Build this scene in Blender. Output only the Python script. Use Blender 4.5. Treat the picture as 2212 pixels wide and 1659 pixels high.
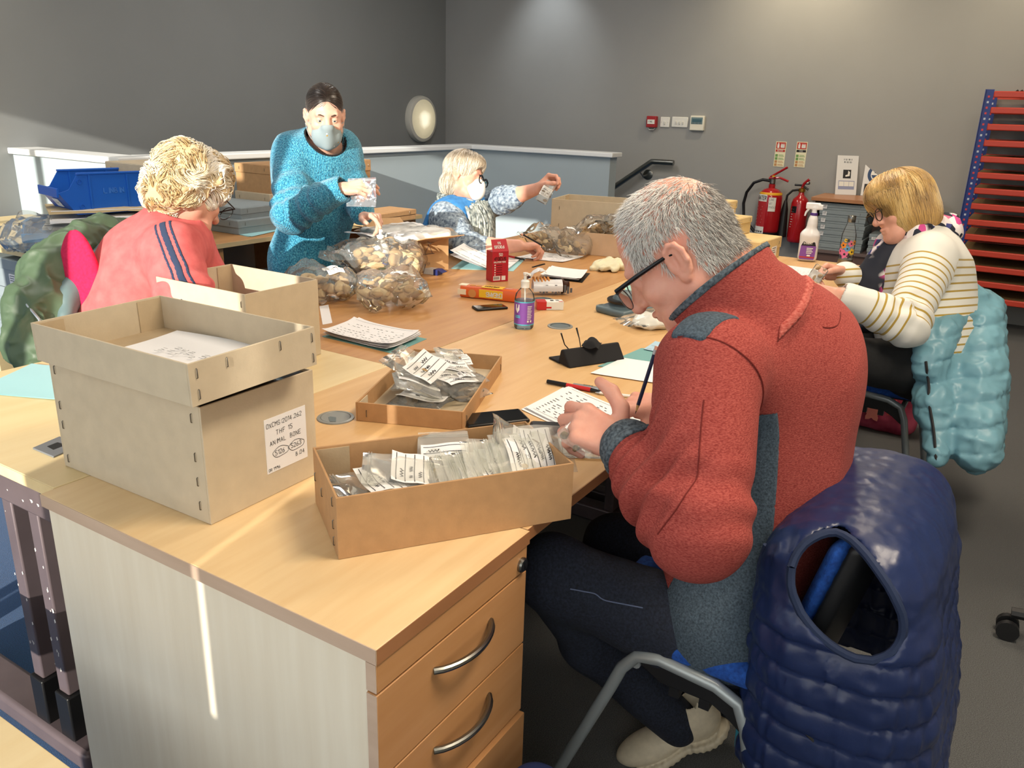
import bpy, math, random
import numpy as np
from mathutils import Vector, Matrix
from math import radians as rad, sin, cos, pi

S = bpy.context.scene
COL = S.collection
for _o in list(bpy.data.objects):
    bpy.data.objects.remove(_o)

# ------------------------------------------------------------------ camera
CAM = np.array([0.0, 0.0, 1.42]); FPX = 1770.0
_p, _r, _y = rad(18.649), rad(-1.730), rad(31.662)
_F = np.array([cos(_y)*cos(_p), sin(_y)*cos(_p), -sin(_p)])
_R0 = np.array([sin(_y), -cos(_y), 0.0]); _D0 = np.cross(_F, _R0)
_R = _R0*cos(_r) + _D0*sin(_r); _D = -_R0*sin(_r) + _D0*cos(_r)
_cd = bpy.data.cameras.new('camera'); _cd.sensor_fit = 'HORIZONTAL'; _cd.sensor_width = 36.0
_cd.lens = FPX*36.0/2212.0; _cd.clip_start = 0.02; _cd.clip_end = 200
camera = bpy.data.objects.new('camera', _cd); COL.objects.link(camera)
camera.matrix_world = Matrix(((_R[0], -_D[0], -_F[0], CAM[0]), (_R[1], -_D[1], -_F[1], CAM[1]),
                              (_R[2], -_D[2], -_F[2], CAM[2]), (0, 0, 0, 1)))
S.camera = camera

def ray(x, y): return _F*FPX + _R*(x-1106.0) + _D*(y-829.5)
def atz(x, y, z=0.73): d = ray(x, y); return CAM + d*((z-CAM[2])/d[2])      # where the sight line meets a level plane
def atx(x, y, X): d = ray(x, y); return CAM + d*(X/d[0])                      # ... a wall X = const
def aty(x, y, Y): d = ray(x, y); return CAM + d*(Y/d[1])                      # ... a wall Y = const
def atd(x, y, dep): return CAM + ray(x, y)*(dep/FPX)                          # ... at a distance

# ------------------------------------------------------------------ view, world, sun, lamps
S.view_settings.view_transform = 'Standard'; S.view_settings.look = 'None'
S.view_settings.gamma = 1.0; S.view_settings.use_curve_mapping = False
S.view_settings.exposure = 0.0
W = bpy.data.worlds.new('sky'); S.world = W; W.use_nodes = True
_bg = W.node_tree.nodes['Background']; _bg.inputs[0].default_value = (0.80, 0.90, 1.0, 1); _bg.inputs[1].default_value = 1.7
SUN_AZ, SUN_EL = rad(12.6), rad(14.4)
_sl = bpy.data.lights.new('sun', 'SUN'); _sl.energy = 7.5; _sl.angle = rad(0.53); _sl.color = (1.0, 0.93, 0.80)
_so = bpy.data.objects.new('sun', _sl); COL.objects.link(_so)
_sd = Vector((cos(SUN_AZ)*cos(SUN_EL), sin(SUN_AZ)*cos(SUN_EL), -sin(SUN_EL)))
_so.rotation_euler = _sd.to_track_quat('-Z', 'Y').to_euler(); _so.location = (-6, -1, 3)
def spot(name, loc, to, power, size, blend, col, rad_=0.05):
    l = bpy.data.lights.new(name, 'SPOT'); l.energy = power; l.spot_size = rad(size); l.spot_blend = blend; l.color = col
    l.shadow_soft_size = rad_
    o = bpy.data.objects.new(name, l); COL.objects.link(o); o.location = loc
    o.rotation_euler = (Vector(to)-Vector(loc)).to_track_quat('-Z', 'Y').to_euler(); return o
def area(name, loc, sx, sy, power, col, to=None):
    l = bpy.data.lights.new(name, 'AREA'); l.shape = 'RECTANGLE'; l.size = sx; l.size_y = sy; l.energy = power; l.color = col
    o = bpy.data.objects.new(name, l); COL.objects.link(o); o.location = loc
    if to is not None: o.rotation_euler = (Vector(to)-Vector(loc)).to_track_quat('-Z', 'Y').to_euler()
    return o
# ceiling downlights that wash the far walls, and two ceiling panels over the desks
spot('downlight', (6.30, 1.75, 2.85), (7.0, 1.75, 1.75), 62, 125, 1.0, (1.0, 0.82, 0.55))
spot('downlight.003', (6.30, .2, 2.85), (7.0, .2, 1.75), 40, 125, 1.0, (1.0, 0.82, 0.55))
spot('downlight.001', (6.45, 4.0, 2.7), (7.0, 4.0, 1.9), 20, 80, 1.0, (0.92, 0.97, 1.0))
spot('downlight.002', (2.2, 4.55, 2.95), (2.2, 5.1, 1.0), 26, 100, 0.9, (1.0, 0.85, 0.62))
area('ceiling_panel', (1.6, -0.4, 2.93), 1.2, 0.6, 70, (1.0, 0.84, 0.64))
area('ceiling_panel.001', (4.0, 0.9, 2.93), 1.2, 0.6, 50, (1.0, 0.84, 0.64))
area('wall_fill_far', (4.6, 3.4, 2.93), 1.2, 0.6, 30, (1.0, 0.95, 0.88))  # unseen panel added to lighten the walls at the far end
area('wall_fill_near', (1.6, 3.3, 2.93), 1.2, 0.6, 22, (1.0, 0.95, 0.88))  # second unseen panel, added to lighten the left wall

# ------------------------------------------------------------------ materials
def lin(c):
    if isinstance(c, str):
        c = tuple(int(c[i:i+2], 16) for i in (0, 2, 4))
    return tuple((v/255/12.92 if v/255 <= 0.04045 else ((v/255+0.055)/1.055)**2.4) for v in c)
MATS = {}
def mat(name, col='808080', rough=0.6, metal=0.0, var=0.0, vs=8.0, bump=0.0, bs=60.0, stretch=(1, 1, 1), spec=0.5,
        sheen=0.0, coat=0.0, trans=0.0, ior=1.45, alpha=1.0, sss=0.0, emit=0.0, col2=None, detail=4.0, bstretch=None):
    if name in MATS: return MATS[name]
    m = bpy.data.materials.new(name); m.use_nodes = True; nt = m.node_tree; b = nt.nodes['Principled BSDF']
    c = lin(col); b.inputs['Base Color'].default_value = (*c, 1); b.inputs['Roughness'].default_value = rough
    b.inputs['Metallic'].default_value = metal; b.inputs['Specular IOR Level'].default_value = spec; b.inputs['IOR'].default_value = ior
    b.inputs['Sheen Weight'].default_value = sheen; b.inputs['Coat Weight'].default_value = coat
    b.inputs['Transmission Weight'].default_value = trans; b.inputs['Alpha'].default_value = alpha
    if sss: b.inputs['Subsurface Weight'].default_value = sss; b.inputs['Subsurface Radius'].default_value = (0.012, 0.004, 0.002); b.inputs['Subsurface Scale'].default_value = 0.4
    if emit: b.inputs['Emission Color'].default_value = (*c, 1); b.inputs['Emission Strength'].default_value = emit
    m.diffuse_color = (*c, 1)
    if var or bump:
        tc = nt.nodes.new('ShaderNodeTexCoord')
    if var:
        mp = nt.nodes.new('ShaderNodeMapping'); mp.inputs['Scale'].default_value = stretch
        nz = nt.nodes.new('ShaderNodeTexNoise'); nz.inputs['Scale'].default_value = vs; nz.inputs['Detail'].default_value = detail
        nt.links.new(tc.outputs['Object'], mp.inputs[0]); nt.links.new(mp.outputs[0], nz.inputs['Vector'])
        rp = nt.nodes.new('ShaderNodeValToRGB'); rp.color_ramp.elements[0].position = 0.3; rp.color_ramp.elements[1].position = 0.7
        c2 = lin(col2) if col2 else tuple(min(1, v*(1+var)) for v in c)
        c1 = c if col2 else tuple(v*(1-var) for v in c)
        rp.color_ramp.elements[0].color = (*c1, 1); rp.color_ramp.elements[1].color = (*c2, 1)
        nt.links.new(nz.outputs['Fac'], rp.inputs[0]); nt.links.new(rp.outputs[0], b.inputs['Base Color'])
    if bump:
        mp2 = nt.nodes.new('ShaderNodeMapping'); mp2.inputs['Scale'].default_value = bstretch or stretch
        n2 = nt.nodes.new('ShaderNodeTexNoise'); n2.inputs['Scale'].default_value = bs; n2.inputs['Detail'].default_value = 3
        nt.links.new(tc.outputs['Object'], mp2.inputs[0]); nt.links.new(mp2.outputs[0], n2.inputs['Vector'])
        bp = nt.nodes.new('ShaderNodeBump'); bp.inputs['Strength'].default_value = bump; bp.inputs['Distance'].default_value = 0.002
        nt.links.new(n2.outputs['Fac'], bp.inputs['Height']); nt.links.new(bp.outputs[0], b.inputs['Normal'])
    MATS[name] = m; return m
def film_mat(name, col, glossy=0.35, haze=0.06, rough=0.12):
    if name in MATS: return MATS[name]
    m = bpy.data.materials.new(name); m.use_nodes = True; nt = m.node_tree; nt.nodes.remove(nt.nodes['Principled BSDF'])
    out = nt.nodes['Material Output']; tr = nt.nodes.new('ShaderNodeBsdfTransparent'); tr.inputs[0].default_value = (*lin(col), 1)
    gl = nt.nodes.new('ShaderNodeBsdfGlossy'); gl.inputs['Roughness'].default_value = rough
    df = nt.nodes.new('ShaderNodeBsdfDiffuse'); df.inputs[0].default_value = (0.85, 0.86, 0.85, 1)
    lw = nt.nodes.new('ShaderNodeLayerWeight'); lw.inputs[0].default_value = glossy
    m1 = nt.nodes.new('ShaderNodeMixShader'); m2 = nt.nodes.new('ShaderNodeMixShader'); m1.inputs[0].default_value = haze
    nt.links.new(tr.outputs[0], m1.inputs[1]); nt.links.new(df.outputs[0], m1.inputs[2])
    nt.links.new(lw.outputs['Fresnel'], m2.inputs[0]); nt.links.new(m1.outputs[0], m2.inputs[1]); nt.links.new(gl.outputs[0], m2.inputs[2])
    nt.links.new(m2.outputs[0], out.inputs['Surface']); m.diffuse_color = (.8, .8, .8, .4); MATS[name] = m; return m

# ------------------------------------------------------------------ mesh lists
class MB:
    def __init__(s): s.v = []; s.f = []
    def add(s, vs, fs):
        n = len(s.v); s.v += [tuple(float(c) for c in p) for p in vs]; s.f += [tuple(i+n for i in f) for f in fs]; return s
    def box(s, c, size, rz=0.0, mtx=None):
        hx, hy, hz = size[0]/2, size[1]/2, size[2]/2
        pts = [(-hx, -hy, -hz), (hx, -hy, -hz), (hx, hy, -hz), (-hx, hy, -hz), (-hx, -hy, hz), (hx, -hy, hz), (hx, hy, hz), (-hx, hy, hz)]
        if mtx is not None: pts = [tuple(mtx @ Vector(p)) for p in pts]
        elif rz: cr, sr = cos(rz), sin(rz); pts = [(x*cr-y*sr, x*sr+y*cr, z) for x, y, z in pts]
        pts = [(x+c[0], y+c[1], z+c[2]) for x, y, z in pts]
        return s.add(pts, [(0, 3, 2, 1), (4, 5, 6, 7), (0, 1, 5, 4), (1, 2, 6, 5), (2, 3, 7, 6), (3, 0, 4, 7)])
    def b2(s, lo, hi):
        return s.box([(a+b)/2 for a, b in zip(lo, hi)], [abs(b-a) for a, b in zip(lo, hi)])
    def tube(s, pts, r, n=10, caps=True, flat=1.0):
        pts = [Vector(p) for p in pts]; m = len(pts); rr = r if hasattr(r, '__len__') else [r]*m
        t0 = (pts[1]-pts[0]).normalized(); u = t0.orthogonal().normalized(); vs = []
        if abs(t0.z) < 0.9: u = Vector((0, 0, 1)).cross(t0).normalized()
        for i in range(m):
            t = (pts[min(i+1, m-1)]-pts[max(i-1, 0)]).normalized()
            u = (u-t*u.dot(t)).normalized(); w = t.cross(u)
            for k in range(n):
                a = 2*pi*k/n; vs.append(pts[i]+(u*cos(a)+w*sin(a)*flat)*rr[i])
        fs = [(i*n+k, i*n+(k+1) % n, (i+1)*n+(k+1) % n, (i+1)*n+k) for i in range(m-1) for k in range(n)]
        if caps: fs += [tuple(range(n-1, -1, -1)), tuple((m-1)*n+k for k in range(n))]
        return s.add(vs, fs)
    def lathe(s, prof, c=(0, 0, 0), n=24, caps=True, sx=1.0, sy=1.0):
        vs = [(c[0]+r*cos(2*pi*k/n)*sx, c[1]+r*sin(2*pi*k/n)*sy, c[2]+z) for r, z in prof for k in range(n)]; m = len(prof)
        fs = [(i*n+k, i*n+(k+1) % n, (i+1)*n+(k+1) % n, (i+1)*n+k) for i in range(m-1) for k in range(n)]
        if caps: fs += [tuple(range(n-1, -1, -1)), tuple((m-1)*n+k for k in range(n))]
        return s.add(vs, fs)
    def prism(s, poly, z0, z1):
        n = len(poly); vs = [(x, y, z0) for x, y in poly]+[(x, y, z1) for x, y in poly]
        return s.add(vs, [tuple(range(n-1, -1, -1)), tuple(range(n, 2*n))]+[(i, (i+1) % n, n+(i+1) % n, n+i) for i in range(n)])
    def sheet(s, fn, nu, nv, th=0.0):
        g = [[Vector(fn(i/nu, j/nv)) for i in range(nu+1)] for j in range(nv+1)]
        k = nu+1; vs = [p for r in g for p in r]; fs = [(j*k+i, j*k+i+1, (j+1)*k+i+1, (j+1)*k+i) for j in range(nv) for i in range(nu)]
        if th:
            nn = [Vector((0, 0, 0)) for _ in vs]
            for f in fs:
                w = (vs[f[1]]-vs[f[0]]).cross(vs[f[3]]-vs[f[0]])
                for q in f: nn[q] += w
            m = len(vs); vs = vs+[p-q.normalized()*th if q.length > 0 else p for p, q in zip(vs, nn)]
            fs = fs+[tuple(q+m for q in reversed(f)) for f in fs]
            rim = [i for i in range(k)]+[j*k+nu for j in range(1, nv+1)]+[nv*k+i for i in range(nu-1, -1, -1)]+[j*k for j in range(nv-1, 0, -1)]
            L = len(rim); fs += [(rim[q], rim[q]+m, rim[(q+1) % L]+m, rim[(q+1) % L]) for q in range(L)]
        return s.add(vs, fs)
    def moved(s, mtx):
        s.v = [tuple(mtx @ Vector(p)) for p in s.v]; return s

def link_mesh(name, me, material, parent=None, label=None):
    o = bpy.data.objects.new(name, me); COL.objects.link(o)
    if material is not None and len(me.materials) == 0: me.materials.append(material)
    if parent is not None: o.parent = parent
    if label: o['label'] = label
    return o
def obj(name, mb, material, parent=None, smooth=35, bevel=0.0, label=None, origin=None):
    me = bpy.data.meshes.new(name)
    if origin is not None: mb.v = [(x-origin[0], y-origin[1], z-origin[2]) for x, y, z in mb.v]
    me.from_pydata(mb.v, [], mb.f); me.update()
    if smooth:
        me.shade_smooth()
        try: me.set_sharp_from_angle(angle=rad(smooth))
        except Exception: pass
    o = link_mesh(name, me, material, parent, label)
    if origin is not None and parent is None: o.location = origin
    if bevel:
        b = o.modifiers.new('bevel', 'BEVEL'); b.width = bevel; b.segments = 2; b.limit_method = 'ANGLE'; b.angle_limit = rad(40)
    return o
def tag(o, label, cat, group=None, kind=None):
    o['label'] = label; o['category'] = cat
    if group: o['group'] = group
    if kind: o['kind'] = kind
    return o
def thing(name, label, cat, loc=(0, 0, 0), rz=0.0, group=None, rot=None):
    o = bpy.data.objects.new(name, None); COL.objects.link(o); o.empty_display_size = 0.05
    o.location = tuple(float(c) for c in loc); o.rotation_euler = rot or (0, 0, rz); return tag(o, label, cat, group)
def struct(name, mb, material, parent=None, **k):
    o = obj(name, mb, material, parent, **k)
    if parent is None: o['kind'] = 'structure'
    return o
KIDS = {}
def dup(root, loc, rz=None, label=None, group=None, rot=None):
    def cp(o, par):
        c = o.copy(); COL.objects.link(c)
        if par is not None: c.parent = par
        for ch in o.children: cp(ch, c)
        return c
    r = cp(root, None); r.location = tuple(float(c) for c in loc)
    if rot is not None: r.rotation_euler = rot
    elif rz is not None: r.rotation_euler = (0, 0, rz)
    if label: r['label'] = label
    if group: r['group'] = group
    return r

# ------------------------------------------------------------------ noise
def _hash(i, j, k, seed):
    n = (i*374761393 + j*668265263 + k*2147483647 + seed*144269504) & 0xffffffff
    n = ((n ^ (n >> 13))*1274126177) & 0xffffffff
    return ((n ^ (n >> 16)) & 0xffff)/32767.5-1.0
def vnoise(P, scale, seed=0):
    Q = np.asarray(P, float)*scale; I = np.floor(Q).astype(np.int64); Fr = Q-I; Fr = Fr*Fr*(3-2*Fr); out = 0
    for a in (0, 1):
        for b in (0, 1):
            for c in (0, 1):
                w = (Fr[:, 0] if a else 1-Fr[:, 0])*(Fr[:, 1] if b else 1-Fr[:, 1])*(Fr[:, 2] if c else 1-Fr[:, 2])
                out = out + w*_hash(I[:, 0]+a, I[:, 1]+b, I[:, 2]+c, seed)
    return out
def ridged(P, scale, seed=0): return 1-2*np.abs(vnoise(P, scale, seed))

# ------------------------------------------------------------------ stroke lettering (hand writing, small print)
GL = {'A': '00 26 40|12 32', 'B': '00 06 26 35 34 23 03|23 42 41 30 00', 'C': '45 36 16 05 01 10 30 41', 'D': '00 06 26 44 42 20 00',
      'E': '40 00 06 46|03 33', 'F': '00 06 46|03 33', 'G': '45 36 16 05 01 10 30 41 43 23', 'H': '00 06|40 46|03 43', 'I': '20 26',
      'J': '46 41 30 10 01', 'K': '00 06|46 03 40', 'L': '06 00 40', 'M': '00 06 23 46 40', 'N': '00 06 40 46', 'O': '10 01 05 16 36 45 41 30 10',
      'P': '00 06 36 45 44 33 03', 'Q': '10 01 05 16 36 45 41 30 10|22 40', 'R': '00 06 36 45 44 33 03|23 40', 'S': '45 36 16 05 04 13 33 42 41 30 10 01',
      'T': '20 26|06 46', 'U': '06 01 10 30 41 46', 'V': '06 20 46', 'W': '06 10 23 30 46', 'X': '00 46|06 40', 'Y': '06 23 46|23 20', 'Z': '06 46 00 40',
      '0': '10 01 05 16 36 45 41 30 10', '1': '05 26 20', '2': '05 16 36 45 44 00 40', '3': '05 16 36 45 44 23 42 41 30 10 01', '4': '30 36 02 42',
      '5': '46 06 04 33 42 41 30 10 01', '6': '36 14 02 01 10 30 41 42 33 13 02', '7': '06 46 10', '8': '13 04 05 16 36 45 44 33 13 02 01 10 30 41 42 33',
      '9': '42 34 14 05 16 36 45 44 30', '.': '20 21', ':': '21 22|24 25', '-': '13 33', '/': '00 46', ' ': ''}
def stroke(mb, text, x, y, h, w=0.07, z=0.0004, jitter=0.0, seed=1, track=1.0, slope=0.0):
    """flat strokes of a line of text, on the local XY plane, cap height h"""
    rnd = random.Random(seed); u = h/6.0; cx = x
    for ch in text:
        g = GL.get(ch.upper(), '')
        dy = rnd.uniform(-jitter, jitter)*h; sc = 1+rnd.uniform(-jitter, jitter)
        for pl in g.split('|'):
            pts = [(cx+int(p[0])*u*0.85*sc, y+slope*(cx-x)+dy+int(p[1])*u*sc) for p in pl.split()]
            for (ax, ay), (bx, by) in zip(pts, pts[1:]):
                L = math.hypot(bx-ax, by-ay) or 1e-9; nx, ny = -(by-ay)/L*w*h/2, (bx-ax)/L*w*h/2; ex, ey = (bx-ax)/L*w*h/3, (by-ay)/L*w*h/3
                mb.add([(ax-ex+nx, ay-ey+ny, z), (ax-ex-nx, ay-ey-ny, z), (bx+ex-nx, by+ey-ny, z), (bx+ex+nx, by+ey+ny, z)], [(0, 1, 2, 3)])
        cx += u*5.0*track*(0.6 if ch in '.:I1 ' else 1.0)
    return cx
def text_w(text, h, track=1.0): return sum(h/6.0*5.0*track*(0.6 if c in '.:I1 ' else 1.0) for c in text)
def frame_mtx(o, ex, ey):
    """matrix whose local X, Y run along ex, ey from origin o (Z = the outward normal)"""
    ex = Vector(ex).normalized(); ey = Vector(ey); ey = (ey-ex*ey.dot(ex)).normalized(); ez = ex.cross(ey)
    return Matrix(((ex[0], ey[0], ez[0], o[0]), (ex[1], ey[1], ez[1], o[1]), (ex[2], ey[2], ez[2], o[2]), (0, 0, 0, 1)))
# ------------------------------------------------------------------ solid modelling with distance fields, turned into one continuous mesh
class Nd:
    __slots__ = ('f', 'c', 'r')
    def __init__(s, f, c, r): s.f = f; s.c = np.asarray(c, np.float32); s.r = float(r)
def _v(a): return np.asarray(a, np.float32)
def cap(a, b, ra, rb=None):
    a, b = _v(a), _v(b); rb = ra if rb is None else rb; ba = b-a; L2 = float(ba@ba)+1e-12
    def f(P):
        t = np.clip((P-a)@ba/L2, 0, 1); q = P-a-t[:, None]*ba
        return np.sqrt(np.einsum('ij,ij->i', q, q))-(ra+(rb-ra)*t)
    return Nd(f, (a+b)/2, math.sqrt(L2)/2+max(ra, rb))
def ball(c, r): return cap(c, _v(c)+_v((1e-5, 0, 0)), r)
def ell(c, rad3, ax=None):
    c = _v(c); rr = _v(rad3); A = None if ax is None else _v(ax)   # rows of ax = local axes
    def f(P):
        q = P-c
        if A is not None: q = q@A.T
        k0 = np.sqrt((((q/rr))**2).sum(1)); k1 = np.sqrt(((q/(rr*rr))**2).sum(1))+1e-9
        return np.where(k0 < 1e-4, -rr.min(), k0*(k0-1)/k1)
    return Nd(f, c, float(rr.max()))
def rbox(c, half, r=0.0, ax=None):
    c = _v(c); h = _v(half)-r; A = None if ax is None else _v(ax)
    def f(P):
        q = P-c
        if A is not None: q = q@A.T
        q = np.abs(q)-h
        return np.sqrt((np.maximum(q, 0)**2).sum(1))+np.minimum(q.max(1), 0)-r
    return Nd(f, c, float(np.linalg.norm(_v(half))))
def smin(a, b, k):
    if k <= 0: return np.minimum(a, b)
    h = np.maximum(k-np.abs(a-b), 0)/k; return np.minimum(a, b)-h*h*k*0.25
def bound(nodes):
    c = np.mean([n.c for n in nodes], 0); return c, max(float(np.linalg.norm(n.c-c))+n.r for n in nodes)
def U(k, *nodes):
    nodes = list(nodes); c, r = bound(nodes)
    def f(P):
        d = None
        for n in nodes:
            q = P-n.c; far = np.sqrt(np.einsum('ij,ij->i', q, q))-n.r
            near = far < 0.04+k; e = far+0.01
            if near.all(): e = n.f(P)
            elif near.any(): e = e.copy(); e[near] = n.f(P[near])
            d = e if d is None else smin(d, e, k)
        return d
    return Nd(f, c, r+k*0.3)
def SUB(a, b, k=0.0):
    return Nd(lambda P: -smin(-a.f(P), b.f(P), k), a.c, a.r)
def AND(a, b, k=0.0):
    return Nd(lambda P: -smin(-a.f(P), -b.f(P), k), a.c, a.r)
def HALF(pt, nrm):
    pt, nrm = _v(pt), _v(nrm); nrm = nrm/np.linalg.norm(nrm)
    return Nd(lambda P: (P-pt)@nrm, pt, 9)
def DISP(a, fn, amp): return Nd(lambda P: a.f(P)+fn(P), a.c, a.r+amp)
def SHELL(a, th): return Nd(lambda P: np.abs(a.f(P)+th/2)-th/2, a.c, a.r)
def chain(pts, rs, k=0.015):
    ns = [cap(pts[i], pts[i+1], rs[i], rs[i+1]) for i in range(len(pts)-1)]
    return U(k, *ns) if len(ns) > 1 else ns[0]
def sdf_grid(nd, h, lo=None, hi=None):
    pad = 2.5*h
    lo = (nd.c-nd.r-pad) if lo is None else _v(lo); hi = (nd.c+nd.r+pad) if hi is None else _v(hi)
    B = 8
    nb = np.ceil((hi-lo)/(h*B)).astype(int); n = nb*B
    g = [lo[i]+(np.arange(nb[i])+0.5)*h*B for i in range(3)]
    C = np.stack(np.meshgrid(*g, indexing='ij'), -1).reshape(-1, 3).astype(np.float32)
    d = nd.f(C); act = np.abs(d) < h*B*0.87*1.5+0.012
    D = np.repeat(np.repeat(np.repeat(np.where(d < 0, -1.0, 1.0).astype(np.float32).reshape(nb), B, 0), B, 1), B, 2)
    ai = np.argwhere(act.reshape(nb)); off = np.stack(np.meshgrid(*[np.arange(B)]*3, indexing='ij'), -1).reshape(-1, 3)
    for s in range(0, len(ai), 400):
        idx = (ai[s:s+400, None, :]*B+off[None]).reshape(-1, 3)
        D[idx[:, 0], idx[:, 1], idx[:, 2]] = nd.f((lo+idx*h).astype(np.float32))
    return D, lo, n
def sdf_mesh(nd, h, lo=None, hi=None, proj=1):
    D, lo, n = sdf_grid(nd, h, lo, hi)
    s = (D < 0)
    c = np.zeros(tuple(n-1), np.uint8)
    for a in (0, 1):
        for b in (0, 1):
            for e in (0, 1): c += s[a:n[0]-1+a, b:n[1]-1+b, e:n[2]-1+e]
    cells = np.argwhere((c > 0) & (c < 8)); idx = np.full(tuple(n-1), -1, np.int32)
    idx[cells[:, 0], cells[:, 1], cells[:, 2]] = np.arange(len(cells))
    acc = np.zeros((len(cells), 3)); cnt = np.zeros(len(cells))
    cor = [(a, b, e) for a in (0, 1) for b in (0, 1) for e in (0, 1)]
    val = {q: D[cells[:, 0]+q[0], cells[:, 1]+q[1], cells[:, 2]+q[2]] for q in cor}
    for p in cor:
        for ax in range(3):
            if p[ax] == 0:
                q = list(p); q[ax] = 1; q = tuple(q); d0, d1 = val[p], val[q]; m = (d0 < 0) != (d1 < 0)
                t = np.where(m, d0/(d0-d1+1e-12), 0); pt = np.array(p, float)[None].repeat(len(cells), 0); pt[:, ax] = t
                acc += np.where(m[:, None], pt, 0); cnt += m
    V = lo+(cells+acc/np.maximum(cnt, 1)[:, None])*h
    Q = []
    for ax in range(3):
        a1, a2 = (ax+1) % 3, (ax+2) % 3
        s0 = [slice(1, n[i]-1) for i in range(3)]; s1 = list(s0)
        s0[ax] = slice(0, n[ax]-1); s1[ax] = slice(1, n[ax])
        A, Bq = s[tuple(s0)], s[tuple(s1)]; e = np.argwhere(A != Bq)
        if not len(e): continue
        org = e.copy(); org[:, a1] += 1; org[:, a2] += 1
        flip = A[e[:, 0], e[:, 1], e[:, 2]]
        def ci(o1, o2):
            q = org.copy(); q[:, a1] += o1; q[:, a2] += o2; return idx[q[:, 0], q[:, 1], q[:, 2]]
        q = np.stack([ci(-1, -1), ci(0, -1), ci(0, 0), ci(-1, 0)], 1)
        q = np.where(flip[:, None], q, q[:, ::-1]); Q.append(q[(q >= 0).all(1)])
    Q = np.concatenate(Q) if Q else np.zeros((0, 4), int)
    V = V.astype(np.float32)
    for _ in range(proj):
        d, G = sdf_grad(nd, V, h*0.5); V = V-np.clip(d, -h, h)[:, None]*G
    return V, Q
def sdf_grad(nd, V, e):
    d = nd.f(V); g = []
    for i in range(3):
        o = np.zeros(3, np.float32); o[i] = e; g.append(nd.f(V+o)-d)
    G = np.stack(g, 1); L = np.linalg.norm(G, axis=1, keepdims=True)+1e-9
    return d, G/L
def np_mesh(name, V, Q, material=None, parent=None, org=(0, 0, 0), label=None, smooth=True, attrs=None):
    me = bpy.data.meshes.new(name); V = np.asarray(V, np.float32)-_v(org); Q = np.asarray(Q, np.int32); k = Q.shape[1]
    me.vertices.add(len(V)); me.vertices.foreach_set('co', V.ravel())
    me.loops.add(Q.size); me.loops.foreach_set('vertex_index', Q.ravel())
    me.polygons.add(len(Q)); me.polygons.foreach_set('loop_start', np.arange(0, Q.size, k, dtype=np.int32))
    me.update(calc_edges=True); me.validate()
    if smooth: me.polygons.foreach_set('use_smooth', np.ones(len(me.polygons), bool))
    for an, av in (attrs or {}).items():
        if len(me.vertices) == len(av):
            at = me.attributes.new(an, 'FLOAT', 'POINT'); at.data.foreach_set('value', np.asarray(av, np.float32))
    return link_mesh(name, me, material, parent, label)
import time as _tm
def solid(name, nd, h, material, parent=None, org=None, label=None, lo=None, hi=None, attr=None):
    _T0 = _tm.time(); V, Q = sdf_mesh(nd, h, lo, hi)
    if org is None: org = tuple(parent.matrix_world.translation) if False else (tuple(parent.location) if parent is not None else (0, 0, 0))
    o = np_mesh(name, V, Q, material, parent, org, label, attrs={k: f(V) for k, f in (attr or {}).items()})
    o_cache[o.name] = (V, Q); return o
o_cache = {}
def patch(name, src, pred, off, material, parent, org, nd, label=None, attrs=None):
    """a strip of cloth lying on a solid: the faces whose centre satisfies pred, lifted by off"""
    V, Q = src; cen = V[Q].mean(1); q = Q[pred(cen)]
    if not len(q): return None
    used, inv = np.unique(q.ravel(), return_inverse=True); v = V[used]; q = inv.reshape(q.shape)
    _, G = sdf_grad(nd, v, 0.003)
    n = len(v); e = {}
    for a in q:
        for i in range(4):
            k = (a[i], a[(i+1) % 4]); e[k] = e.get(k, 0)+1
    rim = [k for k in e if (k[1], k[0]) not in e]
    vv = np.concatenate([v+G*off, v-G*0.002]); qq = [q]+([np.array([(b, a, a+n, b+n) for a, b in rim])] if rim else [])
    return np_mesh(name, vv, np.concatenate(qq), material, parent, org, label, attrs=attrs)
# ------------------------------------------------------------------ the room
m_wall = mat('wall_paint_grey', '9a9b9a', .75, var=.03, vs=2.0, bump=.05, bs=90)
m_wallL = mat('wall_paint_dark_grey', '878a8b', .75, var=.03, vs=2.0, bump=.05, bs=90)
m_low = mat('low_wall_paint', 'a0adb4', .7, var=.02, vs=2.0, bump=.05, bs=90)
m_cap = mat('cap_paint', 'dfe2e3', .45)
m_ceil = mat('ceiling_paint', 'e4e2dc', .9)
def carpet(name, c1, c2):
    m = mat(name, c1, .95, var=.3, vs=420, bump=.9, bs=500, col2=c2, sheen=.2, detail=2); return m
m_carpet = carpet('carpet_charcoal', '2c2d2e', '606263')
m_carpetb = carpet('carpet_blue', '123258', '2a5f96')
struct('floor', MB().b2((-1.15, -3.6, -.1), (7.1, 1.43, 0)), m_carpet, smooth=0)
struct('floor.001', MB().b2((-1.15, 1.43, -.1), (7.1, 5.3, 0)), m_carpetb, smooth=0)
struct('ceiling', MB().b2((-1.15, -3.6, 3.0), (7.1, 5.3, 3.1)), m_ceil, smooth=0)
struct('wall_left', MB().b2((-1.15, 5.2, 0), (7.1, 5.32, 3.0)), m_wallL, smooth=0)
struct('wall_back', MB().b2((7.0, -3.6, 0), (7.12, 5.2, 3.0)), m_wall, smooth=0)
struct('wall_right_sky_block', MB().b2((-1.15, -3.72, 0), (7.12, -3.6, 3.0)), mat('wall_paint_cream', 'cfc6b4', .8, var=.02, vs=2), smooth=0)  # unseen wall, added to cut the sky light from the right
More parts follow.
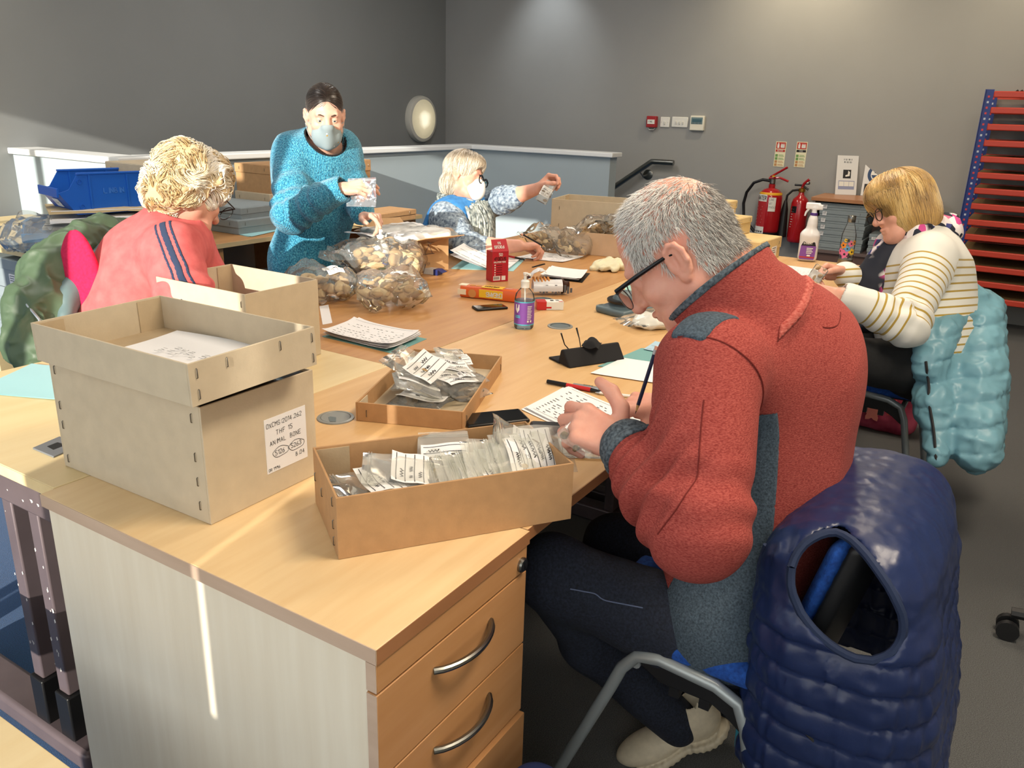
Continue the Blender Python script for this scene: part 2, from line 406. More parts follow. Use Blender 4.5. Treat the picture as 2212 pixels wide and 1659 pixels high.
# low walls round the stairwell: A faces the camera at the left, B runs away from it, C closes the far end
ZC = 1.075
struct('wall_stair_front', MB().b2((2.7, 4.15, 0), (2.82, 5.2, ZC)), m_low, smooth=0)
struct('wall_stair_side', MB().b2((2.82, 4.15, 0), (6.07, 4.27, ZC)), m_low, smooth=0)
struct('wall_stair_back', MB().b2((5.95, 2.84, 0), (6.07, 4.15, ZC)), m_low, smooth=0)
struct('trim_1', MB().b2((2.67, 4.12, ZC), (2.86, 5.2, ZC+.035)), m_cap, bevel=.006, smooth=0)
struct('trim_2', MB().b2((2.86, 4.12, ZC), (5.92, 4.30, ZC+.035)), m_cap, bevel=.006, smooth=0)
struct('trim_3', MB().b2((5.92, 2.81, ZC), (6.10, 4.30, ZC+.035)), m_cap, bevel=.006, smooth=0)
# the window wall behind the camera: piers, sill and head, with mullions; unseen, its openings shaped to place the sun patches
m_frame = mat('window_frame', '6f7476', .5)
m_pier = mat('window_wall_paint', 'b9bbb8', .8)
wx0, wx1 = -1.12, -1.0
pb = MB()
for (y0, y1, z0, z1) in [(-3.6, -2.8, 0, 3), (-2.8, .588, 0, .7), (-2.8, .588, 2.7, 3), (.572, .588, .7, 2.7), (.624, .64, 0, 3), (1.10, 1.12, 0, 3), (.62, 1.12, 0, .7), (.62, 1.12, 2.7, 3), (.588, .624, 1.75, 3), (.588, .624, 0, .885), (1.12, 2.55, 2.38, 3), (1.12, 2.55, 0, .12),
                         (2.55, 3.32, 2.75, 3), (2.55, 3.0, 0, 2.36), (3.0, 3.32, 0, 2.12), (3.32, 5.2, 2.3, 3), (3.32, 5.2, 0, .12)]:
    pb.b2((wx0, y0, z0), (wx1, y1, z1))
struct('wall_front_sun_mask', pb, m_pier, smooth=0)
fb = MB()
for y in (1.86, 2.53, 3.34, 4.1, 4.7): fb.b2((-1.09, y-.03, .12), (-1.03, y+.03, 2.38))
for y0, y1 in ((1.12, 2.55), (3.32, 5.2)): fb.b2((-1.09, y0, .12), (-1.03, y1, .18)); fb.b2((-1.09, y0, .78), (-1.03, y1, .84))
struct('window_1', fb, m_frame, smooth=0)
m_fill_blind = bpy.data.materials.new('glow_fill_blind'); m_fill_blind.use_nodes = True; nt = m_fill_blind.node_tree; nt.nodes.remove(nt.nodes['Principled BSDF'])
_t = nt.nodes.new('ShaderNodeBsdfTranslucent'); _t.inputs[0].default_value = (.80, .79, .76, 1); _d = nt.nodes.new('ShaderNodeBsdfDiffuse'); _d.inputs[0].default_value = (.8, .79, .76, 1); _x = nt.nodes.new('ShaderNodeMixShader'); _x.inputs[0].default_value = .3
nt.links.new(_t.outputs[0], _x.inputs[1]); nt.links.new(_d.outputs[0], _x.inputs[2]); nt.links.new(_x.outputs[0], nt.nodes['Material Output'].inputs[0])
bl = MB()
for y0, y1 in ((-2.8, -1.7), (-1.7, -.6), (-.6, .572), (.64, 1.10)): bl.add([(-1.06, y0, .7), (-1.06, y1, .7), (-1.06, y1, 2.7), (-1.06, y0, 2.7)], [(0, 1, 2, 3)])
struct('fill_blind_panels', bl, m_fill_blind, smooth=0)  # translucent panels added to glow in the sun and fill the foreground

# ------------------------------------------------------------------ things on the far walls
# round wall lamp on the left wall
p = aty(905, 257, 5.2)
t = thing('wall_lamp', 'round glowing wall light with pale rim on dark grey wall', 'lamp', (p[0], 5.2, p[2]), rot=(rad(90), 0, 0))
m_rim = mat('lamp_rim', 'c9c8c0', .4)
obj('rim', MB().lathe([(.185, .0), (.212, .0), (.216, .025), (.208, .055), (.196, .062)], n=48), m_rim, t)
m_glow = bpy.data.materials.new('lamp_diffuser'); m_glow.use_nodes = True; nt = m_glow.node_tree; b = nt.nodes['Principled BSDF']
tc = nt.nodes.new('ShaderNodeTexCoord'); ln = nt.nodes.new('ShaderNodeVectorMath'); ln.operation = 'LENGTH'
nz = nt.nodes.new('ShaderNodeTexNoise'); nz.inputs['Scale'].default_value = 7; md = nt.nodes.new('ShaderNodeMath'); md.operation = 'MULTIPLY_ADD'; md.inputs[1].default_value = .06
rp = nt.nodes.new('ShaderNodeValToRGB'); cr = rp.color_ramp
cr.elements[0].position = .0; cr.elements[0].color = (.62, .5, .26, 1); cr.elements[1].position = 1; cr.elements[1].color = (.36, .31, .19, 1)
for ps, c in ((.14, (.70, .58, .32, 1)), (.34, (1.1, 1.0, .72, 1)), (.55, (1.1, 1.0, .72, 1)), (.72, (.55, .47, .29, 1))):
    e = cr.elements.new(ps); e.color = c
mr = nt.nodes.new('ShaderNodeMapRange'); mr.inputs['From Min'].default_value = 0; mr.inputs['From Max'].default_value = .21
nt.links.new(tc.outputs['Object'], ln.inputs[0]); nt.links.new(tc.outputs['Object'], nz.inputs['Vector']); nt.links.new(nz.outputs[0], md.inputs[0]); nt.links.new(ln.outputs['Value'], md.inputs[2])
nt.links.new(md.outputs[0], mr.inputs['Value']); nt.links.new(mr.outputs[0], rp.inputs[0]); nt.links.new(rp.outputs[0], b.inputs['Emission Color'])
b.inputs['Emission Strength'].default_value = .95; b.inputs['Base Color'].default_value = (.35, .33, .28, 1)
obj('diffuser', MB().lathe([(.2, .05), (.17, .068), (.1, .078), (.02, .08)], n=48), m_glow, t, smooth=60)

# fire call point, switches and thermostat on the back wall
m_red = mat('red_plastic', 'a3262c', .4); m_wht = mat('white_plastic', 'e4e4de', .35); m_cream = mat('cream_plastic', 'e6e3d4', .4)
m_blk = mat('black_plastic', '121214', .35); m_dark = mat('dark_print', '26262a', .6); m_screen = mat('grey_green_screen', '6d868a', .25)
def wallpos(x, y): return atx(x, y, 7.0)
BW = (rad(90), 0, rad(-90))          # local x runs along the wall to the right, z out of it
def walltx(name, label, cat, px, group=None):
    q = wallpos(*px); return thing(name, label, cat, (7.0, q[1], q[2]), rot=BW, group=group)
t = walltx('fire_call_point', 'small red fire alarm call point, leftmost of the wall plates', 'alarm', (1411, 263))
obj('body', MB().b2((-.044, -.047, 0), (.044, .047, .05)), m_red, t, bevel=.005)
obj('break_glass', MB().b2((-.032, -.018, .05), (.034, .018, .053)), m_wht, t)
lb = MB(); stroke(lb, 'FIRE', -.02, -.005, .012, .14, .0535); obj('lettering', lb, m_dark, t, smooth=0)
obj('test_flap', MB().tube([(-.03, -.05, .02), (-.02, -.066, .03), (.02, -.066, .03), (.03, -.05, .02)], .003, 6), m_wht, t)
t = walltx('light_switch', 'single white light switch plate next to red call point', 'switch', (1437, 264))
obj('plate', MB().b2((-.043, -.043, 0), (.043, .043, .012)), m_wht, t, bevel=.006)
obj('rocker', MB().box((0, -.004, .015), (.014, .026, .012), mtx=Matrix.Rotation(.2, 3, 'X')), m_wht, t, bevel=.002)
for sx in (-.03, .03): obj('screw', MB().lathe([(.004, .012), (.004, .014)], (sx, 0, 0), 10), m_rim, t)
t = walltx('light_switch', 'double white light switch plate left of the thermostat', 'switch', (1469, 264))
obj('plate', MB().b2((-.073, -.043, 0), (.073, .043, .012)), m_wht, t, bevel=.006)
for sx in (-.03, 0, .03): obj('rocker', MB().box((sx, -.004, .015), (.012, .026, .012), mtx=Matrix.Rotation(.2, 3, 'X')), m_wht, t, bevel=.002)
t = walltx('thermostat', 'cream thermostat box with grey green display on the back wall', 'thermostat', (1508, 266))
obj('body', MB().b2((-.062, -.06, 0), (.062, .06, .035)), m_cream, t, bevel=.006)
obj('display', MB().b2((-.05, -.008, .035), (.05, .046, .037)), m_screen, t, bevel=.001)
obj('screen', MB().b2((-.04, .008, .037), (.042, .032, .0385)), mat('lcd', '3c5f6a', .2), t)
for sx in (-.03, .0, .03): obj('button', MB().b2((sx-.008, -.003, .037), (sx+.008, .004, .040)), mat('grey_button', '59676a', .4), t)

# stair handrail on the back wall
a, b_, c = [atx(x, y, 6.93) for x, y in ((1455, 352), (1408, 349), (1340, 395))]
t = thing('stair_handrail', 'steel tube stair handrail bent downwards on the back wall', 'handrail', a)
m_steel = mat('brushed_steel', '8b8c88', .28, 1.0)
L = lambda q: tuple(np.asarray(q)-a)
cc = b_+(c-b_)*2.2
obj('rail', MB().tube([L(a), L(b_+(a-b_)*.12), L(b_), L(b_+(c-b_)*.1), L(cc)], .024, 14), m_steel, t)
br = atx(1400, 377, 7.0)
obj('bracket', MB().tube([L((7.0, br[1], br[2])), L((6.96, br[1]+.03, br[2]-.015)), L((6.93, br[1]+.05, br[2]+.02)), L((6.93, br[1]+.06, br[2]+.07))], .008, 8), m_steel, t)
obj('wall_plate', MB().lathe([(.001, 0), (.045, 0), (.045, .006), (.04, .009), (.001, .009)], n=24).moved(Matrix.Translation(L((7.0, br[1], br[2]))) @ Matrix.Rotation(rad(-90), 4, 'Y')), m_steel, t)

# two photoluminescent extinguisher signs
m_sign = mat('sign_cream', 'e3dfbf', .5); m_sred = mat('sign_red', 'b5332a', .5); m_sgrn = mat('sign_green', '6d9a58', .5); m_sbr = mat('sign_brown', 'b98a5a', .5)
def ext_sign(px, label, second, word):
    t = walltx('extinguisher_sign', label, 'sign', px, 'extinguisher signs on the back wall')
    obj('plate', MB().b2((-.042, -.098, 0), (.042, .098, .003)), m_sign, t)
    obj('red_panel', MB().b2((-.037, .042, .003), (.037, .093, .0038)), m_sred, t)
    w = MB(); w.b2((-.028, .048, .0038), (-.012, .078, .0043)); w.lathe([(.005, .0038), (.005, .0043)], (-.02, .084, 0), 8)
    for k in range(3): w.add([(.0+k*.011, .05, .0043), (.008+k*.011, .05, .0043), (.012+k*.009, .066, .0043), (.004+k*.011, .086, .0043), (-.002+k*.01, .066, .0043)], [(0, 1, 2, 3, 4)])
    obj('pictogram', w, m_wht, t, smooth=0)
    obj('name_band', MB().b2((-.037, .018, .003), (.037, .036, .0038)), second, t)
    lw = MB(); stroke(lw, word, -text_w(word, .011)/2, .0215, .011, .16, .0042); obj('lettering', lw, m_wht, t, smooth=0)
    for k in range(4):
        z = -.004-k*.024
        obj('hazard_square', MB().b2((-.036, z-.017, .003), (-.016, z+.003, .0038)), (m_sgrn, m_sgrn, m_sbr, m_sbr)[k], t)
        g = MB()
        for q in range(2): g.b2((-.01, z-.013+q*.009, .003), (.034-.006*q, z-.009+q*.009, .0036))
        obj('small_print', g, (m_sgrn, m_sgrn, m_sbr, m_sbr)[k], t)
ext_sign((1685, 333), 'cream and red sign with red word band above water extinguisher', m_sred, 'WATER')
ext_sign((1730, 334), 'cream and red sign with black word band above gas extinguisher', mat('sign_black', '1b1b1b', .5), 'CO2')

# fire extinguishers hung on the back wall
m_ered = mat('extinguisher_red', 'a3131a', .22, coat=.6); m_brass = mat('brass', 'b08a3c', .3, 1.0)
q0, q1 = atx(1655, 502, 6.88), atx(1655, 405, 6.88)
t = thing('fire_extinguisher', 'wide red water fire extinguisher with black hose on back wall', 'fire extinguisher', (6.88, q0[1], q0[2]))
H = q1[2]-q0[2]
obj('cylinder', MB().lathe([(.08, 0), (.092, .012), (.094, .03), (.094, H*.80), (.085, H*.90), (.06, H*.97), (.026, H), (.026, H+.03)], n=40), m_ered, t, smooth=50)
obj('base_ring', MB().lathe([(.086, -.012), (.09, -.012), (.09, .012), (.086, .012)], n=32), m_blk, t)
obj('valve', MB().lathe([(.02, H+.03), (.024, H+.035), (.024, H+.07), (.012, H+.075)], n=16), m_steel, t)
obj('yellow_band', MB().lathe([(.088, H*.85), (.0885, H*.88), (.082, H*.91)], n=40, caps=False, sx=1.01, sy=1.01), mat('band_yellow', 'e0a520', .4), t)
obj('handle', MB().tube([(0, .03, H+.075), (-.02, -.06, H+.085), (-.02, -.13, H+.06)], .009, 8), m_ered, t)
obj('lever', MB().tube([(0, .02, H+.085), (-.02, -.05, H+.13), (-.02, -.11, H+.17)], .009, 8), m_ered, t)
obj('safety_seal', MB().lathe([(.012, 0), (.012, .008)], (-.03, -.01, H+.09), 12), mat('seal_yellow', 'e8c33a', .4), t)
hp = [(0, .02, H+.055), (0, .08, H+.06), (0, .15, H+.03), (0, .20, H-.05), (0, .215, H-.14), (0, .20, H-.25), (0, .13, H-.33), (0, .1, H-.36)]
obj('hose', MB().tube(hp, .012, 10), m_blk, t)
def wrap(r, a0, a1, z0, z1, n=12):
    m = MB(); vs = [(-r*cos(a0+(a1-a0)*i/n), r*sin(a0+(a1-a0)*i/n), z) for z in (z0, z1) for i in range(n+1)]
    return m.add(vs, [(i, i+1, n+2+i, n+1+i) for i in range(n)])
obj('label_panel', wrap(.0955, .02, .95, .05, .30), mat('label_red', 'b02a2e', .4), t)
obj('name_label', wrap(.0962, .02, .95, .255, .31), m_wht, t)
lw = MB(); stroke(lw, 'WATER', 0, 0, .03, .2)
lw.v = [(-.0968*cos(.9-x*7.0), .0968*sin(.9-x*7.0), .268+y) for x, y, z in lw.v]; obj('lettering', lw, m_dark, t, smooth=0)
lw = MB()
for k in range(7): lw.b2((0, .06+k*.025, 0), (.055+.03*((k*37) % 5)/5, .066+k*.025, 0))
lw.v = [(-.0962*cos(.88-x*8.0), .0962*sin(.88-x*8.0), y) for x, y, z in lw.v]; obj('small_print', lw, m_wht, t, smooth=0)
obj('hand_written_note', wrap(.0962, -.75, -.15, .18, .29), m_wht, t)
lw = MB()
for k, w_ in enumerate(('LONG', 'NOT', 'FRAGILE')): stroke(lw, w_, 0, .265-k*.03, .016, .1, jitter=.1)
lw.v = [(-.0968*cos(-.2-x*7.0), .0968*sin(-.2-x*7.0), y) for x, y, z in lw.v]; obj('handwriting', lw, m_dark, t, smooth=0)
obj('inspection_label', wrap(.0962, .02, .98, .0, .055), m_wht, t)
lw = MB()
for k in range(4): lw.b2((.012+k*.022, .008, 0), (.024+k*.022, .022, 0))
lw.b2((.01, .035, 0), (.085, .04, 0))
lw.v = [(-.0968*cos(.95-x*9), .0968*sin(.95-x*9), y) for x, y, z in lw.v]; obj('small_print', lw, m_dark, t, smooth=0)

q0, q1 = atx(1717, 522, 6.92), atx(1717, 420, 6.92)
t = thing('fire_extinguisher', 'slim red gas fire extinguisher with black horn on back wall', 'fire extinguisher', (6.92, q0[1], q0[2]))
H = q1[2]-q0[2]
obj('cylinder', MB().lathe([(.06, 0), (.067, .01), (.068, .03), (.068, H*.82), (.058, H*.91), (.035, H*.97), (.024, H), (.02, H+.02)], n=36), m_ered, t, smooth=50)
obj('valve', MB().lathe([(.02, H+.02), (.026, H+.025), (.026, H+.05), (.01, H+.055)], n=16), m_brass, t)
obj('gauge', MB().lathe([(.016, 0), (.02, .01), (.016, .02)], (-.01, -.04, H+.085), 16), m_steel, t)
obj('handle', MB().tube([(0, .06, H+.075), (-.01, .0, H+.075), (-.01, -.05, H+.045)], .008, 8), m_blk, t)
obj('lever', MB().tube([(0, .0, H+.055), (-.02, -.015, H+.09), (-.02, -.05, H+.125)], .012, 8), m_ered, t)
obj('hose', MB().tube([(0, .02, H+.04), (-.01, .07, H+.03), (-.02, .105, H-.01), (-.02, .11, H-.09)], .009, 10), m_blk, t)
obj('discharge_horn', MB().lathe([(.04, -.34), (.038, -.33), (.026, -.12), (.016, -.07), (.011, -.05)], (-.02, .11, H), 20), m_blk, t, smooth=50)
obj('black_label', wrap(.0688, .1, .75, H*.63, H*.77), m_blk, t)
lw = MB()
for k in range(8): lw.b2((0, .12+k*.02, 0), (.02+.02*((k*53) % 4)/4, .126+k*.02, 0))
lw.v = [(-.0692*cos(.75-x*9), .0692*sin(.75-x*9), y) for x, y, z in lw.v]; obj('small_print', lw, m_wht, t, smooth=0)
# ------------------------------------------------------------------ desks
def wood(name, c1, c2, along='x', s=7.0, rough=.38):
    st = {'x': (.5, 5, 5), 'y': (5, .5, 5), 'z': (5, 5, .4)}[along]
    return mat(name, c1, rough, var=.1, vs=s, col2=c2, stretch=st, bump=.05, bs=40, detail=6)
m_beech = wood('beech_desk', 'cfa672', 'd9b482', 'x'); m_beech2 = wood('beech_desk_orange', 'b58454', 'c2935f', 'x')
m_beechy = wood('beech_pale', 'dcc493', 'e2cd9f', 'x'); m_side = wood('beech_panel_lit', 'e0d6c3', 'e8e0cf', 'z', rough=.5)
m_edge_lit = wood('beech_edge_lit', 'b9a08d', 'c6ae9b', 'y', rough=.5); m_draw = wood('beech_drawer', 'b98655', 'c49263', 'x', rough=.42)
m_edge2 = wood('beech_edge_brown', '9a6a45', 'a87650', 'x', rough=.5)
m_pedtop = wood('beech_pedestal_top', 'dcbb8b', 'e6ca9c', 'x')
m_leg = mat('desk_leg_paint', '6b5f63', .35, .3, var=.08, vs=14)
m_gro = mat('grommet_grey', '8f918d', .4, .3); m_grin = mat('grommet_inside', '5f6a6d', .6)
def desk(label, x0, x1, y0, y1, top, edge, legs=True, z=.73):
    t = thing('desk', label, 'desk', ((x0+x1)/2, (y0+y1)/2, 0)); cx, cy = (x0+x1)/2, (y0+y1)/2
    hx, hy = (x1-x0)/2-.0008, (y1-y0)/2-.0008
    obj('desktop', MB().b2((-hx, -hy, z-.025), (hx, hy, z)), top, t, bevel=.0015)
    for s in (-1, 1):
        obj('edge_strip', MB().b2((-hx, s*hy-.0006, z-.024), (hx, s*hy+.0006, z-.001)), edge, t, smooth=0)
    if legs:
        for s in (-1, 1):
            lx = s*(hx-.06)
            obj('top_rail', MB().b2((lx-.02, -hy+.05, z-.085), (lx+.02, hy-.05, z-.026)), m_leg, t, bevel=.003)
            for q in (-.05, .05): obj('leg_post', MB().b2((lx-.03, q-.018, .06), (lx+.03, q+.018, z-.085)), m_leg, t, bevel=.004)
            obj('foot', MB().b2((lx-.03, -hy+.06, .0), (lx+.03, hy-.06, .06)), m_leg, t, bevel=.008)
        obj('modesty_panel', MB().b2((-hx+.1, -.009, .28), (hx-.1, .009, z-.1)), m_beech2, t)
    return t
d1 = desk('beech desk under the flat bag tray, where the man in red writes', 1.092, 2.525, .632, 1.43, m_beech, m_edge2)
d2 = desk('far beech desk under the spray bottle and flowered bottle', 2.525, 4.335, .632, 1.43, m_beech, m_edge2)
d4 = desk('far orange beech desk under red pen box and bags of bone', 2.525, 4.30, 1.43, 2.46, m_beech2, m_edge2)
# left desk by the window: its own leg frame shows
t = thing('desk', 'sunlit beech desk at left with dark chipped metal legs', 'desk', (1.62, 1.815, 0))
obj('desktop', MB().b2((-.9, -.384, .705), (.9042, .384, .73)), m_beechy, t, bevel=.0015)  # pale near half: the sunlight on it is put into the wood colour
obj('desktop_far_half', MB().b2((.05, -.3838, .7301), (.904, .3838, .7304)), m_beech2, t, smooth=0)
obj('edge_strip', MB().b2((-.9012, -.384, .706), (-.899, .384, .729)), m_beechy, t, smooth=0)
X0 = .765-1.62
obj('top_rail', MB().b2((X0-.02, -.36, .62), (X0+.03, .36, .704)), m_leg, t, bevel=.004)
for yy in (-.215, -.115):
    obj('leg_post', MB().b2((X0-.01, yy-.019, .17), (X0+.045, yy+.019, .62)), m_leg, t, bevel=.004)
    obj('leg_sleeve', MB().b2((X0-.018, yy-.026, .0), (X0+.052, yy+.026, .17)), m_blk, t, bevel=.004)
obj('foot', MB().b2((X0-.03, -.30, .0), (X0+.06, .36, .055)), m_leg, t, bevel=.012)
rnd = random.Random(4); chips = MB()
for k in range(26):
    yy = rnd.choice((-.215, -.115)); q = rnd.uniform(-.019, .019); z = rnd.uniform(.2, .6); s = rnd.uniform(.001, .0035)
    chips.add([(X0-.0105, yy+q-s, z), (X0-.0105, yy+q+s*.6, z-s*1.5), (X0-.0105, yy+q+s, z+s), (X0-.0105, yy+q-s*.3, z+s*2.2)], [(0, 1, 2, 3)])
for k in range(14):
    y = rnd.uniform(-.3, .3); z = rnd.uniform(.64, .69); s = rnd.uniform(.001, .004)
    chips.add([(X0-.0205, y-s, z), (X0-.0205, y+s*.6, z-s), (X0-.0205, y+s*2, z+s), (X0-.0205, y-s*.3, z+s*1.2)], [(0, 1, 2, 3)])
obj('paint_chips', chips, mat('paint_chip', 'd9d4cf', .6), t, smooth=0)['kind'] = 'stuff'
obj('far_leg_frame', MB().b2((.8, -.03, 0), (.85, .03, .7)), m_leg, t)
# wooden pedestal under that desk
t = thing('under_desk_pedestal', 'pale wooden pedestal standing under the sunlit left desk', 'pedestal', (1.35, 2.0, 0))
obj('body', MB().b2((-.28, -.17, .22), (.28, .17, .66)), m_beechy, t, bevel=.002)
for sx in (-.24, .24):
    for sy in (-.12, .12): obj('caster', MB().tube([(sx, sy-.012, .03), (sx, sy+.012, .03)], .03, 14), m_blk, t); obj('caster_fork', MB().b2((sx-.012, sy-.016, .03), (sx+.012, sy+.016, .22)), m_blk, t)
# L of desks against the stairwell walls
dl = desk('beech desk against the low wall, holding the blue bins', 1.98, 2.69, 3.42, 5.1, m_beechy, m_beechy, legs=False)
for yy in (-.8, .05, .8): obj('side_panel', MB().b2((-.335, yy-.012, .0), (.34, yy+.012, .704)), m_beechy, dl)
obj('shelf', MB().b2((-.33, -.788, .24), (.34, .788, .262)), m_beechy, dl)
de = desk('beech desk along the low wall, behind the standing woman', 2.692, 4.35, 3.42, 4.115, m_beech2, m_beechy, legs=False)
for xx in (-.78, .0, .78): obj('side_panel', MB().b2((xx-.012, -.32, 0), (xx+.012, .33, .704)), m_beech2, de)
obj('shelf', MB().b2((-.768, -.3, .3), (.768, .33, .322)), m_beech2, de)
# low table at the bottom left corner
t = thing('low_table', 'low pale wooden table cut by the lower left picture corner', 'table', (.27, 1.55, 0))
obj('tabletop', MB().b2((-.25, -.62, .425), (.228, .7, .45)), m_beechy, t, bevel=.002)
for sx in (-.2, .18):
    for sy in (-.55, .63): obj('leg', MB().b2((sx-.02, sy-.02, 0), (sx+.02, sy+.02, .425)), m_leg, t)

# cable grommets in the desk tops
def grommet(label, p, lid, group=None):
    t = thing('cable_grommet', label, 'grommet', (p[0], p[1], .73), rz=.6)
    obj('ring', MB().lathe([(.033, .0), (.043, .0), (.042, .0025), (.035, .0035), (.033, .0005)], n=36, caps=False), m_gro, t)
    if lid:
        obj('lid', MB().lathe([(.033, .0006), (.033, .0028), (.0, .003)], n=36, caps=False), m_gro, t)
        obj('cable_slot', MB().prism([(-.031, -.006), (-.004, -.002), (.002, .012), (-.004, .016), (-.03, .008)], .003, .0034), m_grin, t)
    else:
        obj('well', MB().lathe([(.0, .0004), (.034, .0004), (.034, .0012), (.0, .0008)], n=36, caps=False), m_grin, t)
        obj('well_wall', MB().lathe([(.0335, .0005), (.0325, .003)], n=36, caps=False), m_grin, t)
    return t
grommet('round grey cable cap in the desk left of the flat bag tray', atz(725, 903), True)
grommet('open round cable hole in front of the spectacle case', atz(1210, 705), False)
grommet('open round cable hole half hidden behind the weighing scale', atz(1312, 663), False)
grommet('open round cable hole behind the biscuit pack and marker box', atz(1172, 648), False)
t = thing('cable_port', 'square grey cable port at left of the big labelled box', 'grommet', (*atz(120, 968)[:2], .73), rz=.0)
obj('plate', MB().prism([(-.03, -.045), (.04, -.03), (.035, .045), (-.03, .03)], 0, .004), mat('port_grey', '6f7275', .45), t, bevel=.001)
obj('opening', MB().prism([(-.012, -.014), (.016, -.01), (.014, .016), (-.01, .012)], .004, .0045), m_blk, t)

# ------------------------------------------------------------------ drawer unit (front right of the frame)
t = thing('drawer_unit', 'pale beech desk-high drawer unit with bowed steel handles', 'drawer unit', (.89, 1.04, 0))
ox, oy = -.89, -1.04
def L2(lo, hi): return (lo[0]+ox, lo[1]+oy, lo[2]), (hi[0]+ox, hi[1]+oy, hi[2])
def BX(lo, hi): return MB().b2(*L2(lo, hi))
obj('top', BX((.693, .627, .705), (1.090, 1.428, .73)), m_pedtop, t, bevel=.0015)
obj('top_edge', BX((.6918, .6275, .7055), (.6932, 1.4275, .7295)), m_edge_lit, t, smooth=0)  # window-side edge lighter than the front one: light put into the colour
obj('top_edge', BX((.6935, .6262, .7055), (1.0895, .6272, .7295)), m_edge2, t, smooth=0)
obj('side_panel', BX((.700, .651, .04), (.718, 1.42, .705)), m_side, t, smooth=0)  # side paler than the drawer fronts: window light put into the colour
obj('side_panel', BX((1.066, .651, .04), (1.084, 1.42, .705)), m_side, t, smooth=0)
obj('back_panel', BX((.718, 1.40, .04), (1.066, 1.42, .705)), m_side, t, smooth=0)
obj('carcass', BX((.718, .66, .05), (1.066, 1.40, .70)), m_blk, t, smooth=0)
obj('lock_rail', BX((.694, .629, .657), (1.086, .648, .7035)), m_draw, t, bevel=.001)
obj('rail_end', BX((.6932, .6295, .6575), (.6942, .6475, .703)), m_edge_lit, t, smooth=0)
lk = obj('lock', MB().lathe([(.0, .0), (.0135, .0), (.0135, .004), (.011, .007), (.0, .0075)], n=24, caps=False).moved(Matrix.Translation((1.068+ox, .629+oy, .674)) @ Matrix.Rotation(rad(90), 4, 'X')), m_steel, t)
obj('key_slot', MB().b2((1.0665+ox, .6212+oy, .668), (1.0695+ox, .6218+oy, .68)), m_blk, lk)
for k, (z0, z1, yy) in enumerate(((.507, .653, 0), (.359, .503, 0), (.06, .354, -.008))):
    d = obj('drawer', BX((.694, .629+yy, z0), (1.086, .648+yy, z1)), m_draw, t, bevel=.001)
    obj('front_edge', BX((.6932, .6295+yy, z0+.0005), (.6942, .6475+yy, z1-.0005)), m_edge_lit, d, smooth=0)
    if k < 2:
        zc = (z0+z1)/2+.034
        pts = [(.82+.155*i/14+ox, .629+oy+yy-.028*(1-(2*i/14-1)**2)**.8, zc) for i in range(15)]
        obj('handle', MB().tube(pts, .0058, 10), m_steel, d)
        for i in (0, 14): pass
    obj('drawer_box', BX((.73, .66, z0+.01), (1.05, 1.2, z1-.02)), m_side, d, smooth=0)
# ------------------------------------------------------------------ bookcase by the back wall
zb = .848
t = thing('bookcase', 'low brown bookcase with flat grey boxes on the back wall', 'bookcase', (6.73, 1.0, 0))
m_bk = wood('bookcase_top', 'a8744f', 'b5825c', 'y'); m_bki = mat('bookcase_inside', '6c5d5c', .7, var=.05, vs=5); m_bks = mat('bookcase_edge', '8a7f76', .6)
obj('top', MB().b2((-.21, -.42, zb-.026), (.23, .43, zb)), m_bk, t, bevel=.0015)
for yy in (-.41, .41): obj('side_panel', MB().b2((-.2, yy-.01, 0), (.23, yy+.01, zb-.026)), m_bks, t)
obj('back_panel', MB().b2((.21, -.40, 0), (.225, .40, zb-.026)), m_bki, t, smooth=0)
obj('shelf', MB().b2((-.19, -.40, .44), (.21, .40, .46)), m_bki, t)
obj('lower_front', MB().b2((-.17, -.40, .05), (-.155, .40, .44)), mat('bookcase_lower', '66504b', .6, var=.05, vs=5), t)
# ------------------------------------------------------------------ blue and red rack at the right
m_blue = mat('rack_blue', '213a86', .4); m_orange = mat('rack_red', 'c2402f', .4); m_chip = mat('chipboard', '9b7d56', .8, var=.12, vs=60); m_hole = mat('rack_hole', 'c9d2e0', .5); m_dotr = mat('rack_rivet', 'd0434a', .5)
t = thing('storage_rack', 'tall blue post rack with many red shelf beams', 'rack', (6.7, -.45, 0))
RB = [1.610, 1.511, 1.407, 1.305, 1.203, 1.099, .998, .896, .789, .69, .587, .484, .381, .273]
for X, nm in ((-.25, 'f'), (.25, 'r')):
    for Y in (.855, -.85):
        Yl = Y if Y < 0 else .86
        o = obj('post', MB().b2((X-.002, Yl-.045, 0), (X+.002, Yl+.005, 1.62)).b2((X-.02, Yl+.002, 0), (X+.022, Yl+.006, 1.62)), m_blue, t, smooth=0)
        hb, rb = MB(), MB(); zz = 1.575; k = 0
        while zz > .1:
            (rb if k % 3 != 1 else hb).b2((X-.004, Yl-.026, zz-.006), (X-.002, Yl-.014, zz+.007)); zz -= .0345; k += 1
        obj('keyhole', hb, m_hole, o, smooth=0)['kind'] = 'stuff'; obj('rivet', rb, m_dotr, o, smooth=0)['kind'] = 'stuff'
for k, z in enumerate(RB):
    obj('shelf_beam', MB().b2((-.262, -.845, z-.04), (-.235, .815, z)), m_orange, t, bevel=.006)
    obj('rear_beam', MB().b2((.235, -.845, z-.04), (.262, .815, z)), m_orange, t, smooth=0)
    if k: obj('shelf_board', MB().b2((-.234, -.84, z-.024), (.234, .82, z-.006)), m_chip, t, smooth=0)
obj('corrugated_sheet', MB().sheet(lambda u, v: (-.2+.4*v, .70-1.5*u, 1.617+.006*(1 if int(u*120) % 2 else -1)), 120, 1, .002), m_blk, t, smooth=0)
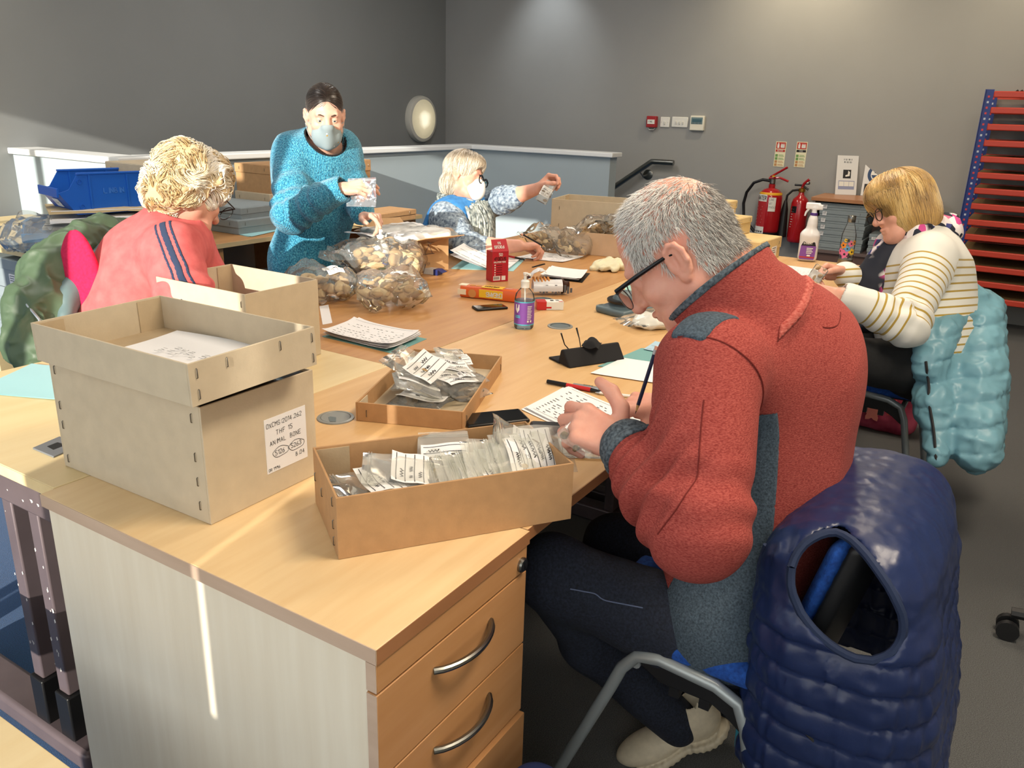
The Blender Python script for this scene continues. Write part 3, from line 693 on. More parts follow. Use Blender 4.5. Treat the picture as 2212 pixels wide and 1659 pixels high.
# ------------------------------------------------------------------ cardboard boxes
S.cycles.transparent_max_bounces = 24
m_card = mat('greyboard', 'c4b59c', .8, var=.05, vs=30, bump=.12, bs=220, detail=8)
m_cardi = mat('greyboard_inside', 'b8a486', .8, var=.05, vs=30, bump=.12, bs=220, detail=8)
m_cardb = mat('brown_card', 'b58d63', .75, var=.07, vs=40, bump=.12, bs=240, detail=8)
m_cardg = mat('grey_card', '8b969b', .75, var=.03, vs=30); m_cardy = mat('buff_card', 'd6bd8a', .8, var=.04, vs=30)
m_staple = mat('staple_steel', '6e6a63', .35, .8); m_cut = mat('card_cut_edge', 'c9b798', .85)
m_white = mat('white_paper', 'e8e8ea', .7); m_ink = mat('black_ink', '1d1d22', .6); m_inkg = mat('grey_print', '55575c', .7)
m_cyan = mat('light_blue_folder', '9fd0d6', .65); m_teal = mat('teal_folder', '6fa3a3', .65)
staple_me = None
def staple_mesh():
    global staple_me
    if staple_me is None:
        m = MB(); m.tube([(0, 0, -.008), (.0, -.0018, -.007), (0, -.0018, .007), (0, 0, .008)], .0009, 6)
        o = obj('staple', m, m_staple); staple_me = o.data; bpy.data.objects.remove(o)
    return staple_me
def carton(name, label, cat, loc, size, rz=0.0, th=.004, outer=None, inner=None, staples=(), group=None, flare=0.0, lining=True):
    """open topped board box, base at z = 0, x length, y width; walls are separate panels"""
    L, Wd, H = size; o = outer or m_card; inn = inner or m_cardi
    t = thing(name, label, cat, loc, rz, group); hx, hy = L/2, Wd/2; fl = flare
    obj('base_panel', MB().b2((-hx+th, -hy+th, .0005), (hx-th, hy-th, th)), inn, t, smooth=0)
    def pan(a, b, nx, ny):
        m = MB(); (ax, ay), (bx, by) = a, b; ix, iy = -nx*th, -ny*th; fx, fy = nx*fl, ny*fl; ex, ey = (bx-ax), (by-ay); n = math.hypot(ex, ey); ex, ey = ex/n*th, ey/n*th
        m.add([(ax, ay, 0), (bx, by, 0), (bx+ix, by+iy, 0), (ax+ix, ay+iy, 0), (ax+fx, ay+fy, H), (bx+fx, by+fy, H), (bx+ix+fx, by+iy+fy, H), (ax+ix+fx, ay+iy+fy, H)],
              [(0, 3, 2, 1), (4, 5, 6, 7), (0, 1, 5, 4), (1, 2, 6, 5), (2, 3, 7, 6), (3, 0, 4, 7)])
        return obj('side_panel', m, o, t, smooth=0, bevel=.0008)
    P = [pan((-hx, -hy), (hx, -hy), 0, -1), pan((hx, -hy+th*1.05), (hx, hy-th*1.05), 1, 0), pan((hx, hy), (-hx, hy), 0, 1), pan((-hx, hy-th*1.05), (-hx, -hy+th*1.05), -1, 0)]
    if lining:
        for sx in (-1, 1):
            for sy in (-1, 1):
                obj('corner_flap', MB().b2((sx*(hx-th), sy*(hy-th*1.0), th), (sx*(hx-th-min(.06, L*.2)), sy*(hy-th*1.6), H-.004)), inn, t, smooth=0)
    for face, u, z in staples:      # face: '-y', '+x' ...; u along the face
        s = link_mesh('staple', staple_mesh(), None, t)
        s.location = {'-y': (u, -hy-.0006, z), '+y': (u, hy+.0006, z), '-x': (-hx-.0006, u, z), '+x': (hx+.0006, u, z)}[face]
        s.rotation_euler = (0, 0, {'-y': 0, '+y': pi, '-x': -pi/2, '+x': pi/2}[face])
    return t
def lidded(name, label, cat, loc, size, rz, body, lidm, lid_h, group=None, lab=None, staple_n=2):
    """closed board box with a separate overlapping lid"""
    L, Wd, H = size; t = thing(name, label, cat, loc, rz, group)
    obj('body', MB().b2((-L/2+.004, -Wd/2+.004, 0), (L/2-.004, Wd/2-.004, H-.004)), body, t, bevel=.002)
    l = obj('lid', MB().b2((-L/2, -Wd/2, H-lid_h), (L/2, Wd/2, H)), lidm, t, bevel=.003)
    obj('lid_top', MB().b2((-L/2+.003, -Wd/2+.003, H), (L/2-.003, Wd/2-.003, H+.0012)), lidm, l, smooth=0)
    for sy in (-1, 1):
        for k in range(staple_n):
            s = link_mesh('staple', staple_mesh(), None, t); s.location = ((-.5+k)*L*.72, sy*(Wd/2+.0006), H-lid_h/2); s.rotation_euler = (0, 0, 0 if sy < 0 else pi)
            s = link_mesh('staple', staple_mesh(), None, t); s.location = (sy*(L/2+.0006), (-.5+k)*Wd*.72, H-lid_h/2); s.rotation_euler = (0, 0, pi/2 if sy > 0 else -pi/2)
    for (face, u, z, w, h) in (lab or ()):
        m = MB(); p = MB()
        if face == '-y': m.b2((u-w/2, -Wd/2-.0008, z-h/2), (u+w/2, -Wd/2+.004, z+h/2)); [p.b2((u-w*.38, -Wd/2-.0012, z+h*(.3-.22*q)), (u+w*(.3-.1*(q % 2)), -Wd/2, z+h*(.3-.22*q)+h*.07)) for q in range(3)]
        else: m.b2((-L/2-.0008, u-w/2, z-h/2), (-L/2+.004, u+w/2, z+h/2)); [p.b2((-L/2-.0012, u-w*.3+w*.1*(q % 2), z+h*(.3-.22*q)), (-L/2, u+w*.38, z+h*(.3-.22*q)+h*.07)) for q in range(3)]
        g = obj('label_sticker', m, m_white, t, smooth=0); obj('small_print', p, m_inkg, g, smooth=0)
    return t
# --- the big labelled box
b1 = carton('archive_box', 'tall greyboard box with hand-lettered white label, front left on drawer unit', 'box', (.917, 1.297, .7305), (.254, .426, .213), .012,
            staples=[('-x', -.19, z) for z in (.03, .075, .12, .19)]+[('-x', .195, z) for z in (.02, .09, .13, .2)])
lab = obj('label_sticker', MB().b2((.002, -.2139, .045), (.102, -.2125, .15)), m_white, b1, smooth=0)
F1 = Matrix(((1, 0, 0, 0), (0, 0, -1, -.2139), (0, 1, 0, 0), (0, 0, 0, 1)))
hw = MB()
stroke(hw, 'OXCMS:2014.262', .006, .132, .0082, .11, jitter=.03, seed=2, track=1.0, slope=.02)
stroke(hw, 'THF 15', .028, .115, .0085, .11, jitter=.03, seed=3, track=1.15, slope=.02)
stroke(hw, 'ANIMAL  BONE', .012, .0975, .0082, .11, jitter=.03, seed=4, track=1.05, slope=.02)
stroke(hw, '5126', .0225, .0755, .0082, .12, jitter=.03, seed=5, track=1.0, slope=.03)
stroke(hw, '5263', .0615, .0765, .0082, .12, jitter=.03, seed=6, track=1.0, slope=.03)
stroke(hw, '-', .0515, .0755, .009, .1, seed=6)
stroke(hw, 'B.04', .072, .0575, .0075, .12, jitter=.03, seed=7, track=1.05, slope=.02)
stroke(hw, 'OR 1996', .005, .0485, .0052, .15, jitter=.03, seed=8, track=1.05)
for cxx in (.0362, .0752):
    pts = [(cxx+.0195*cos(a*pi/12), .080+.0095*sin(a*pi/12)+.0008*cos(a), 0.0004) for a in range(25)]
    for (ax, ay, _), (bx, by, _) in zip(pts, pts[1:]):
        d = math.hypot(bx-ax, by-ay) or 1; nx, ny = -(by-ay)/d*.0005, (bx-ax)/d*.0005
        hw.add([(ax+nx, ay+ny, .0004), (ax-nx, ay-ny, .0004), (bx-nx, by-ny, .0004), (bx+nx, by+ny, .0004)], [(0, 1, 2, 3)])
obj('handwriting', hw.moved(F1), m_ink, lab, smooth=0)
# black plastic in it, just showing under the lid
def crumple(fn, seed, sc, amp, nrm=(0, 0, 1)):
    n = Vector(nrm)
    def g(u, v):
        p = Vector(fn(u, v)); q = np.array([[p.x, p.y, p.z]]); return p+n*(amp*float(ridged(q, sc, seed)[0])+amp*.4*float(vnoise(q, sc*2.7, seed+1)[0]))
    return g
t = thing('plastic_liner', 'shiny black plastic liner showing between the big box and its lid', 'bag', (.917, 1.297, .7305), .012)
obj('film', MB().sheet(crumple(lambda u, v: ((u-.5)*.236, (v-.5)*.41, .213+.012*sin(pi*u)*sin(pi*v)-.010), 5, 22, .006), 26, 40, .001), mat('black_film', '0c0e12', .18, spec=.7), t, smooth=25)
obj('white_tag', MB().sheet(lambda u, v: (-.112+.02*u, -.13+.05*v, .222+.001*u), 2, 4, .0006), mat('tag_pale', '9fb2bd', .4), t, smooth=0)
# its lid, upside down on top, holding a sheet of paper
b2 = carton('box_lid', 'shallow greyboard lid lying upside down on the tall labelled box', 'lid', (.878, 1.252, .968), (.262, .437, .070), .0,
            staples=[('-y', -.117, .018), ('-y', -.117, .052), ('-y', -.06, .055), ('-y', .122, .015), ('-y', .122, .052), ('-y', .05, .055)])
b2.rotation_euler = (rad(-.8), rad(-1.2), rad(-.5))
ps = thing('paper_sheet', 'white written sheet lying inside the upside-down lid', 'paper', (.905, 1.245, .9735), .1)
obj('sheet', MB().sheet(lambda u, v: ((u-.5)*.2, (v-.5)*.29, .0015+.004*(2*u-1)**2+.003*sin(3*v)), 8, 8, .0004), m_white, ps)
hw = MB()
for k in range(6): stroke(hw, ('IIVI', 'N IU', 'LL IC', 'VIU', 'IU', 'UN')[k], -.03+.012*(k % 2), .05-.02*k, .011, .1, .009, .2, k)
obj('handwriting', hw, m_inkg, ps, smooth=0)
# --- the box behind it
b3 = carton('archive_box', 'empty tall greyboard box behind the lid, beside the folder of papers', 'box', (1.507, 1.838, .7305), (.256, .36, .218), .0,
            staples=[('-x', -.165, .19), ('-x', .165, .19), ('-x', -.165, .12), ('-x', -.165, .05)])
# --- near open box full of finds bags
b4 = carton('finds_tray', 'deep brown card box of bagged finds at the near right edge', 'box', (1.062, .795, .7305), (.412, .212, .108), -.617, outer=m_cardb,
            inner=m_cardi, staples=[('-x', -.08, .02), ('-x', -.08, .05), ('-x', -.08, .09), ('-x', .02, .06), ('-x', .085, .06)])
# --- flat tray of finds bags
b5 = carton('finds_tray', 'shallow brown card tray of finds bags in the middle of desk', 'tray', (1.557, 1.186, .7305), (.45, .252, .045), .382, outer=m_cardb, inner=m_card,
            staples=[('-x', .1, .02), ('+x', -.1, .02), ('-y', -.2, .02), ('-y', .2, .02)])
# --- far boxes on the orange desk
b6 = carton('archive_box', 'large greyboard box standing at the far end beside the masked woman', 'box', (4.07, 2.02, .7305), (.30, .39, .235), .20, staples=[('-x', .15, .19), ('-x', .15, .1), ('-x', .15, .03)])
b7 = carton('finds_tray', 'pale card box half hidden by the grey-haired man, full of bags', 'box', (3.80, 1.75, .7305), (.19, .42, .110), .20, outer=mat('card_pinkish', 'cdb193', .8, var=.03, vs=30), staples=())
# --- opened carton with flaps and wrapped plastic on top
b8 = carton('carton', 'opened brown carton with spread flaps in front of the standing woman', 'box', (2.83, 2.30, .7305), (.215, .29, .14), -.28, outer=mat('carton_brown', 'c19a6d', .75, var=.05, vs=30), lining=False)
mc = MATS['carton_brown']
def flap(par, a, b, d, dz):
    a, b, d = Vector(a), Vector(b), Vector(d); m = MB(); q = [a, b, b+d, a+d]; up = Vector((0, 0, .003)); m.add(q+[p+up for p in q], [(0, 3, 2, 1), (4, 5, 6, 7), (0, 1, 5, 4), (1, 2, 6, 5), (2, 3, 7, 6), (3, 0, 4, 7)])
    return obj('flap', m, mc, par, smooth=0)
flap(b8, (-.1, -.143, .139), (.105, -.143, .139), (.0, -.115, .03), 0)
flap(b8, (-.107, .143, .139), (-.107, -.143, .139), (-.06, .0, -.105), 0)
flap(b8, (-.1, .143, .139), (.105, .143, .139), (0, .08, .05), 0)
lg = MB()
for k, w_ in enumerate(('SIMPLE', 'FINE PAPER', 'TISSUE')): stroke(lg, w_, -.06, .055-.02*k, .011, .1, track=.8, jitter=.04)
lg.tube([(-.02, .085, .0), (.0, .12, 0), (.02, .085, .0)], .0015, 4); lg.tube([(-.03, .083, .0), (.03, .083, 0)], .0015, 4); lg.tube([(-.004, .12, .0), (.004, .132, 0), (-.006, .138, 0)], .0015, 4)
obj('print', lg.moved(Matrix(((1, 0, 0, 0), (0, 0, -1, -.1455), (0, 1, 0, 0), (0, 0, 0, 1)))), mat('print_brown', '6c5a55', .7), b8, smooth=0)

# ------------------------------------------------------------------ clear plastic bags
m_film = film_mat('clear_film', 'fcfcfa', .13, .11, .10); m_filmh = film_mat('clear_film_hazy', 'fafaf6', .14, .22, .2)
m_bone = mat('bone_tan', 'b8986a', .75, var=.25, vs=25, bump=.6, bs=120, detail=6); m_boned = mat('bone_dark', '7a6444', .75, var=.4, vs=30, bump=.6, bs=120)
m_bonep = mat('bone_pale', 'd6c096', .75, var=.2, vs=25, bump=.6, bs=120)
def frag_mesh(seed, ar):
    import bmesh
    bm = bmesh.new(); bmesh.ops.create_icosphere(bm, subdivisions=3, radius=1.0)
    P = np.array([v.co[:] for v in bm.verts]); n = 1+.28*vnoise(P, 1.3, seed)+.16*ridged(P, 2.3, seed+3)
    for v, k in zip(bm.verts, n): v.co = Vector((v.co.x*ar[0], v.co.y*ar[1], v.co.z*ar[2]))*float(k)
    me = bpy.data.meshes.new('bone_fragment'); bm.to_mesh(me); bm.free(); me.shade_smooth(); return me
FR = [frag_mesh(11+k, a) for k, a in enumerate(((1, .35, .28), (.8, .6, .35), (1, .5, .5), (.6, .5, .3), (1, .22, .2), (.7, .7, .45)))]
FRM = {}
def fragment(name, par, loc, s, rot, k, m):
    key = (k, m.name)
    if key not in FRM:
        me = FR[k].copy(); me.materials.clear(); me.materials.append(m); FRM[key] = me
    o = bpy.data.objects.new(name, FRM[key]); COL.objects.link(o); o.location = loc; o.scale = (s, s, s); o.rotation_euler = rot
    if par is not None: o.parent = par
    return o
def film_bag(par, w, h, th, seed, nx=16, ny=22, full=.6, amp=.006, m=None, open_top=True):
    """pillow of film, mouth towards +y; contents bulge the lower part"""
    v, u = [a.ravel() for a in np.meshgrid(np.linspace(0, 1, ny+1), np.linspace(0, 1, nx+1), indexing='ij')]
    x, y = (u-.5)*w, (v-.5)*h; e = np.sqrt(np.maximum(0, 1-(2*u-1)**2))*np.sqrt(np.clip(v/.12, 0, 1))
    b = e*th*np.where(v < full, 1, np.maximum(.06, 1-(v-full)/(1-full)*1.1)); e2 = np.minimum(1, e*2)
    wob = amp*1.2*vnoise(np.stack([x, y, x*0+.3], 1), 13, seed+7); g = MB(); k = nx+1
    for sg in (1, -1):
        q = np.stack([x, y, x*0+sg*.03], 1); dz = amp*e2*ridged(q, 20, seed)+amp*.6*e2*vnoise(q, 47, seed+2)
        P = np.stack([x*(1-.08*v*v)+wob*.6, y+wob*.5, sg*b+dz+wob], 1)
        fs = [(a*k+c, a*k+c+1, (a+1)*k+c+1, (a+1)*k+c) for a in range(ny) for c in range(nx)]
        g.add(P, fs if sg > 0 else [tuple(reversed(f)) for f in fs])
    return obj('film', g, m or m_film, par, smooth=22)
def zip_bag(label, w, h, th, seed, group, content=6, fs=.012, fm=None, panel=True, cat='bag', top=.75, name='finds_bag'):
    t = thing(name, label, cat, (0, 0, 0), group=group); rnd = random.Random(seed)
    film_bag(t, w, h, th, seed, amp=.0035, m=m_filmh if seed % 3 else m_film)
    for q in range(2): obj('zip_seal', MB().b2((-w*.46, h*(.40+.03*q), -.0005), (w*.46, h*(.41+.03*q), .002)), m_filmh, t, smooth=0)
    if panel:
        cur = lambda u, v: ((u-.5)*w*.86, -h*.02+(v-.5)*h*.42, th*.95+.0035*sin(5*u+seed)+.002*sin(7*v+seed*2))
        p = obj('write_on_panel', MB().sheet(cur, 8, 6, .0004), m_white, t)
        lb = MB()
        for r in range(4):
            v = .14+.24*r; lb.sheet(lambda a, b: tuple(Vector(cur(.05+.9*a, v+.02*b))+Vector((0, 0, .0007))), 8, 1)
            if r < 3:
                for q in range(rnd.randint(1, 3)):
                    a0 = rnd.uniform(.12, .6); ln = rnd.uniform(.08, .28)
                    lb.sheet(lambda a, b: tuple(Vector(cur(a0+ln*a, v+.07+.05*b+.04*sin(19*a+r)))+Vector((0, 0, .0007))), 10, 1)
        obj('panel_lines', lb, m_ink, p, smooth=0)
    for k in range(content):
        s = fs*rnd.uniform(.7, 1.4)
        fragment('bone_fragment', t, (rnd.uniform(-.33, .33)*w, rnd.uniform(-.42, .05)*h, rnd.uniform(-.3, .3)*th), s, (rnd.uniform(0, 6), rnd.uniform(-.4, .4), rnd.uniform(0, 6)), rnd.randrange(6), fm or rnd.choice((m_bone, m_boned, m_bonep)))
    return t
def place(t, base, x, y, z, rz, rx=0.0, ry=0.0):
    """stand a thing at local x, y, z of a box"""
    M = Matrix.Translation(base.location) @ Matrix.Rotation(base.rotation_euler.z, 4, 'Z') @ Matrix.Translation((x, y, z)) @ Matrix.Rotation(rz, 4, 'Z') @ Matrix.Rotation(ry, 4, 'Y') @ Matrix.Rotation(rx, 4, 'X')
    t.location = M.to_translation(); t.rotation_euler = M.to_euler(); return t
G4 = 'finds bags in the deep near box'; G5 = 'finds bags in the flat tray'
# deep box: two flat bags with seals at left, then a fanned row of standing bags
place(zip_bag('clear finds bag with ribbed seals at left end of near box', .12, .16, .010, 21, G4, 5, .011), b4, -.115, -.005, .072, 1.66, .10, .0)
place(zip_bag('flat finds bag with white panel left of centre in near box', .11, .16, .011, 22, G4, 6, .012), b4, -.06, .01, .078, 1.3, .22, -.1)
place(zip_bag('finds bag with brown bone lumps in middle of near box', .10, .13, .016, 23, G4, 8, .015, m_boned), b4, .02, .045, .078, -.25, .5, 0)
for k in range(9):
    tt = zip_bag(('first','second','third','fourth','fifth','sixth','seventh','eighth','ninth')[k]+' thin finds bag, counted from left, in the fanned row of near box', .10, .14, .006, 30+k, G4, 3, .010)
    place(tt, b4, .035+.018*k, -.02+.006*(k % 3), .062+.0045*k, 1.45+.05*(k % 4), .25-.02*k, -.32-.045*k)
place(zip_bag('upright finds bag leaning on right end wall of near box', .10, .15, .010, 45, G4, 4, .012), b4, .165, .03, .085, 1.2, .75, -.2)
place(zip_bag('bottom finds bag under the others at left of near box', .14, .16, .012, 46, G4, 6, .012), b4, -.09, .0, .03, 1.6, 0, 0)
place(zip_bag('bottom finds bag under the fanned row of near box', .14, .16, .014, 47, G4, 6, .012), b4, .09, .0, .03, 1.5, 0, 0)
# flat tray
for k, (x, y, z, rz, rx, ry, w, h, lb) in enumerate([
        (-.12, -.0, .022, 1.45, .1, .0, .13, .16, 'clear finds bag at the near left corner of flat tray'),
        (.0, .04, .03, 1.7, .1, .1, .13, .17, 'finds bag along the far long side of flat tray'),
        (.12, .03, .03, .3, .1, -.1, .13, .15, 'finds bag at the far end of flat tray'),
        (-.02, -.05, .04, -.5, .18, .1, .12, .17, 'finds bag with brown lumps at centre of flat tray'),
        (.05, -.03, .055, -.75, .3, .2, .10, .14, 'finds bag with white panel on right side of flat tray'),
        (.12, -.02, .052, -.95, .25, .2, .09, .13, 'small finds bag with bracketed writing at right of flat tray'),
        (-.04, .02, .07, -.15, .42, -.1, .14, .19, 'topmost clear finds bag standing up from flat tray'),
        (-.09, .02, .048, 1.9, .1, -.3, .12, .16, 'finds bag with curled white panel at left of flat tray'),
        (.02, -.06, .034, .6, .0, .2, .09, .12, 'finds bag of dark bone at near side of flat tray')]):
    place(zip_bag(lb, w, h, .018 if k in (3, 6, 8) else .012, 60+k, G5, 9 if k in (3, 8) else 6, .014, (None, None, None, m_boned, None, None, m_bone, m_bonep, m_boned)[k]), b5, x, y, z, rz, rx, ry)
# big bags of bone on the orange desk
def bone_bag(label, loc, rz, w, h, th, seed, n, fs, mats, panel=None, tilt=(0, 0), group='large clear bags of animal bone'):
    t = thing('bone_bag', label, 'bag', loc, group=group, rot=(tilt[0], tilt[1], rz)); rnd = random.Random(seed)
    f = film_bag(t, w, h, th, seed, 26, 30, .62, amp=.016)
    for k in range(n):
        s = fs*rnd.uniform(.55, 1.25); x, y = rnd.uniform(-.36, .36)*w, rnd.uniform(-.42, .16)*h
        zz = rnd.uniform(-.62, .55)*th*(1-(2*x/w)**2)
        fragment('bone_piece', t, (x, y, zz), s, (rnd.uniform(0, 6), rnd.uniform(-.6, .6), rnd.uniform(0, 6)), rnd.randrange(6), rnd.choice(mats))
    if panel:
        px, py, pw, ph, pr = panel
        cur = lambda u, v: (px+(u-.5)*pw*cos(pr)-(v-.5)*ph*sin(pr), py+(u-.5)*pw*sin(pr)+(v-.5)*ph*cos(pr), th*(.9-.5*((px+(u-.5)*pw)/w*2)**2)+.012+.006*sin(6*u)+.004*sin(5*v))
        p = obj('write_on_panel', MB().sheet(cur, 10, 8, .0005), m_white, t); lb = MB()
        for r in range(4):
            v = .16+.22*r; lb.sheet(lambda a, b: tuple(Vector(cur(.06+.88*a, v+.016*b))+Vector((0, 0, .001))), 8, 1)
            a0 = rnd.uniform(.15, .5); lb.sheet(lambda a, b: tuple(Vector(cur(a0+.22*a, v+.08+.03*b+.05*sin(16*a+r)))+Vector((0, 0, .001))), 12, 1)
        ring = [cur(.7+.07*cos(q*pi/8), .28+.12*sin(q*pi/8)) for q in range(17)]; lb.tube([Vector(q)+Vector((0, 0, .001)) for q in ring], .0009, 4, caps=False)
        obj('panel_lines', lb, m_ink, p, smooth=0)
    return t
q = atz(700, 625); bone_bag('large clear bag of tan bones with broad white panel, back of the pile', (2.56, 2.25, .815), .55, .42, .40, .082, 101, 60, .040, [m_bone, m_bonep, m_bonep], (.10, .05, .17, .15, -.5), (rad(6), rad(4)))
bone_bag('clear bag of tan bones and chips lying frontmost by the folder', (2.255, 1.93, .785), -.75, .26, .36, .055, 102, 52, .028, [m_bone, m_bonep], (.05, -.02, .07, .06, .6), (0, 0))
bone_bag('clear bag of bones beside the empty tall box, left of pile', (2.12, 2.16, .79), .9, .25, .30, .058, 103, 36, .030, [m_bone, m_bonep], (-.04, -.06, .08, .06, .2), (0, 0))
bone_bag('clear bag of dark bones left of the pale far box', (3.60, 1.93, .795), .3, .20, .26, .06, 104, 34, .024, [m_boned, m_bone, m_bonep], (.05, .02, .06, .05, .4), (rad(25), 0), 'clear bags of dark bone at the far end')
bone_bag('clear bag of dark bones with crumpled top, right of masked woman\'s pencil', (3.62, 2.08, .79), 1.2, .18, .24, .055, 105, 30, .024, [m_boned, m_bone, m_bonep], (.0, .0, .05, .05, .1), (rad(18), 0), 'clear bags of dark bone at the far end')
place(bone_bag('clear bag of dark bones with white panel heaped in far card box', (0, 0, 0), 0, .22, .34, .06, 106, 34, .026, [m_boned, m_bone], (.02, .0, .1, .12, .0), group='clear bags of dark bone at the far end'), b7, -.02, -.03, .12, 1.4, .25, -.3)
place(bone_bag('clear bag of dark bones at left end of far card box', (0, 0, 0), 0, .2, .28, .055, 107, 30, .024, [m_boned, m_bone], None, group='clear bags of dark bone at the far end'), b7, -.02, .12, .115, 1.9, .2, .25)

# ------------------------------------------------------------------ boxes further back
GS = 'buff boxes at the far end of the desk'
q = atz(1600, 556)
z0 = .7305
t1 = lidded('archive_box', 'large buff board box, bottom of the far desk stack', 'box', (4.17, 1.29, z0), (.30, .44, .105), -.08, m_cardy, m_cardy, .055, GS, lab=[('-x', -.1, .03, .16, .04), ('-y', .05, .04, .07, .05)])
t2 = lidded('archive_box', 'middle sized buff board box on the largest far box', 'box', (4.2, 1.38, z0+.108), (.22, .30, .085), -.1, m_cardy, m_cardy, .03, GS)
t3 = lidded('archive_box', 'smallest buff board box on top of the far stack', 'box', (4.2, 1.40, z0+.195), (.13, .20, .075), -.1, m_cardy, m_cardy, .04, GS, lab=[('-y', .0, .02, .05, .03)])
# flat grey boxes in the bookcase
GB = 'flat grey boxes in the bookcase'
names = ['bottom', 'second', 'third', 'fourth', 'fifth', 'sixth', 'topmost']
for k in range(7):
    lidded('archive_box', names[k]+' flat grey box of the tall left pile in bookcase', 'box', (6.735, 1.20-.004*(k % 2), .4605+k*.050), (.36, .34, .048), 0, m_cardg, m_cardg, .03, GB, lab=[('-x', .13, .022, .03, .03)] if k > 1 else None)
for k in range(3):
    lidded('archive_box', ('lowest', 'middle', 'upper')[k]+' flat grey box of the short right pile in bookcase', 'box', (6.735, .80, .4605+k*.051), (.36, .38, .049), 0, m_cardg, m_cardg, .03, GB, lab=[('-x', .14, .02, .06, .02)] if k != 1 else None)
# card boxes along the stairwell wall
GC = 'card boxes on the desk along the low wall'
p = aty(572, 400, 3.75)
lidded('archive_box', 'tall card box behind the standing woman, lower of two', 'box', (3.56, 3.92, .7305), (.38, .3, .17), 0, m_card, m_card, .06, GC)
lidded('archive_box', 'upper card box behind the standing woman\'s shoulder', 'box', (3.56, 3.92, .9005), (.36, .3, .16), 0, m_cardb, m_cardb, .05, GC)
lidded('archive_box', 'grey flat box left of the standing woman, lower of two', 'box', (3.13, 3.80, .7305), (.34, .46, .075), 0, m_cardg, m_cardg, .04, 'grey flat boxes behind the standing woman')
lidded('archive_box', 'grey flat box on the lower one beside standing woman', 'box', (3.15, 3.82, .806), (.32, .44, .06), .06, m_cardg, m_cardg, .035, 'grey flat boxes behind the standing woman')
lidded('archive_box', 'small card box seen right of the standing woman\'s shoulder', 'box', (4.15, 3.92, .7305), (.20, .3, .335), 0, m_cardb, m_cardb, .07, GC)
lidded('archive_box', 'low wide card box by the standing woman\'s lowered hand', 'box', (3.9, 3.42, .7305), (.5, .22, .06), .0, m_cardb, m_cardb, .03, GC)
lidded('archive_box', 'bottom buff box of the stack left of curly hair', 'box', (2.62, 3.72, .7305), (.3, .34, .11), 0, mat('card_mid', 'a98b68', .8, var=.04, vs=30), MATS['card_mid'], .05, GC)
lidded('archive_box', 'middle buff box of the stack left of curly hair', 'box', (2.62, 3.72, .842), (.30, .34, .15), 0, m_card, m_card, .05, GC)
lidded('archive_box', 'top buff box of the stack left of curly hair', 'box', (2.60, 3.72, .993), (.30, .34, .12), 0, m_card, m_card, .06, GC)
# grey archive boxes stored under the left desk
GD = 'grey archive boxes under the left desk'
for k, (yy, zz) in enumerate(((3.66, .2625), (3.66, .4035), (3.66, .5445), (4.03, .2625), (4.03, .4035), (4.03, .5445))):
    lidded('archive_box', ('lowest', 'middle', 'topmost')[k % 3]+(' grey box under the left desk, near its panel', ' grey box under the left desk, behind green coat')[k < 3], 'box', (2.17, yy, zz), (.40, .34, .138), 0, m_cardg, m_cardg, .05, GD, lab=[('-x', -.06, .045, .06, .05)])
lidded('archive_box', 'grey box on the floor level under the left desk end', 'box', (2.22, 3.75, .001), (.4, .4, .2), 0, m_cardg, m_cardg, .05, GD, lab=[('-x', -.06, .06, .06, .07)])
lidded('archive_box', 'blue grey lidded box under the desk beside the coral sleeve', 'box', (2.86, 3.62, .3225), (.34, .30, .17), .15, mat('card_blue_grey', '5f7680', .7), MATS['card_blue_grey'], .05, None, lab=[('-x', .05, .05, .06, .05), ('-y', -.06, .05, .06, .05)])
lidded('archive_box', 'pale grey box under the desk against the sweater edge', 'box', (3.18, 3.58, .3225), (.24, .30, .17), -.3, m_cardg, m_cardg, .04, None, lab=[('-y', 0, .05, .08, .05)])
# ------------------------------------------------------------------ people
def nrm(a): a = np.asarray(a, float); return a/np.linalg.norm(a)
def cdir(r, d, f): return _R*r+_D*d+_F*f          # a direction given as right / down / away from where one stands
class Fr:
    """a frame: origin, right, forward, up"""
    def __init__(s, o, fw, up, sc=1.0):
        s.o = np.asarray(o, float); s.f = nrm(fw); u = np.asarray(up, float); s.u = nrm(u-s.f*(u@s.f)); s.r = np.cross(s.f, s.u); s.sc = sc
        s.ax = np.array([s.r, s.f, s.u])
    def w(s, x, y, z): return s.o+(s.r*x+s.f*y+s.u*z)*s.sc
    def loc(s, P): return ((np.asarray(P)-s.o)@s.ax.T)/s.sc
    def e(s, c, r): return ell(s.w(*c), tuple(v*s.sc for v in r), s.ax)
    def b(s, c, r): return ball(s.w(*c), r*s.sc)
    def c(s, a, b, ra, rb=None): return cap(s.w(*a), s.w(*b), ra*s.sc, None if rb is None else rb*s.sc)
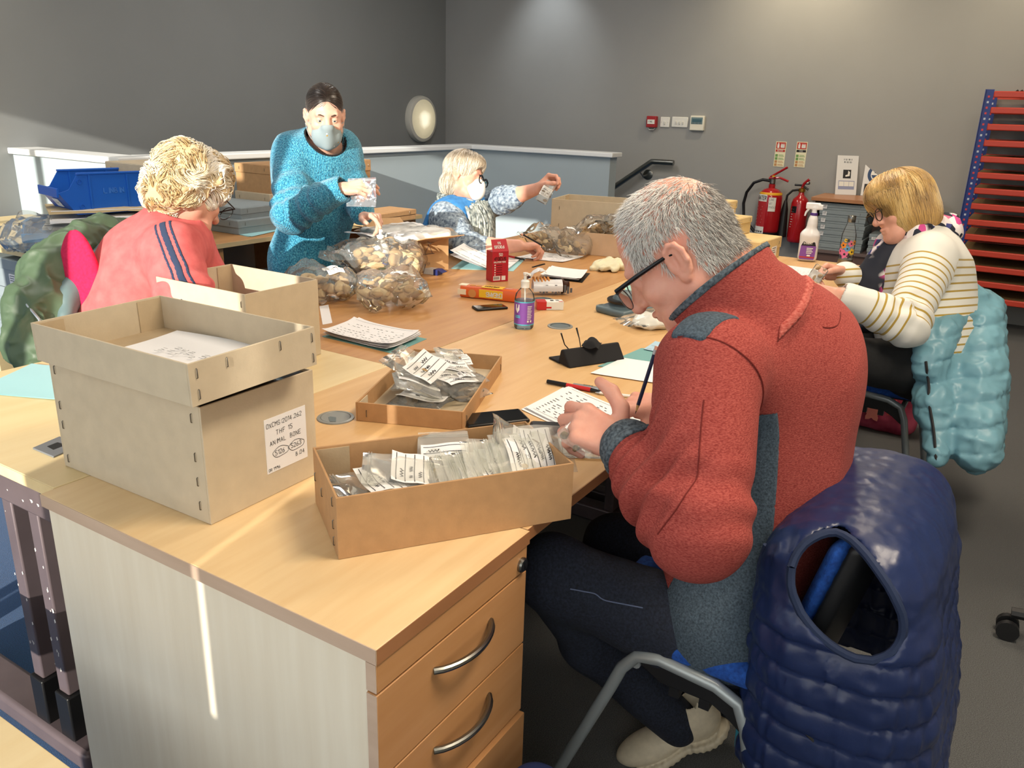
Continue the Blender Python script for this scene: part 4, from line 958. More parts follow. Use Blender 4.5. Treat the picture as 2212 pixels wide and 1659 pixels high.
def head_node(H, male=False, age=0.0, lids=True):
    skull = U(.03, H.e((0, -.012, .035), (.075, .097, .088)), H.e((0, .025, -.035), (.060, .066, .086)), H.c((-.045, -.005, -.07), (.045, -.005, -.07), .030),
              H.c((-.03, .055, -.095), (.03, .055, -.095), .020), H.e((0, .066, -.108), (.026, .024, .020)))
    face = U(.016, skull, H.e((-.040, .056, -.036), (.024, .024, .022)), H.e((.040, .056, -.036), (.024, .024, .022)), H.c((-.038, .079, .016), (.038, .079, .016), .010), H.c((0, .08, .012), (0, .085, -.02), .012))
    for sx in (-1, 1): face = SUB(face, H.e((sx*.031, .101, -.006), (.019, .020, .012)), .010)
    nose = U(.006, H.c((0, .086, .004), (0, .107, -.036), .0085, .0125), H.b((-.011, .096, -.040), .0085), H.b((.011, .096, -.040), .0085), H.b((0, .108, -.038), .011))
    if male: nose = U(.006, nose, H.b((0, .112, -.040), .0125))
    face = U(.010, face, nose)
    lips = U(.004, H.c((-.020, .083, -.071), (0, .094, -.0685), .0045, .0058), H.c((.020, .083, -.071), (0, .094, -.0685), .0045, .0058), H.c((-.016, .084, -.0785), (.016, .084, -.0785), .006), H.b((0, .090, -.0785), .0065))
    face = U(.006, face, lips); face = SUB(face, H.c((-.022, .093, -.0745), (.022, .093, -.0745), .0016), .002)
    if lids:
        for sx in (-1, 1): face = U(.004, face, SUB(H.b((sx*.031, .0755, -.006), .0142), H.e((sx*.031, .091, -.0095), (.0125, .012, .0034)), .0012))
    for sx in (-1, 1):
        rim = [(y*.88, z*.88) for y, z in [(-.002, -.030), (.006, -.012), (.006, .008), (.000, .026), (-.012, .033), (-.024, .028), (-.030, .012), (-.028, -.008), (-.016, -.026), (-.006, -.036)]]
        pts = [H.w(sx*(.078+(.008 if i in range(3, 8) else .002)+(-y*.18)-.004), y, z-.012) for i, (y, z) in enumerate(rim)]
        e1 = chain(pts, [.0048*H.sc]*len(pts), .003)
        plate = SUB(H.e((sx*.077, -.011, -.012), (.008, .017, .027)), H.e((sx*.088, -.006, -.012), (.010, .011, .018)), .004)
        lobe = H.e((sx*.075, -.004, -.041), (.006, .009, .011)); trag = H.b((sx*.075, .004, -.016), .006)
        anti = H.c((sx*.082, -.016, .004), (sx*.080, -.012, -.028), .0042)
        face = U(.006, face, U(.005, plate, e1, lobe, trag, anti))
    return face
def eyes(root, H, iris='5b6a6e', brow='4a382c'):
    for sx in (-1, 1): obj('eyebrow', MB().tube([tuple(H.w(sx*x, y, z)-np.array(root.location)) for x, y, z in ((.016, .0965, .013), (.030, .0945, .0185), (.046, .082, .014))], [.0022, .0026, .0012], 6), mat('brow_'+brow, brow, .8), root)
    for sx in (-1, 1):
        c = H.w(sx*.031, .0752, -.007); r = .0122*H.sc
        m = MB().lathe([(r*sin(a), r*cos(a)) for a in np.linspace(.02, pi-.02, 12)], n=16)
        o = obj('eye', m, mat('eye_white', 'e3dfd9', .2), root, smooth=60); Q = Vector((0, 0, 1)).rotation_difference(Vector(H.f-.3*H.u)); o.rotation_euler = Q.to_euler()
        o.location = Vector(c)-Vector(root.location)
        obj('iris', MB().lathe([(.0055*H.sc, r*.9), (.005*H.sc, r*.96), (.0026*H.sc, r*1.005), (.0, r*1.012)], n=16, caps=False), mat('iris_'+iris, iris, .2), o)
        obj('pupil', MB().lathe([(.0026*H.sc, r*1.0), (.0022*H.sc, r*1.012), (.0, r*1.016)], n=12, caps=False), m_blk, o)
def hand_node(Wp, d, n, right, sc=1.0, curls=((.3, .5, .3),)*4, spread=(.10, .02, -.05, -.13), thumb=((.55, .75, .25), (.8, .5, .3), (.9, .25, .3)), fat=1.0):
    d = nrm(d); n = np.asarray(n, float); n = nrm(n-d*(n@d)); t = np.cross(d, n) if right else np.cross(n, d); Wp = np.asarray(Wp, float)
    K = []; palm = []
    for i in range(4):
        k = Wp+(d*(.086, .090, .086, .077)[i]+t*(.029, .0095, -.010, -.028)[i]-n*(.002, .0, .001, .004)[i])*sc; K.append(k)
        palm.append(cap(Wp+(d*.012+t*(.016, .006, -.006, -.016)[i])*sc, k, .0125*sc*fat, .0105*sc*fat))
    palm += [ell(Wp+(d*.042+t*.020+n*.010)*sc, (.016*sc*fat, .030*sc, .014*sc), np.array([t, d, n])), ell(Wp+(d*.045-t*.018+n*.008)*sc, (.013*sc*fat, .032*sc, .012*sc), np.array([t, d, n]))]
    P = U(.010*sc, *palm); parts = []; tips = []
    for i in range(4):
        a = 0; p = K[i]; pts = [p]; sg = ((.042, .026, .020), (.046, .029, .021), (.043, .027, .021), (.033, .020, .019))[i]
        for j in range(3):
            a += curls[min(i, len(curls)-1)][j]; q = d*cos(a)+n*sin(a)+t*spread[i]*cos(a); p = p+nrm(q)*sg[j]*sc; pts.append(p)
        f = .87 if i == 3 else (1.0 if i < 2 else .96); rs = [v*sc*fat*f for v in (.0100, .0090, .0082, .0068)]
        parts.append(chain(pts, rs, .003)); tips.append(pts)
    B = Wp+(d*.018+t*.020+n*.006)*sc; p = B; pts = [p]
    for j, (a, b, c) in enumerate(thumb): p = p+nrm(d*a+t*b+n*c)*(.044, .033, .027)[j]*sc; pts.append(p)
    parts.append(chain(pts, [.0145*sc*fat, .0118*sc*fat, .0108*sc*fat, .0080*sc*fat], .006)); tips.append(pts)
    ns = []
    for f in parts: ns.append(U(.0075*sc, P, f))
    return U(.0005, *ns), K, tips
def strands(name, pos, wid, material, parent, org, rnd=None, taper=True):
    """thin three sided hairs: pos is (N, m, 3)"""
    N, m, _ = pos.shape; t = np.gradient(pos, axis=1); t /= np.linalg.norm(t, axis=2, keepdims=True)+1e-9
    a = np.cross(t, np.array([.31, .52, .79])); a /= np.linalg.norm(a, axis=2, keepdims=True)+1e-9; b = np.cross(t, a)
    w = (np.asarray(wid).reshape(-1, 1, 1))*((1-.85*np.linspace(0, 1, m)**2).reshape(1, m, 1) if taper else 1.0)
    ring = np.stack([pos+(a*cos(q)+b*sin(q))*w for q in (0, 2*pi/3, 4*pi/3)], 2)           # N, m, 3, 3
    V = ring.reshape(-1, 3); base = (np.arange(N)[:, None, None]*m+np.arange(m-1)[None, :, None])*3
    k = np.arange(3)[None, None, :]; k2 = (k+1) % 3
    Q = np.stack([base+k, base+k2, base+3+k2, base+3+k], -1).reshape(-1, 4)
    rv = np.repeat(np.random.RandomState(5).rand(N) if rnd is None else rnd, m*3)
    return np_mesh(name, V, Q, material, parent, org, attrs={'tone': rv})
def hair_mat(name, tones, rough=.42):
    if name in MATS: return MATS[name]
    m = bpy.data.materials.new(name); m.use_nodes = True; nt = m.node_tree; b = nt.nodes['Principled BSDF']; b.inputs['Roughness'].default_value = rough
    at = nt.nodes.new('ShaderNodeAttribute'); at.attribute_name = 'tone'; rp = nt.nodes.new('ShaderNodeValToRGB'); cr = rp.color_ramp
    while len(cr.elements) < len(tones): cr.elements.new(.5)
    for i, c in enumerate(tones): cr.elements[i].position = i/(len(tones)-1); cr.elements[i].color = (*lin(c), 1)
    nt.links.new(at.outputs['Fac'], rp.inputs[0]); nt.links.new(rp.outputs[0], b.inputs['Base Color']); b.inputs['Sheen Weight'].default_value = .2
    m.diffuse_color = (*lin(tones[len(tones)//2]), 1); MATS[name] = m; return m
def comb(nd, roots, dirf, steps, step, off, seed=0, lift=None):
    """grow hairs over a solid: march along dirf and stay off(k) above its surface"""
    p = roots.astype(np.float32); out = [p]; N = len(p); rs = np.random.RandomState(seed); jit = rs.normal(0, 1, (N, 3))
    for k in range(1, steps):
        q = p+nrm2(dirf(p, k, jit))*step.reshape(-1, 1); d, G = sdf_grad(nd, q.astype(np.float32), .004)
        tgt = off*(1.0 if lift is None else lift(k/(steps-1))); q = q-(d-tgt)[:, None]*G; out.append(q); p = q
    return np.stack(out, 1)
def nrm2(a): return a/(np.linalg.norm(a, axis=1, keepdims=True)+1e-9)
def on_surface(nd, lo, hi, n, seed, pred):
    rs = np.random.RandomState(seed); P = (np.asarray(lo)+rs.rand(n*6, 3)*(np.asarray(hi)-np.asarray(lo))).astype(np.float32)
    d, G = sdf_grad(nd, P, .003); P = P[np.abs(d) < .03]
    for _ in range(3): d, G = sdf_grad(nd, P, .003); P = P-d[:, None]*G
    P = P[pred(P)]; return P[:n].astype(np.float32)
def seam(name, nd, pts, r, material, parent, org, off=.0, n=40):
    """a stitched line laid on a solid through the given points"""
    P = np.array(pts, float); L = np.r_[0, np.cumsum(np.linalg.norm(np.diff(P, axis=0), axis=1))]; s = np.linspace(0, L[-1], n)
    Q = np.stack([np.interp(s, L, P[:, i]) for i in range(3)], 1).astype(np.float32)
    for _ in range(6): d, G = sdf_grad(nd, Q, .003); Q = Q-(d-off)[:, None]*G
    for _ in range(25): Q[1:-1] = (Q[:-2]+2*Q[1:-1]+Q[2:])/4
    d, G = sdf_grad(nd, Q, .003); Q = Q-(d-off)[:, None]*G
    return obj(name, MB().tube([tuple(p) for p in (Q-_v(org))], r, 6), material, parent)
def folds(a, b, lam, amp, c0, c1, seed=0, twist=.6):
    """cloth folds that ring a limb a-b between c0 and c1 (fractions)"""
    a, b = _v(a), _v(b); ba = b-a; L = float(np.linalg.norm(ba)); u = ba/L
    def f(P):
        q = P-a; s = q@u/L; env = np.clip(1-np.abs((s-(c0+c1)/2)/((c1-c0)/2)), 0, 1)
        rad = np.linalg.norm(q-np.outer(q@u, u), axis=1); env = env*np.clip(1-(rad-.09)/.05, 0, 1)
        n = vnoise(P, 9, seed)*1.4+vnoise(P, 22, seed+5)*.6
        return -(amp*env*np.sin(2*pi*s*L/lam+n*2.2*twist+seed)).astype(np.float32)
    return f
def drape(sc, amp, seed, st=(1, 1, 1)):
    def f(P): return (-amp*(ridged(P*np.array(st), sc, seed)-.3)-amp*.4*vnoise(P*np.array(st), sc*2.6, seed+9)).astype(np.float32)
    return f
def addf(*fs):
    def f(P):
        o = fs[0](P)
        for g in fs[1:]: o = o+g(P)
        return o
    return f
m_skin = mat('skin_ruddy', 'd0907d', .5, var=.12, vs=22, sss=.12, bump=.15, bs=300, col2='dba491'); m_skin2 = mat('skin_fair', 'd9ab97', .48, var=.05, vs=25, sss=.12, bump=.1, bs=300)
m_skin3 = mat('skin_pink', 'd09a86', .48, var=.08, vs=25, sss=.12, bump=.1, bs=300)
def cloth(name, c1, c2, vs=300, st=(1, 1, 1), var=.2, bump=.5, bs=500, rough=.9, sheen=.0):
    return mat(name, c1, rough, var=var, vs=vs, col2=c2, stretch=st, bump=bump, bs=bs, sheen=sheen, detail=3)
m_denim = cloth('washed_denim', '2c3843', '4f5f6d', 260, (1, 1, 1)); m_denimd = cloth('denim_edge', '26313b', '65727c', 160)
m_jeans = cloth('dark_jeans', '10141f', '222a3c', 200)
def rad_(P, a, b):
    u = nrm(np.asarray(b)-np.asarray(a)); q = P-np.asarray(a); return np.linalg.norm(q-np.outer(q@u, u), axis=1)
# ------------------------------------------------------------------ papers and folders
def facing(p, q): return math.atan2(q[1]-p[1], q[0]-p[0])
def papers(name, label, cat, p0, p1, p2, n=1, th=.0004, material=None, curl=.004, seed=0, z=.7306, lines=0, group=None, lift=None, under=None, table=False):
    """a stack of sheets; p0, p1 = ends of one edge and p2 = the end of the edge that leaves p0 (points on the desk)"""
    p0, p1, p2 = [np.asarray(q, float) for q in (p0, p1, p2)]; o = (p1+p2)/2; t = thing(name, label, cat, (o[0], o[1], z), group=group); ex, ey = (p1-p0)[:2], (p2-p0)[:2]; r = random.Random(seed)
    def mk(k, sc=1.0, da=0.0, dx=(0, 0)):
        zz = k*th; ca, sa = cos(da), sin(da)
        def f(u, v):
            x = ((u-.5)*ex[0]+(v-.5)*ey[0])*sc; y = ((u-.5)*ex[1]+(v-.5)*ey[1])*sc
            h = curl*((2*u-1)**4*.6+(2*v-1)**4*.5)*(.4+.6*k/max(1, n)) + (lift(u, v) if lift else 0)*(k+1)/n
            return (x*ca-y*sa+dx[0], x*sa+y*ca+dx[1], zz+h)
        return f
    zb_ = 0
    if under:
        obj('folder_cover', MB().sheet(lambda u, v: (((u-.5)*ex[0]+(v-.5)*ey[0])*1.08+.006, ((u-.5)*ex[1]+(v-.5)*ey[1])*1.08-.008, .0008), 1, 1, .0007), under, t, smooth=0); zb_ = .0012; t.location.z += 0
    for k in range(n):
        f = mk(k+2*bool(under), 1.0, r.uniform(-.05, .05)*(n > 1), (r.uniform(-.006, .006)*(n > 1), r.uniform(-.006, .006)*(n > 1)))
        o_ = obj('sheet', MB().sheet(f, 10, 10, .0003), material or m_white, t)
    if lines:
        g = MB(); rr = random.Random(seed+5)
        for q in range(lines):
            v = .1+.8*q/lines; a = .06
            while a < .9:
                ln = rr.uniform(.015, .05 if table else .16); 
                if rr.random() < .75: g.sheet(lambda x, y: tuple(Vector(f(a+ln*x, v+.012*y))+Vector((0, 0, .0007))), 3, 1)
                a += ln+rr.uniform(.015, .05)
        if table:
            for v in (.06, .95): g.sheet(lambda x, y: tuple(Vector(f(.05+.88*x, v+.004*y))+Vector((0, 0, .0007))), 8, 1)
        obj('print', g, m_ink, o_, smooth=0)
    return t
P = lambda x, y: atz(x, y)
papers('folder_papers', 'teal folder with a fanned stack of drawn sheets by the empty box', 'papers', P(697, 728), P(838, 762), P(770, 702), 5, .0022, under=m_teal, seed=3, lines=7, curl=.012, table=True)
papers('folder_papers', 'raised white sheet on a light blue folder behind the red pen box', 'papers', P(975, 580), P(1100, 585), P(1010, 555), 2, .002, under=m_cyan, seed=4, lift=lambda u, v: .035*max(0, 1-u*1.6), lines=3)
papers('folder_papers', 'plain white pad on dark board right of the opened biscuits', 'papers', P(1170, 600), P(1250, 610), P(1190, 582), 4, .002, under=m_blk, seed=5, curl=.006)
papers('paper_sheet', 'curled written sheet in front of the masked woman\'s writing hand', 'paper', P(1115, 557), P(1215, 568), P(1165, 545), 1, seed=6, lines=6, curl=.012)
papers('recording_sheet', 'form under the grey-haired man\'s hands, top of two', 'paper', P(1128, 886), P(1385, 1000), P(1216, 838), 3, .0012, seed=7, lines=13, table=True, curl=.004)
papers('paper_sheet', 'plain white sheet beyond the man\'s pencil', 'paper', P(1275, 808), P(1420, 830), P(1345, 775), 1, seed=8, curl=.003, z=.7325)
papers('folder', 'pale teal folder beneath the plain sheet by the spectacle case', 'folder', P(1290, 790), P(1440, 800), P(1390, 752), 2, .0006, m_teal, curl=.001, seed=9)
papers('leaflet', 'blue and white printed leaflet beside the man\'s collar', 'leaflet', P(1390, 757), P(1460, 770), P(1415, 740), 1, seed=10, material=mat('leaflet_blue', 'a9c9dd', .5), z=.7335, lines=2)
papers('folder', 'light blue folder on the sunlit left desk', 'folder', P(-60, 850), P(125, 865), P(65, 790), 3, .0014, m_cyan, curl=.002, seed=11)
papers('paper_sheet', 'small white card peeping out beside the empty tall box', 'paper', P(697, 702), P(718, 698), P(690, 662), 1, seed=12, curl=.002)
papers('paper_sheet', 'form under the striped woman\'s hands', 'paper', P(1692, 592), P(1790, 606), P(1690, 572), 1, seed=13, lines=6, curl=.003, table=True)
papers('folder', 'light blue folder left of the standing woman', 'folder', P(488, 502), P(540, 512), P(560, 488), 2, .002, m_cyan, curl=.001, seed=14)
papers('folder_papers', 'grey folder of papers beside the curly haired woman\'s face', 'papers', P(455, 498), P(505, 492), P(470, 482), 2, .004, mat('folder_grey', 'a9aaa6', .6), under=m_blk, curl=.002, seed=15)
papers('tent_card', 'mint green card standing behind the weighing scale', 'card', P(1347, 655), P(1385, 660), P(1350, 632), 1, material=mat('mint_card', 'a3d6cd', .6), seed=16, lift=lambda u, v: .035*v)
# ------------------------------------------------------------------ writing tools
def pen(name, label, cat, a, b, r, segs, z=.7312, group=None):
    a, b = [np.asarray(q, float) for q in (a, b)]; z = z+r if a[2] == b[2] else 0
    A, B = (Vector((a[0], a[1], z)), Vector((b[0], b[1], z))) if z else (Vector(a), Vector(b)); t = thing(name, label, cat, tuple((A+B)/2), group=group); o = (A+B)/2
    for nm, s0, s1, r0, r1, m in segs: obj(nm, MB().tube([A.lerp(B, s0)-o, A.lerp(B, s1)-o], [r0*r, r1*r], 10), m, t)
    return t
m_pr = mat('pen_red', 'c22a2c', .3); m_sil = mat('pen_silver', 'b9bcbf', .3, .7); m_wood = mat('pencil_wood', 'c9a06a', .7); m_navyp = mat('pencil_navy', '1d2340', .3)
pen('marker_pen', 'black and red pen lying above the silver marker', 'pen', P(1182, 829), P(1300, 852), .0055, [('cap', 0, .36, 1, 1.05, m_blk), ('barrel', .36, .8, 1, 1, m_pr), ('clip_end', .8, 1, .9, .5, m_blk)])
mk = pen('marker_pen', 'silver permanent marker with black lettering near the form', 'pen', P(1238, 838), P(1314, 850), .0062, [('barrel', 0, .72, 1, 1, m_sil), ('cap', .72, 1, .95, .8, mat('cap_grey', '8b8f93', .4))])
lw = MB(); stroke(lw, 'SHARPIE', -.02, -.002, .0055, .14, z=.0064, track=.9); ob = obj('lettering', lw, m_ink, mk, smooth=0); a_, b_ = P(1238, 838), P(1314, 850); ob.rotation_euler = (0, 0, facing(a_, b_))
pen('pen', 'white and clear ballpoint below the silver marker', 'pen', P(1286, 852), P(1362, 860), .004, [('tip', 0, .12, .3, .8, m_sil), ('barrel', .12, 1, 1, 1, mat('pen_white', 'e5e5e2', .3))])
pen('pencil', 'dark blue pencil held by the grey-haired man', 'pencil', atd(1419, 748, 1.74), atd(1372, 895, 1.77), .0042, [('eraser', 0, .05, 1, 1, mat('eraser_pink', 'd8a08a', .7)), ('ferrule', .05, .12, 1.05, 1.05, m_sil), ('shaft', .12, .86, 1, 1, m_navyp), ('point', .86, .95, .95, .35, m_wood), ('lead', .95, 1, .3, .05, m_blk)])
pen('pen', 'red and black pen on the folder behind the red pen box', 'pen', P(1095, 558), P(1132, 567), .005, [('barrel', 0, .5, 1, 1, m_pr), ('cap', .5, 1, 1, .8, m_blk)], z=.738)
pen('pen', 'black pen behind the opened biscuits', 'pen', P(1150, 578), P(1176, 571), .0055, [('barrel', 0, .6, .8, 1, m_blk), ('cap', .6, 1, 1.05, .9, m_blk)])
pen('pen', 'short red pen by the striped woman\'s form', 'pen', P(1700, 604), P(1728, 606), .005, [('barrel', 0, .8, 1, 1, m_pr), ('tip', .8, 1, .8, .3, m_pr)], z=.733)
# ------------------------------------------------------------------ bottles
m_clr = film_mat('clear_plastic', 'fbfcfc', .10, .05, .04); m_purple = mat('label_purple', '7d4aa0', .4, var=.05, vs=20); m_gel = film_mat('clear_gel', 'eef5f5', .2, .06, .05); m_cynl = mat('label_cyan', '4fb3c9', .4)
def sanitiser(label, loc, s, rz):
    t = thing('sanitiser_bottle', label, 'bottle', loc, rz)
    obj('bottle', MB().lathe([(.0, 0), (.033, 0), (.037, .006), (.038, .02), (.038, .115), (.034, .135), (.022, .15), (.016, .156), (.015, .166)], n=32, caps=False).moved(Matrix.Scale(s, 4)), m_clr, t, smooth=50)
    obj('gel', MB().lathe([(.0, .004), (.034, .004), (.036, .02), (.036, .108), (.0, .11)], n=28, caps=False).moved(Matrix.Scale(s, 4)), m_gel, t, smooth=50)
    lb = obj('label', MB().lathe([(.0386, .02), (.0386, .108)], n=36, caps=False).moved(Matrix.Scale(s, 4)), m_purple, t, smooth=50)
    obj('label_edge', MB().lathe([(.0388, .105), (.0388, .109)], n=36, caps=False).lathe([(.0388, .018), (.0388, .022)], n=36, caps=False).moved(Matrix.Scale(s, 4)), m_cynl, t, smooth=50)
    g = MB()
    def wr(x0, z0, x1, z1):
        n = 5; g.add([(-.0392*sin(a), -.0392*cos(a), z) for z in (z0, z1) for a in np.linspace(-x1/.0392, -x0/.0392, n)], [(i, i+1, n+i+1, n+i) for i in range(n-1)])
    for k in range(9): wr(.012, .09-.006*k, .032-.002*(k % 3), .0925-.006*k)
    for x in (.012, .024): wr(x, .03, x+.007, .038)
    obj('small_print', g.moved(Matrix.Scale(s, 4)), m_wht, lb, smooth=0)
    g2 = MB().add([(-.0393*sin(a), -.0393*cos(a), z) for a, z in ((.95, .098), (.5, .098), (.5, .078), (.72, .064), (.95, .078))], [(0, 1, 2, 3, 4)]); obj('shield_mark', g2.moved(Matrix.Scale(s, 4)), m_wht, lb, smooth=0)
    g3 = MB()
    for z0 in (.046, .052): g3.add([(-.0393*sin(a), -.0393*cos(a), z) for z in (z0, z0+.004) for a in (.98, .7, .4)], [(0, 1, 4, 3), (1, 2, 5, 4)])
    obj('name_band', g3.moved(Matrix.Scale(s, 4)), m_cynl, lb, smooth=0)
    p = obj('pump', MB().lathe([(.0165, .158), (.0165, .182), (.013, .186), (.006, .188), (.006, .205), (.009, .207), (.009, .214), (.0, .216)], n=24, caps=False).tube([(0, 0, .211), (.012, -.012, .211), (.022, -.02, .207)], .0045, 8).moved(Matrix.Scale(s, 4)), m_wht, t, smooth=40)
    obj('dip_tube', MB().tube([(0, 0, .155), (.004, 0, .01)], .0028, 8).moved(Matrix.Scale(s, 4)), m_wht, t)
    return t
q = P(1130, 712); sanitiser('clear pump bottle with purple label on the desk in front of the biscuits', (q[0]+.02, q[1]+.01, .7305), .86, -1.03)
q = atz(1796, 415, .849); sanitiser('clear pump bottle with purple label on top of the bookcase', (q[0], q[1], .849), 1.0, -1.35)
# white soap bottle
q = P(817, 603); t = thing('soap_bottle', 'tall white pump bottle with blue label by the bone bags', 'bottle', (q[0]+.02, q[1], .7305), -.85)
obj('bottle', MB().lathe([(.0, 0), (.030, 0), (.034, .006), (.035, .02), (.035, .115), (.031, .138), (.018, .152), (.014, .158)], n=32, caps=False), mat('bottle_white', 'd3d5d4', .4), t, smooth=50)
obj('pump', MB().lathe([(.015, .156), (.016, .178), (.006, .182), (.006, .2), (.008, .203), (.0, .206)], n=20, caps=False).tube([(0, 0, .202), (.004, -.02, .202), (.006, -.028, .199)], .004, 8), m_wht, t, smooth=40)
def arc_panel(r, a0, a1, z0, z1, n=8): return MB().add([(-r*sin(a), -r*cos(a), z) for z in (z0, z1) for a in np.linspace(a0, a1, n)], [(i, i+1, n+i+1, n+i) for i in range(n-1)])
lb = obj('label', arc_panel(.0354, .35, -1.0, .048, .105), mat('label_blue', '2a3f8a', .4), t); obj('label_green', arc_panel(.0357, .35, -1.0, .042, .056), mat('label_green', '7fae3f', .4), t)
lw = MB(); stroke(lw, 'LYREC', 0, 0, .017, .2, track=.9); lw.v = [(-.036*sin(.25-x/.036*.95), -.036*cos(.25-x/.036*.95), .076+y) for x, y, z in lw.v]; obj('lettering', lw, m_wht, lb, smooth=0)
lw = MB(); stroke(lw, 'HAND SOAP', 0, 0, .008, .2); lw.v = [(-.0356*sin(.3-x/.0356*.9), -.0356*cos(.3-x/.0356*.9), .027+y) for x, y, z in lw.v]; obj('lettering', lw, m_ink, t, smooth=0)
# spray bottle
q = P(1742, 564); t = thing('spray_bottle', 'white trigger spray bottle with purple label at the far desk end', 'bottle', (q[0], q[1], .7305), -1.34)
sp = U(.03, rbox((0, 0, .075), (.046, .026, .075), .022), cap((0, 0, .13), (.004, 0, .20), .030, .016), cap((.003, 0, .19), (.004, 0, .235), .016, .0145)); solid('bottle', sp, .004, mat('spray_white', 'dcdde0', .3), t, (0, 0, 0))
obj('collar', MB().lathe([(.017, .222), (.018, .235), (.016, .24)], (.004, 0, 0), 20), mat('collar_purple', '4a2d78', .35), t)
tr_ = U(.006, rbox((-.004, 0, .272), (.034, .011, .016), .006), cap((.004, 0, .24), (.004, 0, .262), .012), rbox((.030, 0, .268), (.012, .012, .012), .004)); solid('trigger_head', tr_, .003, mat('trigger_clear', 'dfe3e8', .25), t, (0, 0, 0)); obj('trigger', MB().tube([(-.022, 0, .258), (-.034, 0, .24), (-.038, 0, .222)], [.006, .005, .0035], 8), MATS['trigger_clear'], t)
lb = obj('label', MB().prism([(-.036, .012), (.030, .012), (.034, .02), (.036, .075), (.028, .098), (.0, .108), (-.026, .1), (-.036, .08), (-.04, .02)], .0, .0012).moved(Matrix(((1, 0, 0, 0), (0, 0, -1, -.0258), (0, 1, 0, 0), (0, 0, 0, 1)))), m_purple, t, smooth=0)
obj('label_top', MB().prism([(-.035, .08), (.033, .08), (.028, .098), (.0, .108), (-.026, .1)], .0, .0012).moved(Matrix(((1, 0, 0, 0), (0, 0, -1, -.0268), (0, 1, 0, 0), (0, 0, 0, 1)))), m_blk, lb, smooth=0)
g = MB(); stroke(g, 'BIOQUAT', -.024, .088, .0085, .18, track=.9); [g.b2((-.008, .066-.008*k, .0), (.022-.005*(k % 2), .07-.008*k, .0008)) for k in range(4)]; g.b2((-.004, .028, 0), (.012, .036, .0008)); obj('small_print', g.moved(Matrix(((1, 0, 0, 0), (0, 0, -1, -.0285), (0, 1, 0, 0), (0, 0, 0, 1)))), m_wht, lb, smooth=0)
obj('red_band', MB().b2((-.038, -.0277, .020), (.033, -.027, .026)), m_sred, lb, smooth=0)
# flowered water bottle
q = P(1824, 573); t = thing('water_bottle', 'clear water bottle painted with bright flowers and steel cap', 'bottle', (q[0], q[1], .7305), -1.4)
obj('bottle', MB().lathe([(.0, .03), (.034, .03), (.0345, .12), (.033, .15), (.022, .19), (.017, .205), (.017, .212)], n=32, caps=False), m_clr, t, smooth=50)
obj('base', MB().lathe([(.0, 0), (.033, 0), (.035, .003), (.035, .032), (.0, .032)], n=32, caps=False), m_steel, t, smooth=40); obj('cap', MB().lathe([(.018, .21), (.019, .212), (.019, .238), (.017, .242), (.0, .242)], n=28, caps=False), m_steel, t, smooth=40)
rs = random.Random(3)
for k, (a, z, r, c) in enumerate([(.55, .10, .015, 'e08a2e'), (-.5, .11, .014, 'e0709a'), (-.05, .085, .013, '5f9ed0'), (.25, .058, .019, 'dd6fa0'), (-.75, .07, .016, 'e6c23c'), (.95, .07, .014, 'e0709a'), (.75, .045, .010, '3b3f55'), (-.4, .05, .011, '30373a'), (0.0, .125, .008, '30373a'), (-.95, .115, .012, 'e09a3c'), (.3, .125, .008, 'e6c23c')]):
    def on(rr, ph): aa = a+rr*cos(ph)/.035; return (-.0352*sin(aa), -.0352*cos(aa), z+rr*sin(ph))
    m = MB().add([on(r*(1+.22*cos(5*ph)), ph) for ph in np.linspace(0, 2*pi, 26)[:-1]], [tuple(range(25))]); f = obj('painted_flower', m, mat('flower_'+c, c, .5), t, smooth=0)
    mm = MB().add([tuple(np.array(on(r*.3, ph))*np.array([1.01, 1.01, 1])) for ph in np.linspace(0, 2*pi, 11)[:-1]], [tuple(range(10))]); obj('flower_eye', mm, m_dark, f, smooth=0)
# ------------------------------------------------------------------ boxes of stationery, biscuits, gadgets
q = P(1065, 608); t = thing('pen_box', 'red box of ballpoint pens with open top flap', 'box', (q[0]+.03, q[1]-.0, .7305), -.55)
m_rb = mat('box_red', 'b3202f', .4); m_rbd = mat('box_red_dark', '8d1724', .4)
obj('carton', MB().b2((-.037, -.03, 0), (.037, .03, .125)), m_rb, t, bevel=.001); obj('flap', MB().add([(-.037, -.031, .125), (.037, -.031, .125), (.035, -.005, .172), (-.033, -.005, .172), (-.037, -.029, .125), (.037, -.029, .125), (.035, -.003, .172), (-.033, -.003, .172)], [(0, 1, 2, 3), (7, 6, 5, 4), (0, 4, 5, 1), (2, 6, 7, 3), (1, 5, 6, 2), (0, 3, 7, 4)]), m_rb, t, smooth=0)
obj('side_print', MB().b2((.037, -.022, .02), (.0374, .022, .1)), m_rbd, t)
FM = Matrix(((1, 0, 0, 0), (0, 0, -1, -.0302), (0, 1, 0, 0), (0, 0, 0, 1)))
g = MB(); stroke(g, '50', -.007, .107, .011, .2); stroke(g, 'BALLPOINT PENS', -.03, .079, .006, .2, track=.82); [g.b2((-.027, .067-.010*k, 0), (-.022, .072-.010*k, .0006)) for k in range(5)]; g.b2((-.032, .006, 0), (.0, .024, .0006)); g.b2((.006, .006, 0), (.024, .024, .0006)); obj('print', g.moved(FM), m_wht, t, smooth=0)
g = MB(); stroke(g, 'FOCUS', -.022, .089, .012, .24); g.add([(-.03, .095, .0006), (-.025, .1, .0006), (-.025, .09, .0006)], [(0, 1, 2)]); [g.b2((-.018, .068-.010*k, 0), (.008, .070-.010*k, .0006)) for k in range(5)]; [g.b2((-.03+.0033*k, .010, .0004), (-.0285+.0033*k, .021, .0012)) for k in range(8)]; obj('dark_print', g.moved(FM), mat('print_maroon', '4a0f16', .5), t, smooth=0)
